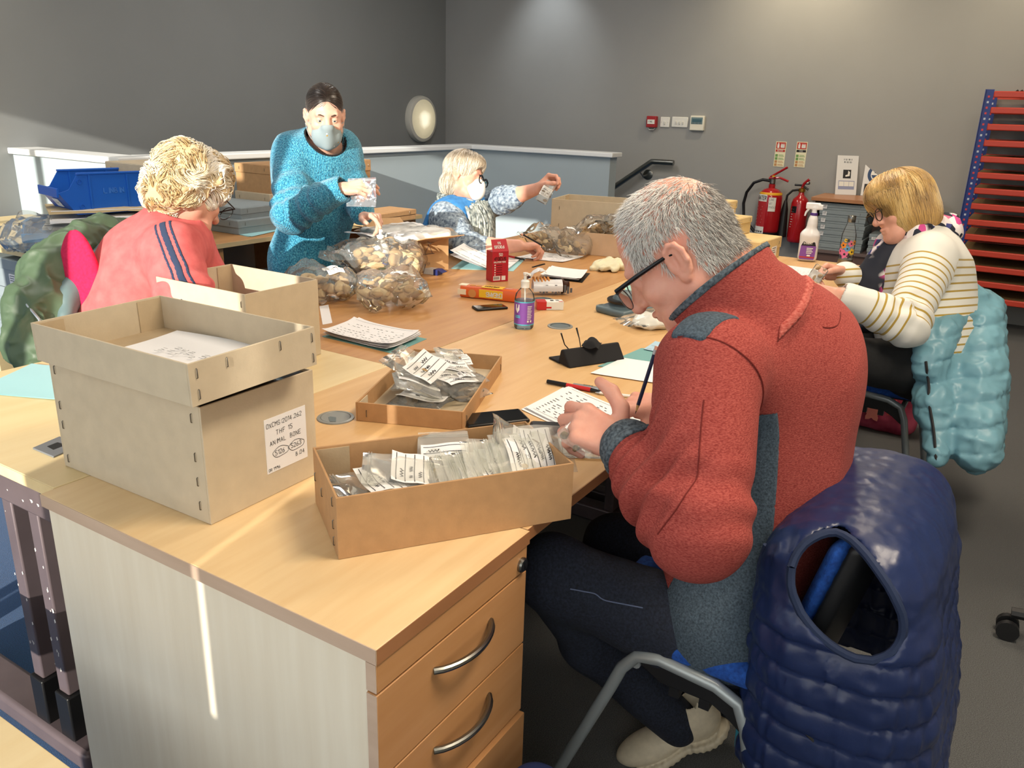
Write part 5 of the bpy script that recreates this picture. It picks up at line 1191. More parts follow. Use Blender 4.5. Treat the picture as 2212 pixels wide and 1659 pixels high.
FM2 = frame_mtx((0, -.0315, .125), (-1, 0, 0), (0, -.026, -.047)) @ Matrix.Translation((0, -.054, 0)); g = MB(); stroke(g, 'FOCUS', -.018, .024, .011, .24, z=.0); stroke(g, '50', -.006, .042-.034, .009, .2, z=0); g = g.moved(frame_mtx((0, -.0312, .125), (-1, 0, 0), (0, -.026, -.047)) @ Matrix.Translation((0, -.05, .0006))); obj('flap_print', g, m_wht, t, smooth=0)
# orange biscuit pack
a, b_ = P(990, 642), P(1110, 655); q = (a+b_)/2; t = thing('biscuit_pack', 'orange packet of custard cream biscuits lying in front of red box', 'biscuits', (q[0]+.03, q[1]+.0, .7305), facing(a, b_))
L_ = np.linalg.norm(b_-a)/2*1.02; m_or = mat('wrapper_orange', 'd9622a', .3, bump=.1, bs=60); m_ye = mat('wrapper_yellow', 'e8bb2f', .3); m_br = mat('print_brown_dark', '5b2a18', .5)
obj('wrapper', MB().prism([(-.025, -.02), (.025, -.02), (.029, .0), (.024, .022), (-.022, .024), (-.029, .002)], -L_, L_).moved(Matrix(((0, 0, 1, 0), (1, 0, 0, 0), (0, 1, 0, .021), (0, 0, 0, 1)))), m_or, t, bevel=.004)
obj('yellow_panel', MB().b2((-.035, -.0297, .008), (.06, -.0262, .038)), m_ye, t, bevel=.001); obj('yellow_panel', MB().b2((-.03, -.024, .0445), (.055, .02, .0462)), m_ye, t, bevel=.001); obj('cream_label', MB().b2((-.122, -.0297, .012), (-.088, -.0266, .032)), mat('label_cream', 'e9dcc0', .5), t); obj('cream_label', MB().b2((-.122, -.02, .0445), (-.09, .015, .0464)), MATS['label_cream'], t); obj('biscuit_picture', MB().lathe([(.016, 0), (.016, .0007), (.0, .0008)], n=18).moved(Matrix.Translation((-.062, -.0296, .02)) @ Matrix.Rotation(rad(90), 4, 'X')), mat('biscuit', 'c98a4c', .8), t, smooth=0)
g = MB(); stroke(g, 'CREAMS', -.028, -.006, .016, .22, track=.8); obj('lettering', g.moved(frame_mtx((.03, -.0302, .024), (-1, 0, 0), (0, .1, -1)) @ Matrix.Translation((-.0, 0, .0003))), m_wht, t, smooth=0)
g = MB(); stroke(g, 'CRUNCH', -.03, .0, .013, .26, track=.85); obj('lettering', g.moved(Matrix.Translation((.005, .004, .0465)) @ Matrix.Rotation(pi, 4, 'Z')), m_br, t, smooth=0); g = MB(); stroke(g, 'FOXS', -.012, .0, .009, .2); obj('lettering', g.moved(Matrix.Translation((.075, .0, .0465)) @ Matrix.Rotation(pi, 4, 'Z')), m_wht, t, smooth=0)
for sx in (-.07, -.045): obj('biscuit_picture', MB().lathe([(.012, 0), (.012, .0006), (.0, .0007)], (sx, -.004, .0455), 14), mat('biscuit', 'c98a4c', .8), t, smooth=0)
# opened biscuit pack
a, b_ = P(1155, 640), P(1218, 640); q = (a+b_)/2; t = thing('biscuit_pack', 'torn open white and brown packet of chocolate biscuits', 'biscuits', (q[0]+.03, q[1]+.03, .7305), facing(a, b_))
L_ = np.linalg.norm(b_-a)/2; rs_ = random.Random(5)
m_ww = mat('wrapper_white', 'd8d9dc', .3, bump=.1, bs=50); m_ch = mat('wrapper_brown', '3a1f16', .3)
obj('wrapper', MB().sheet(crumple(lambda u, v: ((u-.5)*2*L_, .03*cos(pi*1.25*v-.4)-.006, .03*sin(pi*1.25*v-.4)+.026), 3, 40, .002), 18, 10, .001), m_ww, t, smooth=30)
obj('torn_end', MB().sheet(crumple(lambda u, v: (L_+.03*u, (.026-.012*u)*cos(2*pi*v), .03+(.026-.012*u)*sin(2*pi*v)), 8, 45, .006), 8, 16, .001), m_ch, t, smooth=25); obj('torn_flap', MB().sheet(crumple(lambda u, v: (-L_-.02+.07*u, .0+.05*(v-.5), .062+.03*sin(2.4*u)), 9, 40, .008), 10, 8, .001), m_ww, t, smooth=25); obj('torn_flap', MB().sheet(crumple(lambda u, v: (-L_-.035+.03*u, .0+.04*(v-.5), .052+.02*u), 10, 40, .008), 8, 8, .001), m_ch, t, smooth=25)
for k in range(5): obj('biscuit', MB().lathe([(.022, -.003), (.024, 0), (.022, .004), (.0, .0045)], n=18).moved(Matrix.Translation((-.05+.014*k, 0, .045)) @ Matrix.Rotation(rad(80), 4, 'Y')), mat('biscuit', 'c98a4c', .8), t)
obj('plastic_tray', MB().b2((-L_*.2, -.026, .028), (L_, .022, .05)), m_clr, t, bevel=.003)
g = MB(); [g.b2((-L_*.8+.012*k, -.0345, .008+.004*(k % 2)), (-L_*.8+.012*k+.009, -.034, .042-.006*(k % 3))) for k in range(12) if k % 4]; obj('small_print', g, m_inkg, t, smooth=0)
# marker box, pen box, phones
q = P(1190, 670); t = thing('marker_box', 'red and white marker carton lying behind the purple bottle', 'box', (q[0]+.015, q[1]+.015, .7305), facing(P(1155, 678), P(1222, 678)))
obj('carton', MB().b2((-.048, -.022, 0), (.048, .022, .030)), m_wht, t, bevel=.001); obj('red_end', MB().b2((-.049, -.0225, -.0), (-.014, .0225, .0305)), m_pr, t, bevel=.001); obj('red_pen_print', MB().b2((-.02, -.0228, .006), (.004, -.0222, .012)), m_pr, t); obj('dark_window', MB().b2((.002, -.006, .0302), (.014, .008, .0307)), m_blk, t); g = MB(); [g.b2((.022, .01-.006*k, .0302), (.034, .012-.006*k, .0306)) for k in range(3)]; obj('small_print', g, m_inkg, t, smooth=0); obj('red_label', MB().b2((.03, -.0215, .0303), (.045, -.014, .0306)), m_pr, t)
q = P(925, 592); t = thing('pen_carton', 'blue and white pencil carton on orange desk by the brown carton', 'box', (q[0]+.01, q[1]+.01, .7305), facing(P(885, 588), P(958, 597)))
m_bl = mat('carton_blue', '232f6e', .4); obj('carton', MB().b2((-.085, -.022, 0), (.06, .022, .024)), mat('carton_pale', 'cfd2d6', .35), t, bevel=.001); obj('blue_end', MB().b2((-.0855, -.0225, 0), (-.045, .0225, .0245)), m_bl, t, bevel=.001); obj('blue_end', MB().b2((.04, -.0225, 0), (.0605, .0225, .0245)), m_bl, t, bevel=.001)
obj('open_flap', MB().sheet(lambda u, v: (.06+.025*u, (v-.5)*.04, .024-.010*u), 2, 2, .001), m_bl, t); g = MB(); stroke(g, 'STAEDTLER', -.082, .009, .007, .2, track=.75); obj('lettering', g.moved(Matrix(((1, 0, 0, 0), (0, 0, -1, -.0226), (0, 1, 0, 0), (0, 0, 0, 1)))), m_wht, t, smooth=0)
def phone(label, q, rz): 
    t = thing('phone', label, 'phone', (q[0], q[1], .7305), rz); obj('case', MB().b2((-.038, -.075, 0), (.038, .075, .009)), m_blk, t, bevel=.004); obj('screen', MB().b2((-.034, -.070, .009), (.034, .070, .0094)), mat('phone_screen', '07080a', .08), t); return t
a = phone('black phone with dark screen beside the orange biscuit packet', P(1058, 667), facing(P(1030, 672), P(1085, 668))+pi/2); a.scale = (.75, .8, 1)
phone('black phone half hidden behind the deep near box', P(1068, 908)+np.array([.0, 0, 0]), .9)
q = P(1160, 940); t = thing('case', 'small black case behind the right corner of the deep near box', 'case', (q[0]+.03, q[1]-.02, .7305), .5); obj('shell', MB().b2((-.02, -.05, 0), (.02, .05, .022)), m_blk, t, bevel=.008); obj('seam', MB().b2((-.0203, -.05, .010), (.0203, .05, .011)), m_dark, t)
# spectacle case with folded glasses
a, b_ = P(1225, 793), P(1345, 775); q = (a+b_)/2; t = thing('spectacle_case', 'open black spectacle case in front of the man', 'case', (q[0]+.005, q[1]+.015, .7305), facing(a, b_))
L_ = np.linalg.norm(b_-a)/2; obj('case', MB().prism([(-.032, 0), (.03, 0), (.018, .042), (.004, .046)], -L_, L_).moved(Matrix(((0, 0, 1, 0), (1, 0, 0, 0), (0, 1, 0, 0), (0, 0, 0, 1)))), mat('case_fabric', '17171a', .85), t, bevel=.004); obj('flap', MB().b2((-L_*1.02, .02, .0), (L_*.2, .075, .006)), MATS['case_fabric'], t, bevel=.002)
t = thing('glasses', 'thin spare spectacles standing up behind the spectacle case', 'glasses', (q[0]+.0, q[1]+.045, .7305), facing(a, b_))
obj('temple', MB().tube([(-.03, .0, .02), (-.055, .01, .05), (-.068, .012, .085)], [.0016, .0016, .0024], 8), m_blk, t); obj('temple', MB().tube([(.02, .03, .01), (.03, .06, .045), (.028, .075, .075)], [.0016, .0016, .003], 8), m_blk, t); obj('bridge', MB().tube([(-.03, 0, .02), (.0, .012, .02), (.02, .03, .01)], .0016, 8), m_blk, t)
t = thing('cleaning_cloth', 'crumpled black lens cloth on the spectacle case', 'cloth', (q[0]+.01, q[1]+.02, .776), .3); obj('cloth', MB().sheet(crumple(lambda u, v: ((u-.5)*.06, (v-.5)*.05, .03*sin(pi*u)*sin(pi*v)), 3, 30, .006), 14, 14, .002), MATS['case_fabric'], t, smooth=60)
# weighing scale
q = P(1345, 682); t = thing('weighing_scale', 'grey weighing scale with round black pan by the man\'s chin', 'scale', (q[0]+.05, q[1]+.015, .7305), -.3); m_sg = mat('scale_grey', '57686f', .45)
solid('housing', U(.03, rbox((0, 0, .012), (.085, .07, .012), .010), cap((0, .0, .012), (0, .0, .030), .062, .052)), .005, m_sg, t, (0, 0, 0)); obj('pan', MB().lathe([(.055, .036), (.066, .040), (.067, .048), (.064, .051), (.0, .0515)], n=40, caps=False), m_blk, t, smooth=40); obj('paper_square', MB().b2((-.005, -.02, .0516), (.035, .01, .0522)), mat('scrap_cream', 'e0cfae', .7), t); obj('socket', MB().lathe([(.008, 0), (.008, .004)], n=12).moved(Matrix.Translation((0, -.0695, .012)) @ Matrix.Rotation(rad(90), 4, 'X')), m_blk, t)
# bag of white bags, gloves, wrapped sheets
m_pw = mat('polythene_white', 'dcdcd8', .35, var=.06, vs=40); m_glv = mat('glove_cream', 'd9d3b4', .7, var=.06, vs=40)
q = P(1420, 705); t = thing('bag_pack', 'clear packet of white bags under the man\'s chin', 'bag', (q[0]+.02, q[1], .7305), -.4); solid('contents', DISP(ell((0, 0, .018), (.11, .065, .024)), lambda P: (-.006*ridged(P, 22, 3)-.003*vnoise(P, 60, 4)).astype(np.float32), .01), .004, m_pw, t, (0, 0, 0)); f_ = film_bag(t, .17, .30, .028, 88, amp=.006); f_.rotation_euler = (0, 0, rad(90)); f_.location = (-.0, .0, .026)
q = P(1318, 580); t = thing('glove_heap', 'heap of cream rubber gloves on the orange desk', 'gloves', (q[0], q[1], .7305), .2); gn = U(.02, ell((0, 0, .016), (.09, .07, .022)), *[chain([(x, y, .02), (x*1.5, y*1.6, .018), (x*1.9, y*1.6+.01, .012)], [.014, .011, .008], .005) for x, y in ((-.05, .03), (-.06, .0), (-.05, -.03), (.05, -.035), (.06, .02), (0, -.045))]); solid('gloves', DISP(gn, lambda P: (-.007*ridged(P, 20, 5)-.003*vnoise(P, 55, 6)).astype(np.float32), .01), .004, m_glv, t, (0, 0, 0))
q = b8.location; t = thing('wrapped_sheets', 'glossy clear pack of white sheets on top of the opened carton', 'packet', (q[0]+.0, q[1]+.02, .885), -.3, rot=(0, rad(-3), -.3)); solid('contents', DISP(rbox((0, 0, 0), (.13, .17, .016), .014), drape(14, .005, 90), .01), .006, m_white, t, (0, 0, 0)); f_ = film_bag(t, .30, .42, .026, 91, amp=.008)
q = P(560, 470); 
# two wall signs stood on the bookcase
def sign(label, px0, w, h, lean, rz, words, big, draw):
    p = atz(px0[0], px0[1], .849); t = thing('notice', label, 'sign', (p[0], p[1], .849), rot=(rad(90-lean), 0, rz)); obj('panel', MB().b2((-w/2, 0, -.002), (w/2, h, .002)), mat('notice_white', 'dadcde', .5), t, bevel=.0005); g = MB(); yy = h*.88
    for wd in words: stroke(g, wd, -text_w(wd, big, .9)/2, yy, big, .2, .0024, track=.9); yy -= big*1.8
    obj('lettering', g, mat('notice_ink', '39424f', .6), t, smooth=0); draw(t, w, h); return t
m_nb = mat('notice_blue', '22406a', .5)
def dr1(t, w, h):
    obj('picture', MB().b2((-.03, h*.42, .002), (.03, h*.64, .0026)), m_dark, t); obj('picture_white', MB().prism([(-.01, h*.46), (.02, h*.48), (.022, h*.58), (.008, h*.62), (.006, h*.52), (-.012, h*.5)], .0026, .003), m_wht, t)
    obj('panel_blue', MB().b2((-w*.38, h*.14, .002), (w*.38, h*.36, .0026)), mat('notice_lilac', '8d95b5', .5), t)
    for k in (-1, 0, 1): obj('mini_picture', MB().b2((k*w*.24-.018, h*.22, .0026), (k*w*.24+.018, h*.34, .003)), m_wht, t)
def dr2(t, w, h):
    obj('round_mark', MB().lathe([(.078, .002), (.078, .0026), (.0, .0027)], (0, h*.55, 0), 32), m_nb, t); obj('face_mark', MB().lathe([(.055, .0027), (.055, .003), (.0, .0031)], (.0, h*.55, 0), 28), m_wht, t); obj('mask_mark', MB().prism([(-.05, h*.53), (.05, h*.53), (.04, h*.46), (0, h*.42), (-.04, h*.46)], .003, .0034), m_nb, t); obj('eye_mark', MB().b2((-.03, h*.58, .003), (-.01, h*.6, .0034)).b2((.01, h*.58, .003), (.03, h*.6, .0034)), m_nb, t)
    obj('step_picture', MB().b2((-w*.42, h*.08, .002), (-w*.14, h*.3, .0026)).b2((w*.1, h*.08, .002), (w*.4, h*.3, .0026)), m_dark, t)
sign('narrow white notice with small pictures leaning on the wall', (1826, 421), .16, .30, 14, rad(-62), ('II IU IIN II', 'IN IIUI IU'), .011, dr1)
sign('white STOP THE SPREAD notice with round blue face mask sign', (1890, 424), .21, .297, 10, rad(-82), ('STOP THE SPREAD OF', 'CORONAVIRUS COVID-19'), .0115, dr2)
# ------------------------------------------------------------------ blue bins and what is heaped round them on the left desk
m_bin = mat('bin_blue', '1c5fc4', .35); m_bin2 = mat('bin_sky_blue', '2a92d8', .35)
def bin_(label, loc, rz, L, Wd, H, m, name='parts_bin', word=None):
    t = thing(name, label, 'bin', loc, rz); hx, hy = L/2, Wd/2; th = .004
    # open front bin: front (-x) is low and slopes outward
    prof = [(-hx+.07, 0), (hx-.01, 0), (hx, H), (-hx+.09, H), (-hx+.045, H*.62), (-hx, H*.55)]
    for sy, nm in ((-1, 'side_wall'), (1, 'side_wall')):
        y0 = sy*hy; obj(nm, MB().prism(prof, -th/2, th/2).moved(Matrix(((1, 0, 0, 0), (0, 0, -1, y0), (0, 1, 0, 0), (0, 0, 0, 1)))), m, t, smooth=0, bevel=.001)
        obj('rim', MB().b2((-hx+.085, y0-.008, H-.006), (hx+.006, y0+.008, H+.003)), m, t, bevel=.002)
        for xx in (-hx*.35, hx*.45): obj('rib', MB().b2((xx-.004, y0-.006, .004), (xx+.004, y0+.006, H-.006)), m, t)
        for zz in (.035, H-.035): obj('stud', MB().lathe([(.012, 0), (.012, .003), (.008, .003), (.008, 0)], n=16, caps=False).moved(Matrix.Translation((-hx*.55, y0+sy*.002, zz)) @ Matrix.Rotation(rad(90*-sy if sy < 0 else -90), 4, 'X')), m, t)
    obj('bottom', MB().b2((-hx+.07, -hy, 0), (hx-.01, hy, th)), m, t, smooth=0)
    obj('back_wall', MB().add([(hx-.01, -hy, 0), (hx-.01, hy, 0), (hx, hy, H), (hx, -hy, H), (hx-.014, -hy, 0), (hx-.014, hy, 0), (hx-.004, hy, H), (hx-.004, -hy, H)], [(0, 1, 2, 3), (7, 6, 5, 4), (0, 3, 7, 4), (1, 5, 6, 2), (3, 2, 6, 7)]), m, t, smooth=0)
    obj('front_wall', MB().add([(-hx+.07, -hy, 0), (-hx+.07, hy, 0), (-hx, hy, H*.55), (-hx, -hy, H*.55), (-hx+.074, -hy, 0), (-hx+.074, hy, 0), (-hx+.005, hy, H*.55), (-hx+.005, -hy, H*.55)], [(0, 3, 2, 1), (4, 5, 6, 7), (3, 7, 6, 2), (0, 4, 7, 3), (1, 2, 6, 5)]), m, t, smooth=0); obj('front_rim', MB().b2((-hx-.006, -hy, H*.55-.02), (-hx+.004, hy, H*.55+.02)), m, t, bevel=.002)
    ex = Vector((0, -1, 0)); ey = Vector((-.07, 0, H*.55)).normalized(); fm = frame_mtx((-hx+.035, 0, H*.275), ex, ey)
    c = obj('card_label', MB().b2((-.035, -.022, .002), (.035, .022, .004)).moved(fm), m_white, t, smooth=0); g = MB(); stroke(g, 'IN TRAY', -.022, -.004, .008, .12, .0044, .06); obj('handwriting', g.moved(fm), m_ink, c, smooth=0)
    if word:
        g = MB(); stroke(g, word, -.045, 0, .022, .2); g = g.moved(Matrix(((1, 0, 0, .03), (0, 0, -1, -hy-.003), (0, 1, 0, H*.5), (0, 0, 0, 1)))); obj('moulded_word', g, mat('bin_blue_light', '3f7bd6', .35), t, smooth=0)
    return t
a, b_ = atd(160, 458, 3.42), atd(275, 460, 3.42); q = (a+b_)/2
bz = (a[2]+b_[2])/2; c = atd(216, 460, 3.85); big = bin_('large blue parts bin with white card on the heap of papers', tuple(c+np.array([0, 0, .012])), facing((a[0], a[1]), (b_[0], b_[1]))+rad(48), .42, .22, .18, m_bin, word='LINBIN')
t = thing('grey_bag', 'knotted grey plastic bag rising out of the large blue bin', 'bag', tuple(np.array(big.location)+np.array([0, .02, .06]))); gb = U(.02, ell((0, 0, .03), (.06, .06, .07)), cap((0, 0, .09), (.03, -.01, .18), .035, .012), cap((0, 0, .11), (-.05, .02, .16), .02, .006)); solid('film', DISP(gb, lambda P: (-.012*ridged(P, 16, 7)-.004*vnoise(P, 50, 2)).astype(np.float32), .015), .006, mat('grey_film', 'a9adad', .3, var=.05, vs=20), t)
t = thing('white_bag', 'white plastic bag lying in the front of the large blue bin', 'bag', tuple(np.array(big.location)+np.array([-.09, -.02, .09]))); solid('film', DISP(ell((0, 0, 0), (.05, .07, .03)), lambda P: (-.010*ridged(P, 22, 9)).astype(np.float32), .015), .006, m_pw, t)
c = atd(45, 485, 3.0); bin_('small sky blue parts bin at the left picture edge', (2.10, 3.86, .7305), .9, .26, .16, .13, m_bin2)
rs_ = random.Random(8)
for k in range(7):
    t = thing('envelope', ('lowest', 'second', 'third', 'fourth', 'fifth', 'sixth', 'topmost')[k]+' envelope of the heap under the large blue bin', 'envelope', (2.28+rs_.uniform(-.02, .02), 3.70+rs_.uniform(-.02, .02), .7306+k*(c[2]-.735)/7), rs_.uniform(-.3, .3)-.4, 'envelopes under the large blue bin'); m = (m_white, mat('envelope_buff', 'cbb489', .7), m_cyan, m_white, mat('envelope_grey', 'b9bcbd', .6))[k % 5]
    obj('paper', MB().sheet(crumple(lambda u, v: ((u-.5)*.42, (v-.5)*.34, .004*sin(3*u+k)), k, 12, .003), 8, 8, .012), m, t, smooth=30); obj('flap_edge', MB().b2((-.2, -.171, .001), (.2, -.168, .004)), m_inkg if k % 3 == 1 else m_white, t)
t = thing('film_heap', 'heap of clear polythene around the blue bins', 'bag', (2.12, 3.78, .80)); f_ = film_bag(t, .40, .46, .07, 92, 22, 24, .9, amp=.02, m=m_filmh); t.rotation_euler = (0, 0, .8)
t = thing('film_heap', 'second clear polythene bag hanging in front of the sky blue bin', 'bag', (2.06, 3.74, .765), .3); film_bag(t, .30, .34, .05, 93, 18, 20, .9, amp=.018, m=m_film)
t = thing('corrugated_card', 'torn corrugated card edge behind the sky blue bin', 'card', (2.36, 4.02, .7305), -.9, rot=(rad(80), 0, -.9)); obj('sheet', MB().prism([(-.1, 0), (.1, 0), (.1, .12), (-.06, .13)], 0, .006), m_cardb, t, smooth=0); obj('cut_edge', MB().tube([(-.1, 0, .003), (-.06, .13, .003), (.1, .12, .003)], .004, 6), m_cut, t)
pl = aty(222, 388, 4.14); t = thing('wall_socket', 'grey double socket plate on the low wall behind the blue bin', 'socket', (2.695, 4.60, .86), rot=(rad(90), 0, rad(-90))); obj('plate', MB().b2((-.07, -.043, 0), (.07, .043, .01)), mat('socket_grey', 'b3b0aa', .4), t, bevel=.004); obj('socket_face', MB().b2((-.055, -.03, .01), (-.01, .03, .012)).b2((.01, -.03, .01), (.055, .03, .012)), mat('socket_dark', '7a7a78', .4), t)
# ---- the grey-haired man in the red jumper
lat = nrm((.985, -.17, 0)); fwd_ = nrm((.17, .985, 0)); UP = np.array([0, 0, 1.0])
NB = atd(1622, 612, 1.50); SL = atd(1512, 800, 1.345); SR = atd(1735, 735, 1.70); EL = atd(1505, 1142, 1.27); WL = atd(1352, 962, 1.43)
PV = atd(1600, 1290, 1.66); CH = atd(1680, 850, 1.60); WS = atd(1650, 1080, 1.64); ER = atd(1560, 1010, 1.92); WR = atd(1445, 872, 1.80)
man = thing('person', 'seated grey-haired man in red jumper and glasses, bent over writing', 'person', (1.52, .36, 0)); O = tuple(man.location)
HM = Fr(atd(1462, 545, 1.46), cdir(-.73, .52, .44), cdir(-.60, -.80, .0), 1.03)
face = head_node(HM, male=True)
cA = atd(1612, 706, 1.485); neck = U(.03, cap(HM.w(0, -.03, -.045), cA, .060, .066), cap(HM.w(0, -.042, .0), cA+_D*-.05, .052, .058))
# hands
dL = nrm(atd(1300, 905, 1.50)-WL)
LH, LK, LT = hand_node(WL, cdir(-.80, -.36, .32), cdir(-.10, .40, .85), False, 1.06, ((.55, .9, .55), (.75, 1.0, .6), (.9, 1.0, .6), (1.0, 1.0, .6)),
                       thumb=((.45, .85, -.25), (.80, .55, -.15), (.96, .25, -.1)), fat=1.16)
dR = nrm(atd(1392, 850, 1.80)-WR)
RH, RK, RT = hand_node(WR, cdir(-.88, .05, .30), cdir(.05, .85, .5), True, 1.0, ((.7, .8, .4), (.8, .9, .5), (1.0, 1.0, .6), (1.1, 1.0, .6)),
                       thumb=((.7, .45, .5), (.8, -.1, .6), (.8, -.3, .55)), fat=1.12)
core = U(.04, cap(cA, CH, .06, .05), cap(cA+np.array([0, 0, -.03]), SL, .05, .045), cap(cA+np.array([0, 0, -.03]), SR, .05, .045))
armL = chain([SL, EL, WL], [.045, .042, .029], .02); armR = chain([SR, ER, WR], [.045, .042, .029], .02)
skin = U(.012, U(.03, face, neck), core, U(.016, armL, LH), U(.016, armR, RH))
solid('body', skin, .0034, m_skin, man, O)
# jumper
axT = np.array([lat, fwd_, UP]); lean = nrm(NB-PV); fT = nrm(fwd_-lean*(fwd_@lean)); axL = np.array([np.cross(fT, lean), fT, lean])
tors = U(.09, ell(PV+np.array([0, 0, -.02]), (.205, .155, .16), axT), ell(WS, (.205, .150, .22), axL), ell(CH, (.215, .145, .20), axL), cap(SL+(SR-SL)*.12+lean*.0, SR-(SR-SL)*.12, .082),
         cap(CH+lean*.06, NB-lean*.04, .13, .085))
slL = chain([SL+(SR-SL)*.06, EL, EL+(WL-EL)*.5, WL-nrm(WL-EL)*.012], [.086, .074, .062, .047], .03)
slR = chain([SR-(SR-SL)*.06, ER, WR-nrm(WR-ER)*.02], [.086, .072, .046], .03)
jum = U(.028, tors, slL, slR)
nk = HM.w(0, -.035, -.05); cA = atd(1612, 706, 1.485); cB = atd(1546, 610, 1.465); cN = nrm(cB-cA); cT = nrm(cN+.32*_F)
colo = AND(AND(cap(cA-cN*.03, cB+cN*.06, .108, .112), HALF(cB, cT)), HALF(cA-cN*.02, -cN), .02)
jum = U(.018, jum, colo)
jum = SUB(jum, cap(cA+cN*.015, cB+cN*.12, .088, .094), .004)
jum = SUB(jum, cap(WL-nrm(WL-EL)*.016, WL+nrm(WL-EL)*.06, .038, .043), .003)
wr = addf(folds(EL, WL, .052, .011, -.05, .75, 3), folds(EL, WL, .027, .004, .5, 1.0, 6, .3), folds(SL, EL, .075, .006, .55, 1.15, 8), folds(WS, PV, .10, .008, .0, 1.2, 5, 1.4), drape(5, .005, 12, (1, 1, .6)))
jumD = DISP(jum, wr, .02)
m_jum = cloth('red_slub_knit', '8f2f2b', 'b4524a', 60, (1, 1, 5.5), bump=.5, bs=420); m_rib = cloth('red_rib', '9c3a33', 'bb6a5f', 120, (1, 1, 4))
m_jum = mat('red_melange_knit', '7d2925', .95, var=.2, vs=1, col2='a54f47', stretch=(230, 230, 650), bump=.5, bs=1, bstretch=(300, 300, 600), sheen=.0, detail=2)
m_rib = mat('red_rib', '8a302b', .9, var=.2, vs=1, col2='b2584e', stretch=(160, 160, 160), bump=.6, bs=1)
solid('jumper', jumD, .0055, m_jum, man, O)
def onto(nd, region, out=.003, inn=.006):
    """a layer of cloth lying on a solid inside a region"""
    return Nd(lambda P: np.maximum(np.maximum(nd.f(P)-out, -nd.f(P)-inn), region.f(P)), region.c, region.r)
p0, p1 = atd(1622, 672, 1.45), atd(1490, 765, 1.33); u_ = nrm(p1-p0); w_ = nrm(np.cross(u_, UP)); v_ = np.cross(w_, u_)
rs_box = rbox((p0+p1)/2, (.5*np.linalg.norm(p1-p0)+.010, .033, .09), .012, np.array([u_, w_, v_]))
solid('shoulder_patch', onto(jumD, Nd(lambda P: np.maximum(rs_box.f(P), .014-colo.f(P)), rs_box.c, rs_box.r)), .0042, m_denim, man, O, 'blue-grey denim shoulder patch')
side = AND(Nd(lambda P: (np.abs((P-PV)@fwd_+.01+.06*(P-PV)[:, 2])-np.clip(.098-.16*((P-PV)[:, 2]-.02), .012, .125))*.9, PV+lat*-.16+UP*.10, .32), HALF(PV+lat*-.03, lat))
solid('side_panel', onto(jumD, AND(side, Nd(lambda P: np.minimum(.0, 1)+np.maximum(.100-cap(EL, WL, 0).f(P), .104-cap(SL, EL, 0).f(P)), PV, .5))), .0045, m_denim, man, O, 'denim side panel')
solid('hem_band', onto(jumD, AND(HALF(PV+UP*-.105, UP), Nd(lambda P: np.maximum(np.abs((P-PV)@fwd_)-.2, .10-cap(EL, WL, 0).f(P)), PV, .25)), .004), .005, m_denimd, man, O, 'denim hem band', lo=PV-.3, hi=PV+np.array([.3, .3, 0]))
for E_, W_, nm in ((EL, WL, 0), (ER, WR, 1)):
    a_ = nrm(W_-E_); solid('cuff', onto(jumD, AND(cap(W_-a_*.06, W_+a_*.02, .07), HALF(W_-a_*.030, -a_)), .003), .004, m_denimd, man, O, 'denim cuff binding')
solid('collar_binding', onto(jumD, AND(cap(cB-cN*.03, cB+cN*.03, .14), HALF(cB-cT*.010, -cT)), .003), .0042, m_denimd, man, O, 'denim collar binding')
solid('collar_seam_rib', onto(jumD, AND(AND(cap(cA-cN*.05, cA+cN*.02, .15), HALF(cA-cN*.012, -cN)), AND(HALF(cA+cN*.004, cN), HALF(cA+cdir(.25, 0, 0)*.1, cdir(-1, -.2, 0)))), .005), .0045, m_rib, man, O)
m_seam = mat('seam_red', '6a1d18', .9)
arc = [atd(1480, 745, 1.33), atd(1560, 775, 1.33), atd(1620, 850, 1.34), atd(1650, 960, 1.36), atd(1640, 1060, 1.42)]
seam('seam', jumD, arc, .0013, m_seam, man, O, .0008)
seam('seam', jumD, [atd(1650, 670, 1.42), atd(1730, 730, 1.45), atd(1765, 735, 1.47), atd(1790, 690, 1.5)], .0012, m_seam, man, O, .0005)
seam('seam', jumD, [atd(1520, 860, 1.25), atd(1500, 980, 1.2), atd(1460, 1100, 1.2), atd(1400, 1150, 1.22)], .0011, m_seam, man, O, .0006)
# trousers, shoes
KL, KR = atd(1195, 1235, 1.66), atd(1330, 1180, 1.98); HL, HR = PV+lat*-.09+np.array([0, 0, -.06]), PV+lat*.09+np.array([0, 0, -.06])
FL, FRt = np.array([1.50, .46, .11]), np.array([1.62, .42, .10])
tr = U(.03, chain([HL, KL], [.098, .074], .02), chain([KL, (KL+FL)/2+np.array([0, .06, 0]), FL], [.072, .062, .05], .04), chain([HR, KR], [.098, .074], .02), chain([KR, (KR+FRt)/2+np.array([0, .06, 0]), FRt], [.072, .062, .05], .04), ell(PV+np.array([0, 0, -.06]), (.19, .15, .13), axT))
solid('trousers', DISP(tr, addf(folds(HL, KL, .09, .005, .0, .5, 2), drape(9, .003, 3)), .01), .006, m_jeans, man, O)
seam('trouser_seam', tr, [atd(1230, 1292, 1.5), atd(1330, 1295, 1.45), atd(1410, 1305, 1.45)], .0012, mat('jean_stitch', '5f6d8c', .8), man, O, .002)
m_shoe = mat('trainer_cream', 'c9bfa9', .6, var=.08, vs=60, bump=.4, bs=160); m_sole = mat('trainer_sole', 'b5b9b6', .5, bump=.5, bs=90)
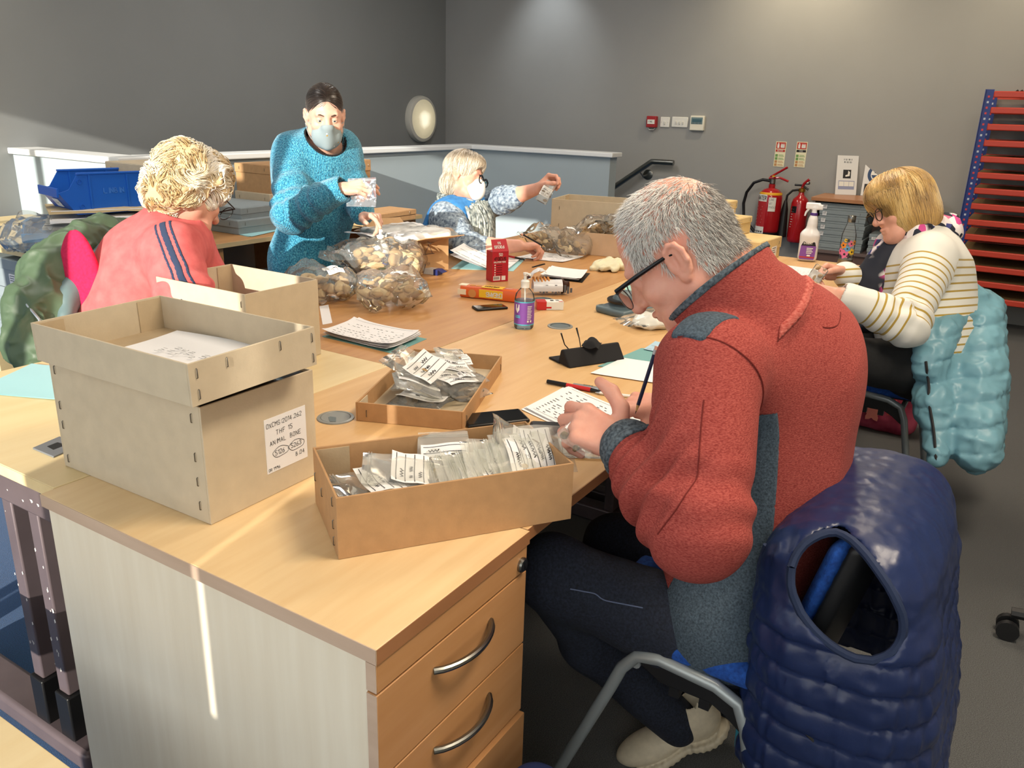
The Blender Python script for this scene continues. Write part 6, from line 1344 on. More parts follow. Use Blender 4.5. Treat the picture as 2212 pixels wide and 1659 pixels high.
for i, (hx, hy, hz, tx, ty, tz) in enumerate(((1.535, .40, .135, 1.47, .52, .05), (1.65, .37, .13, 1.62, .56, .05))):
    h, tt = np.array([hx, hy, hz]), np.array([tx, ty, tz]); dv = nrm(tt-h); sd = nrm(np.cross(dv, UP)); upv = np.cross(sd, dv); A = np.array([sd, dv, upv])
    up_ = SUB(U(.03, ell(h+dv*.03, (.040, .055, .048), A), ell(h+dv*.15-upv*.015, (.046, .09, .034), A), cap(h+dv*.02+upv*.02, h+dv*.0+upv*.05, .037)), cap(h+upv*.05+dv*.01, h+upv*.12, .03), .005)
    so = AND(U(.02, ell(h+dv*.03-upv*.04, (.047, .06, .03), A), ell(h+dv*.16-upv*.042, (.052, .10, .026), A)), HALF(h-upv*.035, upv))
    sh = solid('shoe', U(.002, up_, DISP(so, lambda P: (.0012*np.sin(P@dv*420)).astype(np.float32), .002)), .0045, m_shoe, man, O, 'cream trainer')
# hair: short and grey, thin on the crown
lo, hi = HM.o-.16, HM.o+.16
def pr_h(P):
    L = HM.loc(P); x, y, z = L[:, 0], L[:, 1], L[:, 2]; side = np.abs(x)
    ok = (z > -.055-.2*np.minimum(0, y+.02)*0) & (y < .055+.02*vnoise(P, 30, 3)) & ((z > .015) | (y < -.02) | ((y < .018) & (z > -.02)))
    ok &= (z > -.112+.9*np.maximum(0, y+.055)) & ((P-cB)@cT > -.004) & ~((side > .066) & (y > -.034) & (y < .012) & (z < .02) & (z > -.06))
    crown = np.sqrt((x)**2+((y+.035)/1.0)**2); rs = np.random.RandomState(3).rand(len(P))
    thin = (z > .075) & (rs > np.clip((crown-.005)/.075, .10, 1)); front = (z > .06) & (y > .02) & (rs > .55)
    return ok & ~thin & ~front & ~((side > .070) & (y > -.05) & (y < .02) & (z < .03) & (z > -.07))
fn_ = U(.03, face, neck); R_ = on_surface(fn_, lo, hi, 19000, 7, pr_h)
def dh(P, k, j):
    L = HM.loc(P); d, G = sdf_grad(fn_, P, .004); top = np.clip((L[:, 2]-.03)/.06, 0, 1)[:, None]
    return G*(.42-.06*k)+HM.u*-.75*(1-.6*top)+HM.f*(.05+.55*top-.5*np.clip(-L[:, 1:2]/.1, 0, 1)*0)+np.sign(L[:, :1])*HM.r*.25*top+j*.16
ln = np.random.RandomState(1).uniform(.0035, .0075, len(R_)); p = R_.astype(np.float32); seq = [p]
jj = np.random.RandomState(2).normal(0, 1, (len(p), 3))
for k in range(1, 4): p = p+nrm2(dh(p, k, jj))*ln[:, None]; seq.append(p)
Lr = HM.loc(R_); tone = np.clip(.85-.45*np.clip((Lr[:, 1]*-1-.01)/.09, 0, 1)*(np.random.RandomState(8).rand(len(R_)) < .7)+np.random.RandomState(4).normal(0, .18, len(R_)), 0, 1)
o = strands('hair', np.stack(seq, 1), np.full(len(R_), .00062), hair_mat('hair_grey', ['4a4541', '7b756f', 'aaa6a1', 'd6d3ce', 'efede9']), man, O, tone); o['kind'] = 'stuff'
# glasses
m_gl = mat('spectacle_black', '0c0c0d', .3)
def arm(side): return [HM.w(side*.079, -.03, -.004), HM.w(side*.080, .0, .004), HM.w(side*.0805, .06, .006), HM.w(side*.071, .108, .006)]
g = obj('glasses', MB().tube([tuple(np.array(q)-O) for q in arm(-1)], [.002, .0032, .0042, .004], 8, flat=1).tube([tuple(np.array(q)-O) for q in arm(1)], [.002, .0032, .0042, .004], 8)
        .tube([tuple(HM.w(x, .108, .006-.002*abs(x)*30)-O) for x in np.linspace(-.071, .071, 9)], .0028, 8), m_gl, man)
for sx in (-1, 1):
    ring = [tuple(HM.w(sx*(.036+.027*cos(a)), .112-.0*cos(a), -.014+.021*sin(a))-O) for a in np.linspace(0, 2*pi, 25)]
    obj('rim', MB().tube(ring, .0011, 6, caps=False), mat('rim_grey', '5c5d60', .3, .6), g)
    obj('lens', MB().add(ring[:24], [tuple(range(24))]), film_mat('lens', 'ffffff', .2, .02, .02), g, smooth=0)
obj('thumb_nail', MB().lathe([(.0001, .0016), (.004, .0013), (.0058, 0)], n=14, sy=1.3).moved(Matrix.Translation(Vector(LT[4][3]-np.array(O)))), mat('nail', 'dba596', .3), man) if False else None
hb1 = zip_bag('small labelled finds bag held in the grey-haired man\'s left hand', .075, .11, .006, 84, None, 4, .010, m_boned); hb1.location = tuple(atd(1266, 935, 1.47)); hb1.rotation_euler = frame_mtx((0, 0, 0), cdir(.75, .50, -.3), cdir(-.35, -.65, .6)).to_euler()
hb2 = zip_bag('empty clear finds bag lying flat between the near box and the man\'s hand', .10, .13, .003, 86, None, 0, .01); q = atz(1232, 968, .7345); hb2.location = tuple(q); hb2.rotation_euler = (0, 0, .55)
# ---- the standing woman in the turquoise jumper
W1 = atd(690, 560, 3.5); wom = thing('person', 'standing woman in turquoise knitted jumper and patterned face mask, holding a foil bag', 'person', (W1[0], W1[1], 0)); O = tuple(wom.location)
HM = Fr(atd(702, 247, 3.36), cdir(.30, .50, -.82), cdir(.06, -.90, -.42), .94)
face = head_node(HM); NB = atd(692, 318, 3.46)
SRt, SLt = atd(622, 330, 3.42), atd(748, 322, 3.54); EW, WWr = atd(628, 462, 3.30), atd(738, 408, 3.16); EL2, WL2 = atd(770, 430, 3.58), atd(783, 462, 3.40)
PV = atd(672, 560, 3.56); CH = atd(683, 400, 3.52)
H1, _, T1 = hand_node(WWr, cdir(.97, -.06, -.15), cdir(.05, .45, .85), True, .88, ((.45, .55, .2), (.5, .6, .3), (.6, .7, .4), (.7, .8, .4)), thumb=((.8, .35, .5), (.95, -.05, .3), (.95, -.15, .25)))
H2, _, _ = hand_node(WL2, cdir(.75, .25, -.55), cdir(-.25, .75, .3), False, .92, ((.35, .25, .1), (.9, .9, .5), (1.0, 1.0, .5), (1.0, 1.0, .5)), thumb=((.7, .6, .3), (.85, .3, .2), (.9, .2, .1)))
skin = U(.012, U(.03, face, cap(HM.w(0, -.03, -.06), NB, .054, .058)), U(.03, cap(NB, CH, .055, .05), cap(NB, SRt, .05, .04), cap(NB, SLt, .05, .04)), U(.014, chain([SRt, EW, WWr], [.04, .036, .025]), H1), U(.014, chain([SLt, EL2, WL2], [.04, .036, .025]), H2))
solid('body', skin, .0036, m_skin2, wom, O); eyes(wom, HM)
latW = nrm(SRt-SLt); fwW = nrm(np.cross(np.array([0, 0, 1.0]), latW)); UPz = np.array([0, 0, 1.0]); axW = np.array([latW, fwW, UPz])
tor = U(.10, ell(PV+UPz*-.03, (.185, .135, .20), axW), ell(CH+UPz*-.06, (.175, .125, .20), axW), ell(CH+UPz*.05, (.17, .115, .13), axW), cap(SRt*.86+SLt*.14, SLt*.86+SRt*.14, .072), cap(CH+UPz*.1, NB-UPz*.025, .1, .078))
s1 = chain([SRt*.93+SLt*.07, EW, WWr-nrm(WWr-EW)*.01], [.078, .074, .052], .03); s2 = chain([SLt*.93+SRt*.07, EL2, WL2-nrm(WL2-EL2)*.01], [.078, .066, .048], .03)
jm = U(.03, tor, s1, s2); nW = nrm(np.asarray(HM.w(0, -.02, -.08))-NB)
jm = SUB(jm, cap(NB+nW*-.015+fwW*.024, NB+nW*.15+fwW*.05, .078, .098), .01)
jm = SUB(jm, cap(WWr-nrm(WWr-EW)*.012, WWr+nrm(WWr-EW)*.06, .040, .046), .004)
jmD = DISP(jm, addf(folds(EW, WWr, .06, .008, -.1, .8, 2), folds(SRt, EW, .07, .008, .3, 1.2, 4), drape(5.5, .006, 31, (1.5, 1.5, .5)), folds(SLt, EL2, .06, .006, .2, 1.2, 6)), .02)
m_knit = bpy.data.materials.new('turquoise_knit'); m_knit.use_nodes = True; nt = m_knit.node_tree; b = nt.nodes['Principled BSDF']; b.inputs['Roughness'].default_value = .95; b.inputs['Sheen Weight'].default_value = .3
tc = nt.nodes.new('ShaderNodeTexCoord'); nz = nt.nodes.new('ShaderNodeTexNoise'); nz.inputs['Scale'].default_value = 190; nz.inputs['Detail'].default_value = 2
rp = nt.nodes.new('ShaderNodeValToRGB'); cr = rp.color_ramp; cr.elements[0].position = .3; cr.elements[0].color = (*lin('0e4f70'), 1); cr.elements[1].position = .68; cr.elements[1].color = (*lin('63b3cb'), 1)
e = cr.elements.new(.5); e.color = (*lin('2f8db0'), 1)
wv = nt.nodes.new('ShaderNodeTexWave'); wv.bands_direction = 'X'; wv.inputs['Scale'].default_value = 55; wv.inputs['Distortion'].default_value = 3; wv.inputs['Detail Scale'].default_value = 2
bp = nt.nodes.new('ShaderNodeBump'); bp.inputs['Strength'].default_value = .6; bp.inputs['Distance'].default_value = .004; ad = nt.nodes.new('ShaderNodeMath')
for a, c in ((tc.outputs['Object'], nz.inputs['Vector']), (tc.outputs['Object'], wv.inputs['Vector']), (nz.outputs['Fac'], rp.inputs[0]), (rp.outputs[0], b.inputs['Base Color']), (nz.outputs['Fac'], ad.inputs[0]), (wv.outputs['Fac'], ad.inputs[1]), (ad.outputs[0], bp.inputs['Height']), (bp.outputs[0], b.inputs['Normal'])): nt.links.new(a, c)
solid('jumper', jmD, .006, m_knit, wom, O)
def onto(nd, region, out=.003, inn=.006): return Nd(lambda P: np.maximum(np.maximum(nd.f(P)-out, -nd.f(P)-inn), region.f(P)), region.c, region.r)
m_dkt = mat('dark_top', '15181c', .85)
neckring = AND(cap(NB+nW*-.02, NB+nW*.03, .095), HALF(NB+nW*.0, -nW))
solid('undershirt_neckline', onto(jmD, AND(cap(NB+nW*-.015+fwW*.024, NB+nW*.15+fwW*.05, .083, .103), HALF(NB-nW*.12, -nW)), .002, .006), .004, m_dkt, wom, O)
solid('skirt', ell(PV-UPz*.42, (.17, .13, .38), axW), .012, m_dkt, wom, O)
m_hair1 = hair_mat('hair_dark_brown', ['1d1410', '2c1f18', '3d2c22', '54402f'], .3)
hb = U(.02, HM.e((0, -.016, .040), (.0785, .099, .088)), HM.e((0, -.05, -.03), (.066, .06, .06)), HM.b((0, -.115, -.045), .035))
hb = SUB(SUB(hb, HM.e((0, .108, -.062), (.074, .09, .116)), .008), HM.c((-.09, .012, -.045), (.09, .012, -.045), .042), .006)
solid('hair', hb, .004, hair_mat('hair_dark_base', ['2a1d17', '33251d'], .35), wom, O)
Rr = on_surface(hb, HM.o-.16, HM.o+.16, 2200, 3, lambda P: HM.loc(P)[:, 2] > -.05)
def dpull(P, k, j):
    L = HM.loc(P); d, G = sdf_grad(hb, P, .004); t = (HM.w(0, -.12, -.045)-P); t = t-(t*G).sum(1)[:, None]*G
    sd = np.sign(L[:, :1])*HM.r*np.clip(.9-2*np.abs(L[:, :1])/.08, 0, 1)*(L[:, 2:3] > .05); return nrm2(t)+sd*.9+j*.05
ps_ = comb(hb, Rr, dpull, 7, np.full(len(Rr), .011), .0012, 4); strands('hair_strands', ps_, np.full(len(Rr), .0007), m_hair1, wom, O)['kind'] = 'stuff'
# her mask
m_mask = mat('mask_grey_cotton', '8b9a9f', .85, bump=.3, bs=400); mk = U(.02, HM.e((0, .052, -.078), (.066, .052, .062)), HM.c((0, .100, -.034), (0, .09, -.11), .027, .022))
mk = AND(AND(mk, HALF(HM.w(0, .11, -.020), HM.u*1+HM.f*-.30)), HALF(HM.w(0, .02, -.08), -HM.f), .004); mo = solid('face_mask', mk, .0038, m_mask, wom, O)
lp = MB()
for sx in (-1, 1):
    for z in (-.035, -.1): lp.tube([tuple(HM.w(sx*.064, .03, z)-O), tuple(HM.w(sx*.078, .005, z*.6-.01)-O), tuple(HM.w(sx*.084, -.012, (.0 if z > -.05 else -.04))-O)], .0016, 6)
obj('ear_loop', lp, m_mask, mo)
mp_ = on_surface(mk, HM.o-.15, HM.o+.15, 26, 9, lambda P: HM.loc(P)[:, 1] > .03); bm_ = MB(); bw = MB()
for k, q in enumerate(mp_):
    d, G = sdf_grad(mk, q[None], .003); M = Matrix.Translation(Vector(q+G[0]*.0006-O)) @ Vector((0, 0, 1)).rotation_difference(Vector(G[0])).to_matrix().to_4x4() @ Matrix.Rotation(k*1.3, 4, 'Z')
    (bm_ if k % 2 else bw).add([M @ Vector((.0045*cos(a)*(1 if k % 2 else .7), .0026*sin(a), 0)) for a in np.linspace(0, 2*pi, 9)[:-1]], [tuple(range(8))])
obj('printed_bees', bm_, mat('bee_gold', 'b08a35', .8), mo, smooth=0); obj('printed_wings', bw, m_white, mo, smooth=0)
# the foil bag in her hand
c0, c1, c2, c3 = atd(752, 386, 3.17), atd(812, 383, 3.13), atd(812, 447, 3.14), atd(748, 446, 3.18)
fb_ = thing('foil_bag', 'small shiny silver foil bag held up by the standing woman', 'bag', tuple((c0+c2)/2)); o0 = (c0+c2)/2
nrmb = nrm(np.cross(c1-c0, c3-c0))
def fbag(u, v):
    q = (c0*(1-u)+c1*u)*(1-v)+(c3*(1-u)+c2*u)*v-o0; w = np.array([[u*2.0, v*2.0, .5]]); return tuple(q+nrmb*(.008*float(ridged(w, 1.6, 4)[0])+.004*float(ridged(w, 4, 9)[0]))*sin(pi*min(1, max(0, v*1.02))))
obj('film', MB().sheet(fbag, 24, 24, .0012), mat('foil', 'e6e9ee', .16, .85), fb_, smooth=20)
obj('zip_seal', MB().sheet(lambda u, v: tuple(Vector(fbag(u, .06+.03*v))+Vector(nrmb*-.0015)), 10, 1, .001), m_filmh, fb_)

# ---- the woman with pale curly hair and the coral sweatshirt, seen from behind
W2 = atd(290, 720, 2.62); cor = thing('person', 'seated woman with pale curly hair and coral sweatshirt, seen from behind', 'person', (W2[0], W2[1], 0)); O = tuple(cor.location)
HM = Fr(atd(415, 415, 2.52), cdir(.50, .40, .85), cdir(.18, -.92, .38), .98); face = head_node(HM, lids=False)
NB = atd(375, 498, 2.52); SRt, SLt = atd(368, 548, 2.36), atd(400, 520, 2.72); EW, WWr = atd(425, 690, 2.30), atd(520, 720, 2.42); EL2, WL2 = atd(470, 640, 2.72), atd(560, 690, 2.65); PV, CH = atd(278, 710, 2.62), atd(330, 585, 2.56)
H1, _, _ = hand_node(WWr, cdir(.9, .3, .2), cdir(0, .9, .3), True, .95); H2, _, _ = hand_node(WL2, cdir(.9, .3, .2), cdir(0, .9, .3), False, .95)
skin = U(.012, U(.03, face, cap(HM.w(0, -.03, -.06), NB, .056, .06)), U(.03, cap(NB, CH, .055, .05), cap(NB, SRt, .05, .04), cap(NB, SLt, .05, .04)), U(.014, chain([SRt, EW, WWr], [.042, .038, .027]), H1), U(.014, chain([SLt, EL2, WL2], [.042, .038, .027]), H2))
solid('body', skin, .004, m_skin3, cor, O)
latW = nrm(SRt-SLt); lean = nrm(NB-PV); fwW = nrm(np.cross(lean, latW)); axW = np.array([np.cross(fwW, lean), fwW, lean])
tor = U(.10, ell(PV, (.205, .16, .2), axW), ell((PV+CH)/2, (.205, .15, .2), axW), ell(CH, (.20, .135, .17), axW), cap(SRt*.9+SLt*.1, SLt*.9+SRt*.1, .082), cap(CH+lean*.06, NB-lean*.01, .11, .078))
s1 = chain([SRt*.95+SLt*.05, EW, WWr], [.088, .074, .05], .03); s2 = chain([SLt*.95+SRt*.05, EL2, WL2], [.085, .072, .05], .03)
jm = SUB(U(.03, tor, s1, s2), cap(NB+lean*.02, NB+lean*.15, .066, .08), .01)
jmD = DISP(jm, addf(folds(SRt, EW, .08, .008, .2, 1.2, 4), drape(5, .008, 41, (1.3, 1.3, .7))), .02)
m_coral = cloth('coral_sweat', 'c4595b', 'd46a6a', 30, var=.1, bump=.25, bs=500); solid('sweatshirt', jmD, .006, m_coral, cor, O)
m_nav = mat('navy_stripe', '2e3b57', .9)
arm0 = SRt*.93+NB*.07+lean*.03; aa = nrm(EW-SRt); outw = nrm(cdir(.08, 0, -1)); ac = nrm(np.cross(aa, outw))
for off, wd in ((-.020, .0035), (0.0, .009), (.020, .0035)):
    reg = rbox((SRt+EW)/2+lean*.03+outw*.05+ac*off, (.19, wd, .12), .002, np.array([aa, ac, outw]))
    solid('sleeve_stripe', onto(jmD, reg, .002, .006), .004, m_nav, cor, O)
solid('trousers', U(.05, ell(PV-lean*.1, (.2, .17, .14), axW), chain([PV-lean*.1+latW*.1, PV-lean*.1+latW*.1+np.array([.40, -.12, 0]), PV+latW*.1+np.array([.42, -.12, -.5])], [.1, .075, .05]), chain([PV-lean*.1-latW*.1, PV-lean*.1-latW*.1+np.array([.40, -.12, 0]), PV-latW*.1+np.array([.42, -.12, -.5])], [.1, .075, .05])), .012, m_jeans, cor, O)
m_curl = hair_mat('hair_pale_blonde', ['b3935f', 'd2b98e', 'e6d8b8', 'f0e8d4', 'f5f0e6'], .45)
hb = U(.03, HM.e((0, -.02, .038), (.108, .122, .100)), HM.e((0, -.062, -.035), (.094, .080, .082)), HM.e((0, .045, .085), (.075, .055, .05)))
hb = SUB(hb, HM.e((0, .122, -.055), (.088, .075, .125)), .015)
hbD = DISP(hb, lambda P: (-.011*ridged(P, 21, 5)-.005*vnoise(P, 50, 6)).astype(np.float32), .02)
solid('hair', hbD, .0055, hair_mat('hair_pale_base', ['c9b28a', 'dccdaa'], .5), cor, O)
Rr = on_surface(hb, HM.o-.2, HM.o+.2, 3600, 13, lambda P: HM.loc(P)[:, 1] < .14)
def dcurl(P, k, j):
    d, G = sdf_grad(hb, P, .005); c = np.stack([vnoise(P, 16, s) for s in (1, 2, 3)], 1); dn = -HM.u-(-HM.u*G).sum(1)[:, None]*G; sw = np.cross(G, c); return nrm2(sw)*1.0+nrm2(dn)*.55+j*.08
ps_ = comb(hbD, Rr, dcurl, 9, np.full(len(Rr), .0075), .004, 4, lambda t: .3+1.6*sin(pi*t)*1.0); cl = np.clip(.5+.9*vnoise(Rr, 14, 8)+np.random.RandomState(3).normal(0, .15, len(Rr)), 0, 1)
strands('hair_curls', ps_, np.full(len(Rr), .0016), m_curl, cor, O, cl)['kind'] = 'stuff'
gl = obj('glasses', MB().tube([tuple(HM.w(x, .115, .0)-O) for x in (.07, .0, -.07)], .002, 6).tube([tuple(HM.w(.07, .115, 0)-O), tuple(HM.w(.082, .06, .0)-O), tuple(HM.w(.084, -.01, .0)-O)], .0018, 6), m_gl, cor)
for sx in (-1, 1): obj('rim', MB().tube([tuple(HM.w(sx*(.036+.028*cos(a)), .115, -.012+.022*sin(a))-O) for a in np.linspace(0, 2*pi, 25)], .0014, 6, caps=False), m_gl, gl)

# ---- the woman in the white respirator at the far end
W3 = atd(965, 600, 4.35); msk = thing('person', 'seated woman in white respirator mask, chunky scarf and blue gilet', 'person', (W3[0], W3[1], 0)); O = tuple(msk.location)
HM = Fr(atd(1002, 380, 4.15), cdir(.93, .22, -.30), cdir(.20, -.97, 0), .96); face = head_node(HM, lids=False)
NB = atd(984, 445, 4.2); SRt, SLt = atd(958, 472, 4.03), atd(1045, 445, 4.38); EW, WWr = atd(1012, 535, 3.92), atd(1122, 531, 3.88); EL2, WL2 = atd(1090, 432, 4.2), atd(1160, 408, 4.08); PV, CH = atd(962, 610, 4.35), atd(985, 515, 4.22)
H1, _, T1 = hand_node(WWr, cdir(.95, -.05, .2), cdir(.1, .9, .35), True, .98, ((.8, .9, .5), (.9, 1.0, .5), (1.1, 1.0, .6), (1.2, 1.0, .6)), thumb=((.7, .5, .4), (.85, -.1, .5), (.8, -.2, .5)))
H2, _, _ = hand_node(WL2, cdir(.72, -.55, -.1), cdir(.45, .75, -.35), False, .98, ((.9, .9, .5), (1.0, 1.0, .5), (1.1, 1.0, .6), (1.2, 1.0, .6)), thumb=((.75, .3, .6), (.8, -.1, .6), (.8, -.2, .5)))
skin = U(.012, U(.03, face, cap(HM.w(0, -.03, -.06), NB, .056, .06)), U(.03, cap(NB, CH, .055, .05), cap(NB, SRt, .05, .04), cap(NB, SLt, .05, .04)), U(.014, chain([SRt, EW, EW+(WWr-EW)*.4, WWr], [.046, .046, .044, .029]), H1), U(.014, chain([SLt, EL2, EL2+(WL2-EL2)*.35, WL2], [.046, .046, .044, .029]), H2))
solid('body', skin, .004, m_skin3, msk, O)
latW = nrm(SRt-SLt); lean = nrm(NB-PV); fwW = nrm(np.cross(lean, latW)); axW = np.array([np.cross(fwW, lean), fwW, lean])
tor = U(.10, ell(PV, (.20, .17, .2), axW), ell((PV+CH)/2, (.195, .165, .18), axW), ell(CH, (.19, .145, .17), axW), cap(SRt*.85+SLt*.15, SLt*.85+SRt*.15, .075), cap(CH+lean*.06, NB-lean*.045, .1, .062))
s1 = chain([SRt*.95+SLt*.05, EW, EW+(WWr-EW)*.25], [.080, .066, .056], .03); s2 = chain([SLt*.95+SRt*.05, EL2, EL2+(WL2-EL2)*.30], [.074, .062, .056], .03)
m_blouse = mat('blue_floral_blouse', '3c4d66', .85, var=.3, vs=70, col2='a9b9c6', detail=3)
shirt = DISP(U(.03, tor, s1, s2), addf(folds(SRt, EW, .06, .007, .2, 1.3, 4), folds(SLt, EL2, .05, .007, .2, 1.5, 5), drape(7, .004, 51)), .02); solid('blouse', shirt, .0068, m_blouse, msk, O)
vest = SUB(SUB(DISP(Nd(lambda P: tor.f(P)-.012, tor.c, tor.r+.02), drape(5, .006, 52, (1, 1, .6)), .02), cap(SRt-latW*.035-lean*.035, SRt+latW*.12-lean*.05, .075), .01), cap(SLt+latW*.02-lean*.03, SLt-latW*.12-lean*.03, .085), .01)
vest = SUB(SUB(vest, AND(cap(PV, NB+lean*.1, .09), HALF(CH, -fwW)), .02), cap(NB, NB+lean*.2, .07, .09), .01)
solid('gilet', vest, .0065, cloth('blue_fleece', '2c6fae', '3f86c6', 40, var=.08, bump=.3, bs=400), msk, O)
m_scarf = mat('tweed_scarf_yarn', '3d4b52', .9, var=.4, vs=55, col2='c7cfca', detail=3)
rs = random.Random(6); nc = NB+lean*.005; scm = MB()
for k in range(11):
    rr = .104+.007*(k % 3); h = -.03+.011*k*.7
    ring = [nc+lean*(h+.008*sin(a*5+k))+(latW*cos(a)*rr+fwW*sin(a)*rr*1.08)*(1-.03*k*.5)+fwW*(.02-.05*h) for a in np.linspace(0, 2*pi, 30)]
    scm.tube([tuple(np.array(q)-O) for q in ring], .0085, 7, caps=False)
so = obj('scarf', scm, m_scarf, msk)
for side in (-1, 1):
    for k in range(34):
        x = side*.055+rs.uniform(-.07, .07); st = nc+latW*x+fwW*(.10+rs.uniform(-.01, .02))-lean*.0; pts = []; L = rs.uniform(.24, .36); wob = rs.uniform(0, 6)
        for i in range(12):
            s = i/11; q = st-lean*L*s+fwW*(.075*sin(min(1, s*1.3)*1.7))+latW*(.012*sin(wob+s*9)+side*-.01*s); d = float(tor.f(q[None].astype(np.float32))[0])-.024
            if d < .006: g_ = sdf_grad(tor, q[None].astype(np.float32), .004)[1][0]; q = q+g_*(.006-d)
            pts.append(tuple(q-O))
        obj('yarn_strand', MB().tube(pts, [.0078]*9+[.007, .005, .003], 6), m_scarf, so)
m_ash = hair_mat('hair_ash_blonde', ['8d7d69', 'b5a48d', 'd2c6b2', 'e9e2d4'], .4)
hb = U(.02, HM.e((0, -.014, .042), (.090, .110, .095)), HM.e((0, -.045, -.055), (.088, .075, .075)), HM.e((0, .05, .075), (.07, .05, .045)))
hb = SUB(SUB(hb, HM.e((0, .125, -.06), (.10, .085, .125)), .012), HM.c((-.12, .012, -.04), (.12, .012, -.04), .024), .008)
solid('hair', hb, .005, hair_mat('hair_ash_base', ['b9aa93', 'c8bba6'], .5), msk, O)
def dbob(hbn):
    def f(P, k, j):
        d, G = sdf_grad(hbn, P, .005); L = HM.loc(P); top = np.clip((L[:, 2:3]-.06)/.07, 0, 1); w = -HM.u*1.0+np.sign(L[:, :1])*HM.r*top*.8+HM.f*top*.5*np.sign(L[:, 1:2]+.01); w = w-(w*G).sum(1)[:, None]*G; return nrm2(w)+j*.06
    return f
Rr = on_surface(hb, HM.o-.2, HM.o+.2, 2600, 15, lambda P: HM.loc(P)[:, 2] > -.09)
ps_ = comb(hb, Rr, dbob(hb), 9, np.random.RandomState(1).uniform(.006, .011, len(Rr)), .0025, 4); strands('hair_strands', ps_, np.full(len(Rr), .0013), m_ash, msk, O)['kind'] = 'stuff'
m_resp = mat('respirator_white', 'e9e9e6', .75)
rk = AND(U(.02, HM.e((0, .075, -.065), (.056, .058, .056)), HM.c((0, .10, -.03), (0, .10, -.085), .024)), HALF(HM.w(0, .055, -.06), -HM.f), .006); ro = solid('respirator', rk, .004, m_resp, msk, O)
m_strap = mat('strap_blue', '5c8cc0', .7)
for z0, z1 in ((-.045, .085), (-.085, -.075)):
    pts = []
    for i in range(9):
        s = i/8; q = np.asarray(HM.w(-.058-.035*sin(pi*s*.6), .075-.19*s, z0+(z1-z0)*s)); d = float(U(.01, face, hb).f(q[None].astype(np.float32))[0]); g_ = sdf_grad(U(.01, face, hb), q[None].astype(np.float32), .004)[1][0]; pts.append(tuple(q+g_*(.005-d)-O if i else q-O))
    obj('strap', MB().tube(pts, .0032, 6), m_strap, ro)
gl = obj('glasses', MB().tube([tuple(HM.w(x, .115, .0)-O) for x in (.07, .0, -.07)], .003, 6), m_gl, msk)
obj('temple', MB().tube([tuple(HM.w(-.07, .115, 0)-O), tuple(HM.w(-.084, .06, .0)-O), tuple(HM.w(-.09, .02, .002)-O)], .003, 6), mat('temple_teal', '3c8f9a', .3), gl)
for sx in (-1, 1): obj('rim', MB().tube([tuple(HM.w(sx*(.036+.028*cos(a)), .116, -.012+.02*sin(a))-O) for a in np.linspace(0, 2*pi, 25)], .0032, 6, caps=False), m_gl, gl)
c = atd(1180, 415, 4.03)
hbag = zip_bag('small finds bag held up by the woman in the respirator', .06, .115, .012, 77, None, 5, .012, m_boned); hbag.location = c; hbag.rotation_euler = frame_mtx((0, 0, 0), cdir(.86, .5, -.1), cdir(.42, -.86, .0)).to_euler()
pe = thing('pencil', 'dark pencil held by the woman in the respirator', 'pencil', tuple(atd(1140, 517, 3.83))); A_ = Vector(atd(1126, 505, 3.84)-np.array(pe.location)); B_ = Vector(atd(1178, 534, 3.80)-np.array(pe.location)); u_ = (B_-A_).normalized()
obj('shaft', MB().tube([A_+u_*.012, B_-u_*.015], .0038, 6), m_blk, pe); obj('point', MB().tube([B_-u_*.015, B_], [.0036, .0006], 6), mat('pencil_wood', 'c9a06a', .7), pe); obj('eraser', MB().tube([A_, A_+u_*.012], .0038, 8), mat('eraser_pink', 'd8a08a', .7), pe)

# ---- the blonde woman in the striped shirt at the right
W4 = atd(1990, 790, 3.05); str_ = thing('person', 'seated woman with blonde bob, glasses and gold-striped white top', 'person', (W4[0], W4[1], 0)); O = tuple(str_.location)
HM = Fr(atd(1948, 445, 2.98), cdir(-.96, .26, .02), cdir(-.24, -.97, 0), .98); face = head_node(HM)
NB = atd(1990, 520, 3.02); SLt, SRt = atd(2012, 560, 2.84), atd(1998, 548, 3.2); EW, WWr = atd(1958, 700, 2.74), atd(1822, 640, 2.74); EL2, WL2 = atd(1905, 670, 3.22), atd(1822, 590, 3.02); PV, CH = atd(1998, 765, 3.05), atd(2000, 620, 3.02)
H1, _, T1 = hand_node(WWr, cdir(-.95, -.12, .2), cdir(.0, .45, .8), False, .98, ((.5, .7, .4), (.65, .8, .4), (.8, .9, .5), (.9, .9, .5)), thumb=((.8, .4, .4), (.95, -.05, .3), (.95, -.15, .3)))
H2, _, T2 = hand_node(WL2, cdir(-.97, -.05, -.2), cdir(.05, .8, -.55), True, .98, ((.6, .7, .4), (.75, .8, .4), (.9, .9, .5), (1.0, .9, .5)), thumb=((.8, .4, .4), (.95, .0, .3), (.95, -.15, .3)))
skin = U(.012, U(.03, face, cap(HM.w(0, -.03, -.06), NB, .056, .06)), U(.03, cap(NB, CH, .055, .05), cap(NB, SRt, .05, .04), cap(NB, SLt, .05, .04)), U(.014, chain([SLt, EW, WWr], [.045, .042, .028]), H1), U(.014, chain([SRt, EL2, WL2], [.045, .042, .028]), H2))
solid('body', skin, .0036, m_skin3, str_, O); eyes(str_, HM)
latW = nrm(SLt-SRt); lean = nrm(NB-PV); fwW = nrm(np.cross(latW, lean)); axW = np.array([np.cross(fwW, lean), fwW, lean])
tor = U(.10, ell(PV+lean*.02, (.20, .165, .17), axW), ell((PV+CH)/2, (.195, .165, .17), axW), ell(CH+fwW*.012, (.195, .155, .17), axW), cap(SLt*.88+SRt*.12, SRt*.88+SLt*.12, .082), cap(CH+lean*.07, NB, .11, .07))
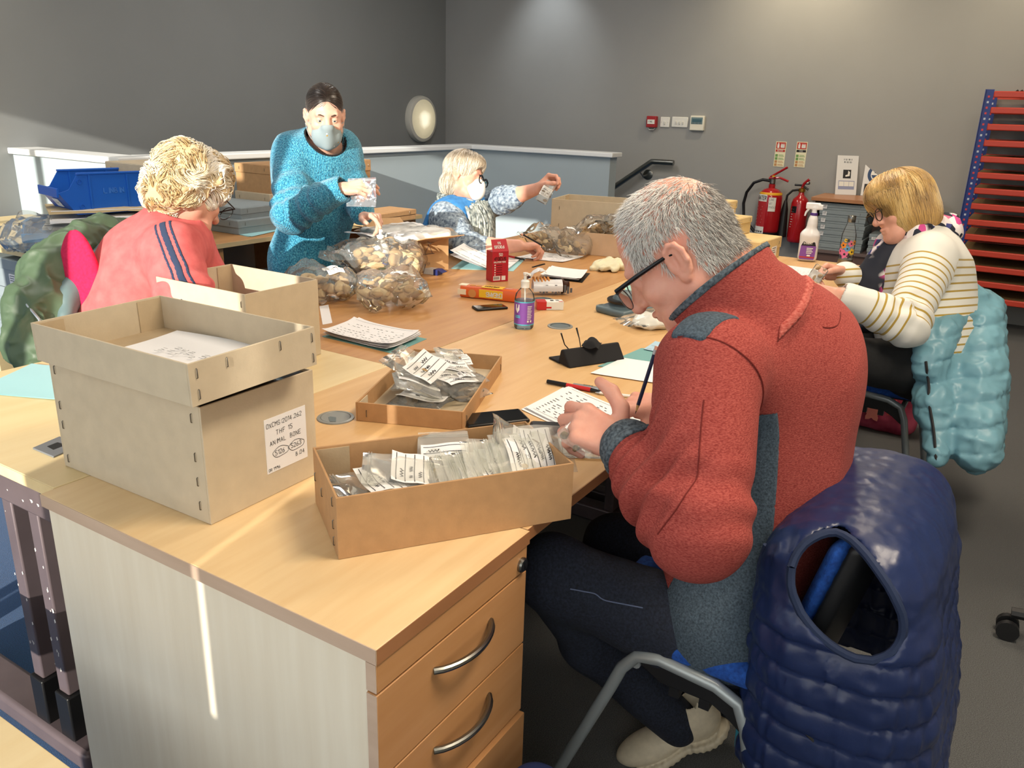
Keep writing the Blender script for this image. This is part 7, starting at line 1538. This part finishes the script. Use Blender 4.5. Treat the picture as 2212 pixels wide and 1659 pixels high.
s1 = chain([SLt*.95+SRt*.05, EW, WWr-nrm(WWr-EW)*.02], [.082, .070, .050], .03); s2 = chain([SRt*.95+SLt*.05, EL2, WL2-nrm(WL2-EL2)*.02], [.082, .07, .05], .03)
shN = SUB(U(.028, tor, s1, s2), cap(WWr-nrm(WWr-EW)*.022, WWr+nrm(WWr-EW)*.06, .040, .046), .003)
shD = DISP(shN, addf(folds(SLt, EW, .07, .006, .5, 1.3, 4), folds(EW, WWr, .06, .006, -.1, .7, 3), drape(5, .006, 61), folds(CH, PV, .09, .006, .2, 1.2, 7)), .02)
def stripe_coord(V):
    q = V-_v(SLt); u = (_v(EW)-_v(SLt)); L1 = float(np.linalg.norm(u)); u = u/L1; w = _v(WWr)-_v(EW); L2 = float(np.linalg.norm(w)); w = w/L2
    d1 = cap(SLt, EW, .08, .07).f(V); d2 = cap(EW, WWr, .07, .05).f(V); dt = tor.f(V)
    sa = q@u; sb = L1+(V-_v(EW))@w; st = -(V-_v(SLt))@_v(lean)+.02
    arm = np.where(d2 < d1, np.maximum(sb, L1), np.minimum(sa, L1+.02)); out = np.where(np.minimum(d1, d2) < dt-.004, arm, st)
    return out
m_strp = bpy.data.materials.new('gold_striped_jersey'); m_strp.use_nodes = True; nt = m_strp.node_tree; b = nt.nodes['Principled BSDF']; b.inputs['Roughness'].default_value = .9; b.inputs['Sheen Weight'].default_value = .2
at = nt.nodes.new('ShaderNodeAttribute'); at.attribute_name = 'cloth_length'; md = nt.nodes.new('ShaderNodeMath'); md.operation = 'FRACT'; dv_ = nt.nodes.new('ShaderNodeMath'); dv_.operation = 'DIVIDE'; dv_.inputs[1].default_value = .0265
lt = nt.nodes.new('ShaderNodeMath'); lt.operation = 'LESS_THAN'; lt.inputs[1].default_value = .24; g1 = nt.nodes.new('ShaderNodeMath'); g1.operation = 'GREATER_THAN'; g1.inputs[1].default_value = .02; g2 = nt.nodes.new('ShaderNodeMath'); g2.operation = 'LESS_THAN'; g2.inputs[1].default_value = .43
m1 = nt.nodes.new('ShaderNodeMath'); m1.operation = 'MULTIPLY'; m2 = nt.nodes.new('ShaderNodeMath'); m2.operation = 'MULTIPLY'; mx = nt.nodes.new('ShaderNodeMix'); mx.data_type = 'RGBA'
mx.inputs['A'].default_value = (*lin('dcdcd6'), 1); mx.inputs['B'].default_value = (*lin('a98d3c'), 1)
for a, c in ((at.outputs['Fac'], dv_.inputs[0]), (dv_.outputs[0], md.inputs[0]), (md.outputs[0], lt.inputs[0]), (at.outputs['Fac'], g1.inputs[0]), (at.outputs['Fac'], g2.inputs[0]), (lt.outputs[0], m1.inputs[0]), (g1.outputs[0], m1.inputs[1]), (m1.outputs[0], m2.inputs[0]), (g2.outputs[0], m2.inputs[1]), (m2.outputs[0], mx.inputs['Factor']), (mx.outputs['Result'], b.inputs['Base Color'])): nt.links.new(a, c)
solid('striped_top', shD, .0058, m_strp, str_, O, attr={'cloth_length': stripe_coord})
hipL, hipR = PV+latW*.09-lean*.04, PV-latW*.09-lean*.04; kL, kR = atd(1800, 770, 2.80), atd(1800, 740, 3.1); ftL, ftR = np.array([kL[0]+.02, kL[1]-.02, .1]), np.array([kR[0]+.05, kR[1]-.02, .1])
solid('trousers', DISP(U(.04, ell(PV-lean*.06, (.195, .16, .12), axW), chain([hipL, kL], [.10, .075]), chain([hipR, kR], [.10, .075]), chain([kL, ftL], [.07, .05]), chain([kR, ftR], [.07, .05])), drape(8, .005, 62), .01), .008, mat('black_denim', '17181b', .85, var=.2, vs=100), str_, O)
# scarf
sc = U(.03, cap(NB+latW*.085+lean*.02, NB+fwW*.10-lean*.02, .050, .055), cap(NB-latW*.085+lean*.02, NB+fwW*.10-lean*.02, .050, .055), cap(NB+latW*.085+lean*.02, NB-fwW*.08+lean*.03, .048), cap(NB-latW*.085+lean*.02, NB-fwW*.08+lean*.03, .048),
       chain([NB+fwW*.11-lean*.03+latW*.05, CH+fwW*.19+latW*.07+lean*.04, CH+fwW*.22+latW*.07-lean*.10], [.052, .058, .050], .02))
scD = DISP(sc, addf(drape(16, .010, 71, (1, 1, .5)), drape(7, .006, 72)), .02)
m_sc = bpy.data.materials.new('floral_scarf'); m_sc.use_nodes = True; nt = m_sc.node_tree; b = nt.nodes['Principled BSDF']; b.inputs['Roughness'].default_value = .8
tc = nt.nodes.new('ShaderNodeTexCoord'); vo = nt.nodes.new('ShaderNodeTexVoronoi'); vo.inputs['Scale'].default_value = 42; rp = nt.nodes.new('ShaderNodeValToRGB'); cr = rp.color_ramp; cr.interpolation = 'CONSTANT'
cols = ['e6dfe0', 'c8478c', 'e4dedd', '3a3f7a', 'dfd2d6', '1d2233', 'e8e2e2', 'd86a8e']
while len(cr.elements) < len(cols): cr.elements.new(.5)
for i, c in enumerate(cols): cr.elements[i].position = i/len(cols); cr.elements[i].color = (*lin(c), 1)
nz = nt.nodes.new('ShaderNodeTexNoise'); nz.inputs['Scale'].default_value = 6; r2 = nt.nodes.new('ShaderNodeValToRGB'); r2.color_ramp.elements[0].position = .50; r2.color_ramp.elements[1].position = .53; mx = nt.nodes.new('ShaderNodeMix'); mx.data_type = 'RGBA'; mx.inputs['B'].default_value = (*lin('161b2a'), 1)
for a, c in ((tc.outputs['Object'], vo.inputs['Vector']), (vo.outputs['Color'], rp.inputs[0]), (tc.outputs['Object'], nz.inputs['Vector']), (nz.outputs['Fac'], r2.inputs[0]), (r2.outputs[0], mx.inputs['Factor']), (rp.outputs[0], mx.inputs['A']), (mx.outputs['Result'], b.inputs['Base Color'])): nt.links.new(a, c)
solid('scarf', scD, .005, m_sc, str_, O)
m_blo = hair_mat('hair_golden', ['8a6a3c', 'b08a4c', 'cfa862', 'e2c384'], .36)
hb = U(.06, HM.e((0, -.014, .040), (.096, .114, .098)), HM.e((0, -.030, -.052), (.097, .098, .082)), HM.e((0, .055, .055), (.08, .055, .055)))
hb = SUB(SUB(hb, HM.e((0, .168, -.060), (.080, .095, .120)), .012), HALF(HM.w(0, 0, -.118), HM.u-.18*HM.f), .012)
solid('hair', hb, .0045, hair_mat('hair_golden_base', ['a8834a', 'b89355'], .45), str_, O)
Rr = on_surface(hb, HM.o-.2, HM.o+.2, 4200, 16, lambda P: HM.loc(P)[:, 2] > -.10)
ps_ = comb(hb, Rr, dbob(hb), 10, np.random.RandomState(1).uniform(.007, .013, len(Rr)), .0022, 4); strands('hair_strands', ps_, np.full(len(Rr), .0011), m_blo, str_, O, np.clip(.5+.8*vnoise(Rr, 22, 4)+np.random.RandomState(2).normal(0, .15, len(Rr)), 0, 1))['kind'] = 'stuff'
gl = obj('glasses', MB().tube([tuple(HM.w(x, .107, .0)-O) for x in (.07, .0, -.07)], .002, 6).tube([tuple(HM.w(.07, .107, 0)-O), tuple(HM.w(.082, .06, .0)-O), tuple(HM.w(.086, .02, .0)-O)], .002, 6), m_gl, str_)
for sx in (-1, 1): obj('rim', MB().tube([tuple(HM.w(sx*(.036+.027*cos(a)), .107, -.012+.022*sin(a))-O) for a in np.linspace(0, 2*pi, 25)], .0020, 6, caps=False), m_gl, gl)
obj('watch_strap', MB().tube([tuple(WWr-nrm(WWr-EW)*.012+(np.cross(nrm(WWr-EW), UPz)*cos(a)+UPz*sin(a))*.033-O) for a in np.linspace(0, 2*pi, 17)], .005, 6, caps=False), m_blk, str_)
hbag = zip_bag('small finds bag held by the woman in the striped top', .05, .085, .010, 78, None, 4, .010, m_bone); hbag.location = atd(1762, 598, 2.92); hbag.rotation_euler = frame_mtx((0, 0, 0), cdir(.8, .55, -.2), cdir(-.5, .7, .45)).to_euler()
# ------------------------------------------------------------------ chairs and the coats hung on them
m_tube = mat('chair_tube_grey', '9aa3a8', .35, .4); m_upb = cloth('chair_blue_fabric', '14397f', '1f55ad', 120, var=.1, bump=.4, bs=500); m_shell = mat('chair_shell_black', '1b1c1f', .45)
def stack_chair(label, loc, rz, back=True):
    t = thing('stacking_chair', label, 'chair', loc, rz)
    for sx in (-1, 1):
        x = sx*.225
        pts = [(x*1.08, .27, .012), (x*1.02, .145, .33), (x, .125, .385), (x, .095, .425), (x, .05, .435), (x, -.06, .425), (x, -.105, .405), (x*1.01, -.125, .36), (x*1.06, -.20, .012)]
        obj('side_frame', MB().tube(pts, .0125, 12), m_tube, t)
        obj('foot_cap', MB().tube([(x*1.08, .272, 0), (x*1.08, .268, .03)], .016, 10).tube([(x*1.06, -.201, 0), (x*1.06, -.199, .03)], .016, 10), m_shell, t)
        obj('seat_bracket', MB().prism([(-.12, .33), (-.08, .36), (-.05, .375), (.05, .375), (.075, .39), (.115, .41), (.09, .425), (-.10, .415)], -.006, .006).moved(Matrix(((0, 0, 1, x*.93), (1, 0, 0, 0), (0, 1, 0, 0), (0, 0, 0, 1)))), m_shell, t, bevel=.003)
        obj('link_lug', MB().b2((x*.9-.012, -.05, .355), (x*.9+.012, -.03, .385)), m_shell, t); obj('link_lug', MB().b2((x*.9-.012, .01, .355), (x*.9+.012, .03, .385)), m_shell, t)
    obj('cross_rail', MB().tube([(-.22, -.11, .40), (.22, -.11, .40)], .010, 10).tube([(-.22, .10, .40), (.22, .10, .40)], .010, 10), m_tube, t)
    solid('seat', U(.02, rbox((0, 0, .455), (.225, .215, .024), .022), ell((0, .0, .462), (.19, .18, .022))), .008, m_upb, t, (0, 0, 0)); obj('seat_pan', MB().prism([(-.2, -.2), (.2, -.2), (.21, .18), (-.21, .18)], .425, .436), m_shell, t, bevel=.004)
    if back:
        ct = cos(rad(14)); st = sin(rad(14)); bx = lambda y, th: Nd(lambda P: rbox((0, 0, 0), (.205, th, .150), .05 if th > .02 else .011).f(np.stack([P[:, 0], ((P[:, 1]+.235-.9*P[:, 0]**2*1.0)*ct+(P[:, 2]-.615)*st)-y, (-(P[:, 1]+.235)*st+(P[:, 2]-.615)*ct)+.0], 1).astype(np.float32))*.9, (0, -.22, .63), .36)
        solid('backrest', bx(.012, .024), .008, m_upb, t, (0, 0, 0)); solid('back_shell', bx(-.016, .014), .008, m_shell, t, (0, 0, 0))
        for sx in (-.13, .13): obj('back_support', MB().tube([(sx, -.10, .41), (sx, -.17, .43), (sx, -.20, .48), (sx, -.225, .56)], .011, 10), m_tube, t)
    return t
ch1 = stack_chair('blue stacking chair with grey tube frame under the grey-haired man', (1.495, .385, 0), 0)
ch2 = dup(ch1, (W4[0]+.14, W4[1]+.14, 0), 0.0, 'blue stacking chair under the woman in the striped top')
pv3 = np.array([W3[0], W3[1]]); f3 = math.atan2(fw3[1], fw3[0])-pi/2 if 'fw3' in globals() else rad(-75)
q = atd(885, 520, 4.5); ch3 = dup(ch1, (q[0]+.12, q[1]-.2, 0), rad(-165), 'blue chair behind the woman in the respirator, only its back showing')
# navy quilted gilet on the man's chair
m_navy = mat('navy_nylon', '1b2950', .36, var=.08, vs=8, bump=.15, bs=120); m_lin = mat('teal_lining', '2f7f95', .6); m_bind = mat('navy_binding', '1c2a48', .8)
C = np.array([1.50, .15, .46]); ps = atx(1826, 1298, 1.24)
gb = rbox(C, (.275, .135, .325), .10); gb0 = U(.05, gb, ell(C+np.array([0, -.02, .23]), (.24, .11, .08)))
def flare(P):
    d = np.clip(.70-P[:, 2], 0, .5); Q = P.copy(); Q[:, 1] = C[1]+(P[:, 1]+.10*d-C[1])/(1+.45*d); return Q.astype(np.float32)
gb = Nd(lambda P: gb0.f(flare(P)), gb0.c, gb0.r+.08)
def quilt(P):
    z = P[:, 2]+.05*np.abs(P[:, 0]-1.5)+.06*vnoise(P, 3, 2)*.2; env = np.clip((.68-P[:, 2])/.06, 0, 1)
    return (-.010*env*np.abs(np.sin(pi*z/.056))**.45-.0028*ridged(P*np.array([1.6, 1.6, .5]), 34, 4)*(.3+.7*env)-.004*ridged(P*np.array([.6, 1, 1.6]), 9, 8)-.002*vnoise(P, 55, 3)).astype(np.float32)
vest = SHELL(DISP(gb, quilt, .02), .016)
vest = AND(vest, HALF((0, 0, .27), (0, 0, -1)))
armh = Nd(lambda P: (np.sqrt(((P[:, 1]-ps[1])/.088)**2+((P[:, 2]-ps[2]-.35*(P[:, 1]-ps[1]))/.080)**2)-1)*.08+np.clip(P[:, 0]-1.38, 0, 9), ps, .3)
vest = SUB(vest, armh, .006); vest = SUB(vest, rbox((1.57, .36, .40), (.27, .14, .26), .02), .006)
vt = thing('quilted_gilet', 'navy quilted gilet hung over the near blue chair back', 'gilet', (1.50, .085, .0)); OV = tuple(vt.location)
solid('shell', vest, .0055, m_navy, vt, OV)
def ring_on(nd, n=40):
    pts = []
    for a in np.linspace(0, 2*pi, n): 
        y = ps[1]+.088*cos(a); z = ps[2]+.080*sin(a)+.35*(y-ps[1]); pts.append((1.22, y, z))
    Pq = np.array(pts, np.float32); Pq[:, 0] = 1.12; go = np.ones(len(Pq), bool)
    for _ in range(110): d = gb.f(Pq); go &= d > .001; Pq[go, 0] += .003
    return Pq
obj('armhole_binding', MB().tube([tuple(p-np.array(OV)) for p in ring_on(gb)], .0075, 8, caps=False), m_bind, vt)
zp = [(1.30, .27, z) for z in np.linspace(.72, .28, 12)]; Pz = np.array(zp, np.float32)
for _ in range(6): d, G = sdf_grad(gb, Pz, .003); G[:, 2] = 0; Pz = Pz-(d-.002)[:, None]*G
obj('zip_edge', MB().tube([tuple(p-np.array(OV)) for p in Pz], .006, 8), m_bind, vt)
obj('lining_edge', MB().tube([tuple(p-np.array(OV)+np.array([.012, .010, 0])) for p in Pz[5:]], .009, 8), m_lin, vt)
seam('pocket_zip', gb, [atx(1690, 1530, 1.22), atx(1750, 1590, 1.22), atx(1810, 1659, 1.22)], .004, m_blk, vt, OV, .006)
# pale blue padded coat on the striped woman's chair
m_sky = mat('sky_blue_nylon', '6f9dae', .40, var=.06, vs=8, bump=.15, bs=100)
ct = U(.022, cap(atd(2032, 722, 2.84), atd(2002, 790, 2.83), .050), chain([atd(1990, 735, 2.84), atd(2035, 705, 2.88), atd(2085, 665, 2.98)], [.028, .05, .072], .03), cap(atd(2080, 655, 3.0), atd(2118, 668, 3.0), .075, .07), chain([atd(2112, 700, 2.95), atd(2118, 820, 2.84), atd(2110, 910, 2.78), atd(2112, 975, 2.74)], [.075, .073, .070, .064], .02),
       chain([atd(2010, 765, 2.88), atd(2016, 870, 2.82), atd(2026, 985, 2.76)], [.04, .045, .026], .04), chain([atd(2040, 740, 2.92), atd(2045, 860, 2.86), atd(2040, 960, 2.80)], [.06, .055, .035], .04), chain([atd(2120, 700, 3.1), atd(2128, 850, 3.06), atd(2128, 960, 3.02)], [.07, .06, .05], .03))
coatD = DISP(ct, lambda P: (-.010*np.abs(np.sin(pi*(P[:, 2]+.25*(P[:, 1]-.05))/.075))**.5*np.clip((.83-P[:, 2])/.05, 0, 1)-.006*ridged(P, 15, 3)-.004*ridged(P, 34, 5)).astype(np.float32), .02)
cp = atd(2060, 800, 2.85); cot = thing('padded_coat', 'pale blue padded coat hung on the right-hand chair', 'coat', (cp[0], cp[1], 0)); solid('shell', coatD, .007, m_sky, cot, tuple(cot.location))
seam('zip', ct, [atd(1985, 790, 2.7), atd(1992, 880, 2.7), atd(2010, 960, 2.7), atd(2022, 1020, 2.7)], .005, m_dark, cot, tuple(cot.location), .010)
for x, y in ((2000, 818), (2018, 890)):
    q = atd(x, y, 2.62).astype(np.float32)[None]
    for _ in range(8): d, G = sdf_grad(ct, q, .004); q = q-d[:, None]*G
    obj('popper', MB().lathe([(.007, 0), (.006, .003), (.0, .0035)], n=12).moved(Matrix.Translation(Vector(q[0]-np.array(cot.location))) @ Vector((0, 0, 1)).rotation_difference(Vector(G[0])).to_matrix().to_4x4()), m_dark, cot)
# pink office chair with the green coat
pk = thing('office_chair', 'pink office chair behind the curly haired woman', 'chair', (W2[0]+.02, W2[1]+.02, 0)); q = atd(186, 676, 2.47)-np.array(pk.location); fz = nrm(cdir(.40, 0, .92)*np.array([1, 1, 0])); sx_ = np.array([fz[1], -fz[0], 0]); axp = np.array([sx_, fz, [0, 0, 1.0]])
m_pink = cloth('pink_fabric', 'c01745', 'd61f55', 120, var=.08, bump=.4, bs=500)
solid('backrest', ell(q, (.095, .035, .25), axp), .007, m_pink, pk, (0, 0, 0)); solid('seat', rbox((0, 0, .46), (.23, .23, .04), .035), .01, m_pink, pk, (0, 0, 0)); obj('column', MB().tube([(0, 0, .1), (0, 0, .42)], .03, 12), m_shell, pk); obj('back_bar', MB().tube([(0, 0, .41), tuple(q*.9+np.array([0, 0, -.32]))], .02, 8), m_shell, pk)
for k in range(5):
    a = 2*pi*k/5+.3; e = (.28*cos(a), .28*sin(a)); obj('base_leg', MB().tube([(0, 0, .11), (e[0], e[1], .075)], [.025, .015], 8), m_shell, pk); obj('caster', MB().tube([(e[0]-.02*sin(a), e[1]+.02*cos(a), .03), (e[0]+.02*sin(a), e[1]-.02*cos(a), .03)], .03, 14), m_shell, pk)
m_green = mat('olive_nylon', '4d6049', .5, var=.04, vs=6); m_gl2 = mat('coat_lining_grey', '5f7477', .5)
gc = U(.04, chain([atd(268, 508, 2.78), atd(225, 512, 2.68), atd(165, 535, 2.56), atd(112, 590, 2.48), atd(82, 660, 2.42), atd(75, 740, 2.38), atd(95, 800, 2.36)], [.050, .060, .068, .075, .075, .070, .06], .03), chain([atd(150, 570, 2.5), atd(118, 660, 2.44), atd(112, 760, 2.40), atd(130, 820, 2.4)], [.055, .06, .055, .05], .03))
gcD = DISP(gc, lambda P: (-.010*ridged(P*np.array([1.2, 1.2, .7]), 14, 3)-.004*ridged(P, 31, 6)).astype(np.float32), .02)
cp = atd(110, 640, 2.45); gt = thing('green_coat', 'olive green coat slung over the pink chair back', 'coat', (cp[0], cp[1], 0)); solid('shell', gcD, .006, m_green, gt, tuple(gt.location))
ln_ = U(.03, chain([atd(232, 545, 2.56), atd(180, 585, 2.48), atd(150, 640, 2.42), atd(140, 700, 2.38)], [.03, .034, .030, .02], .02)); solid('lining', DISP(ln_, drape(14, .006, 95), .01), .006, m_gl2, gt, tuple(gt.location))
obj('zip', MB().tube([tuple(np.array(atd(x, y, d))-np.array(gt.location)) for x, y, d in ((48, 630, 2.36), (60, 660, 2.33), (85, 690, 2.32), (92, 720, 2.31))], .004, 6), m_sil, gt)
# floral bag under the right-hand chair, chair base at the right edge, blue bag bottom centre
cp = np.array([4.12, .42, 0]); t = thing('floral_bag', 'bright pink floral cloth bag on the floor under the right-hand chair', 'bag', tuple(cp)); m_fl = mat('floral_cloth', '8f2140', .8, var=.2, vs=12, col2='d9607f', detail=2)
solid('bag', DISP(rbox((0, 0, .13), (.10, .15, .13), .05), drape(7, .012, 99), .02), .009, m_fl, t, (0, 0, 0))
for k, (y, z, c) in enumerate(((-.05, .17, 'e0655f'), (.04, .13, 'e58a80'), (.0, .21, '6f8f4f'), (.08, .2, 'd9505f'))): obj('printed_flower', MB().prism([(.035*(1+.3*cos(5*a))*cos(a), .035*(1+.3*cos(5*a))*sin(a)) for a in np.linspace(0, 2*pi, 21)[:-1]], 0, .004).moved(Matrix.Translation((-.118, y, z-.03)) @ Matrix.Rotation(rad(-90), 4, 'Y')), mat('print_'+c, c, .8), t, smooth=0)
obj('handle', MB().tube([(-.02, -.08, .25), (-.02, -.05, .34), (-.02, .05, .34), (-.02, .08, .25)], .010, 8), m_blk, t)
oc = thing('office_chair', 'dark office chair base cut off by the right picture edge', 'chair', (2.52, -.50, 0)); obj('column', MB().tube([(0, 0, .1), (0, 0, .44)], .028, 12), m_shell, oc); solid('seat', rbox((0, 0, .48), (.23, .23, .04), .035), .012, m_shell, oc, (0, 0, 0))
for k in range(5):
    a = rad(92)+2*pi*k/5; e = (.33*cos(a), .33*sin(a)); obj('base_leg', MB().tube([(0, 0, .11), (e[0], e[1], .08)], [.025, .016], 8), m_shell, oc)
    for s in (-1, 1): obj('caster', MB().tube([(e[0]-.012*s*sin(a), e[1]+.012*s*cos(a), .03), (e[0]-.03*s*sin(a), e[1]+.03*s*cos(a), .03)], .03, 14), m_shell, oc)
q = atd(1090, 1652, 1.75); q = atd(1088, 1648, 1.36); t = thing('blue_bag', 'dark blue cloth bag on the floor at the bottom of the drawer unit', 'bag', (q[0]+.02, q[1]-.06, 0)); zt = q[2]; solid('bag', DISP(U(.04, rbox((0, 0, zt*.45), (.08, .07, zt*.45), .05), cap((-.03, .04, zt-.05), (.0, -.04, zt-.04), .03)), drape(8, .012, 97), .02), .008, mat('navy_canvas', '1c2f66', .8), t, (0, 0, 0)); obj('strap', MB().tube([(-.05, .04, zt*.7), (-.06, .03, zt*.85), (-.05, -.02, zt*.85), (-.03, -.05, zt*.7)], .008, 8), m_bind, t)
t = thing('blue_crate', 'blue plastic crate at the left picture edge below the grey boxes', 'crate', (1.75, 4.55, 0)); obj('crate_body', MB().b2((-.2, -.2, 0), (.2, .2, .42)), m_bin, t, bevel=.01); obj('rim', MB().b2((-.21, -.21, .40), (.21, .21, .43)), m_bin, t, bevel=.006)
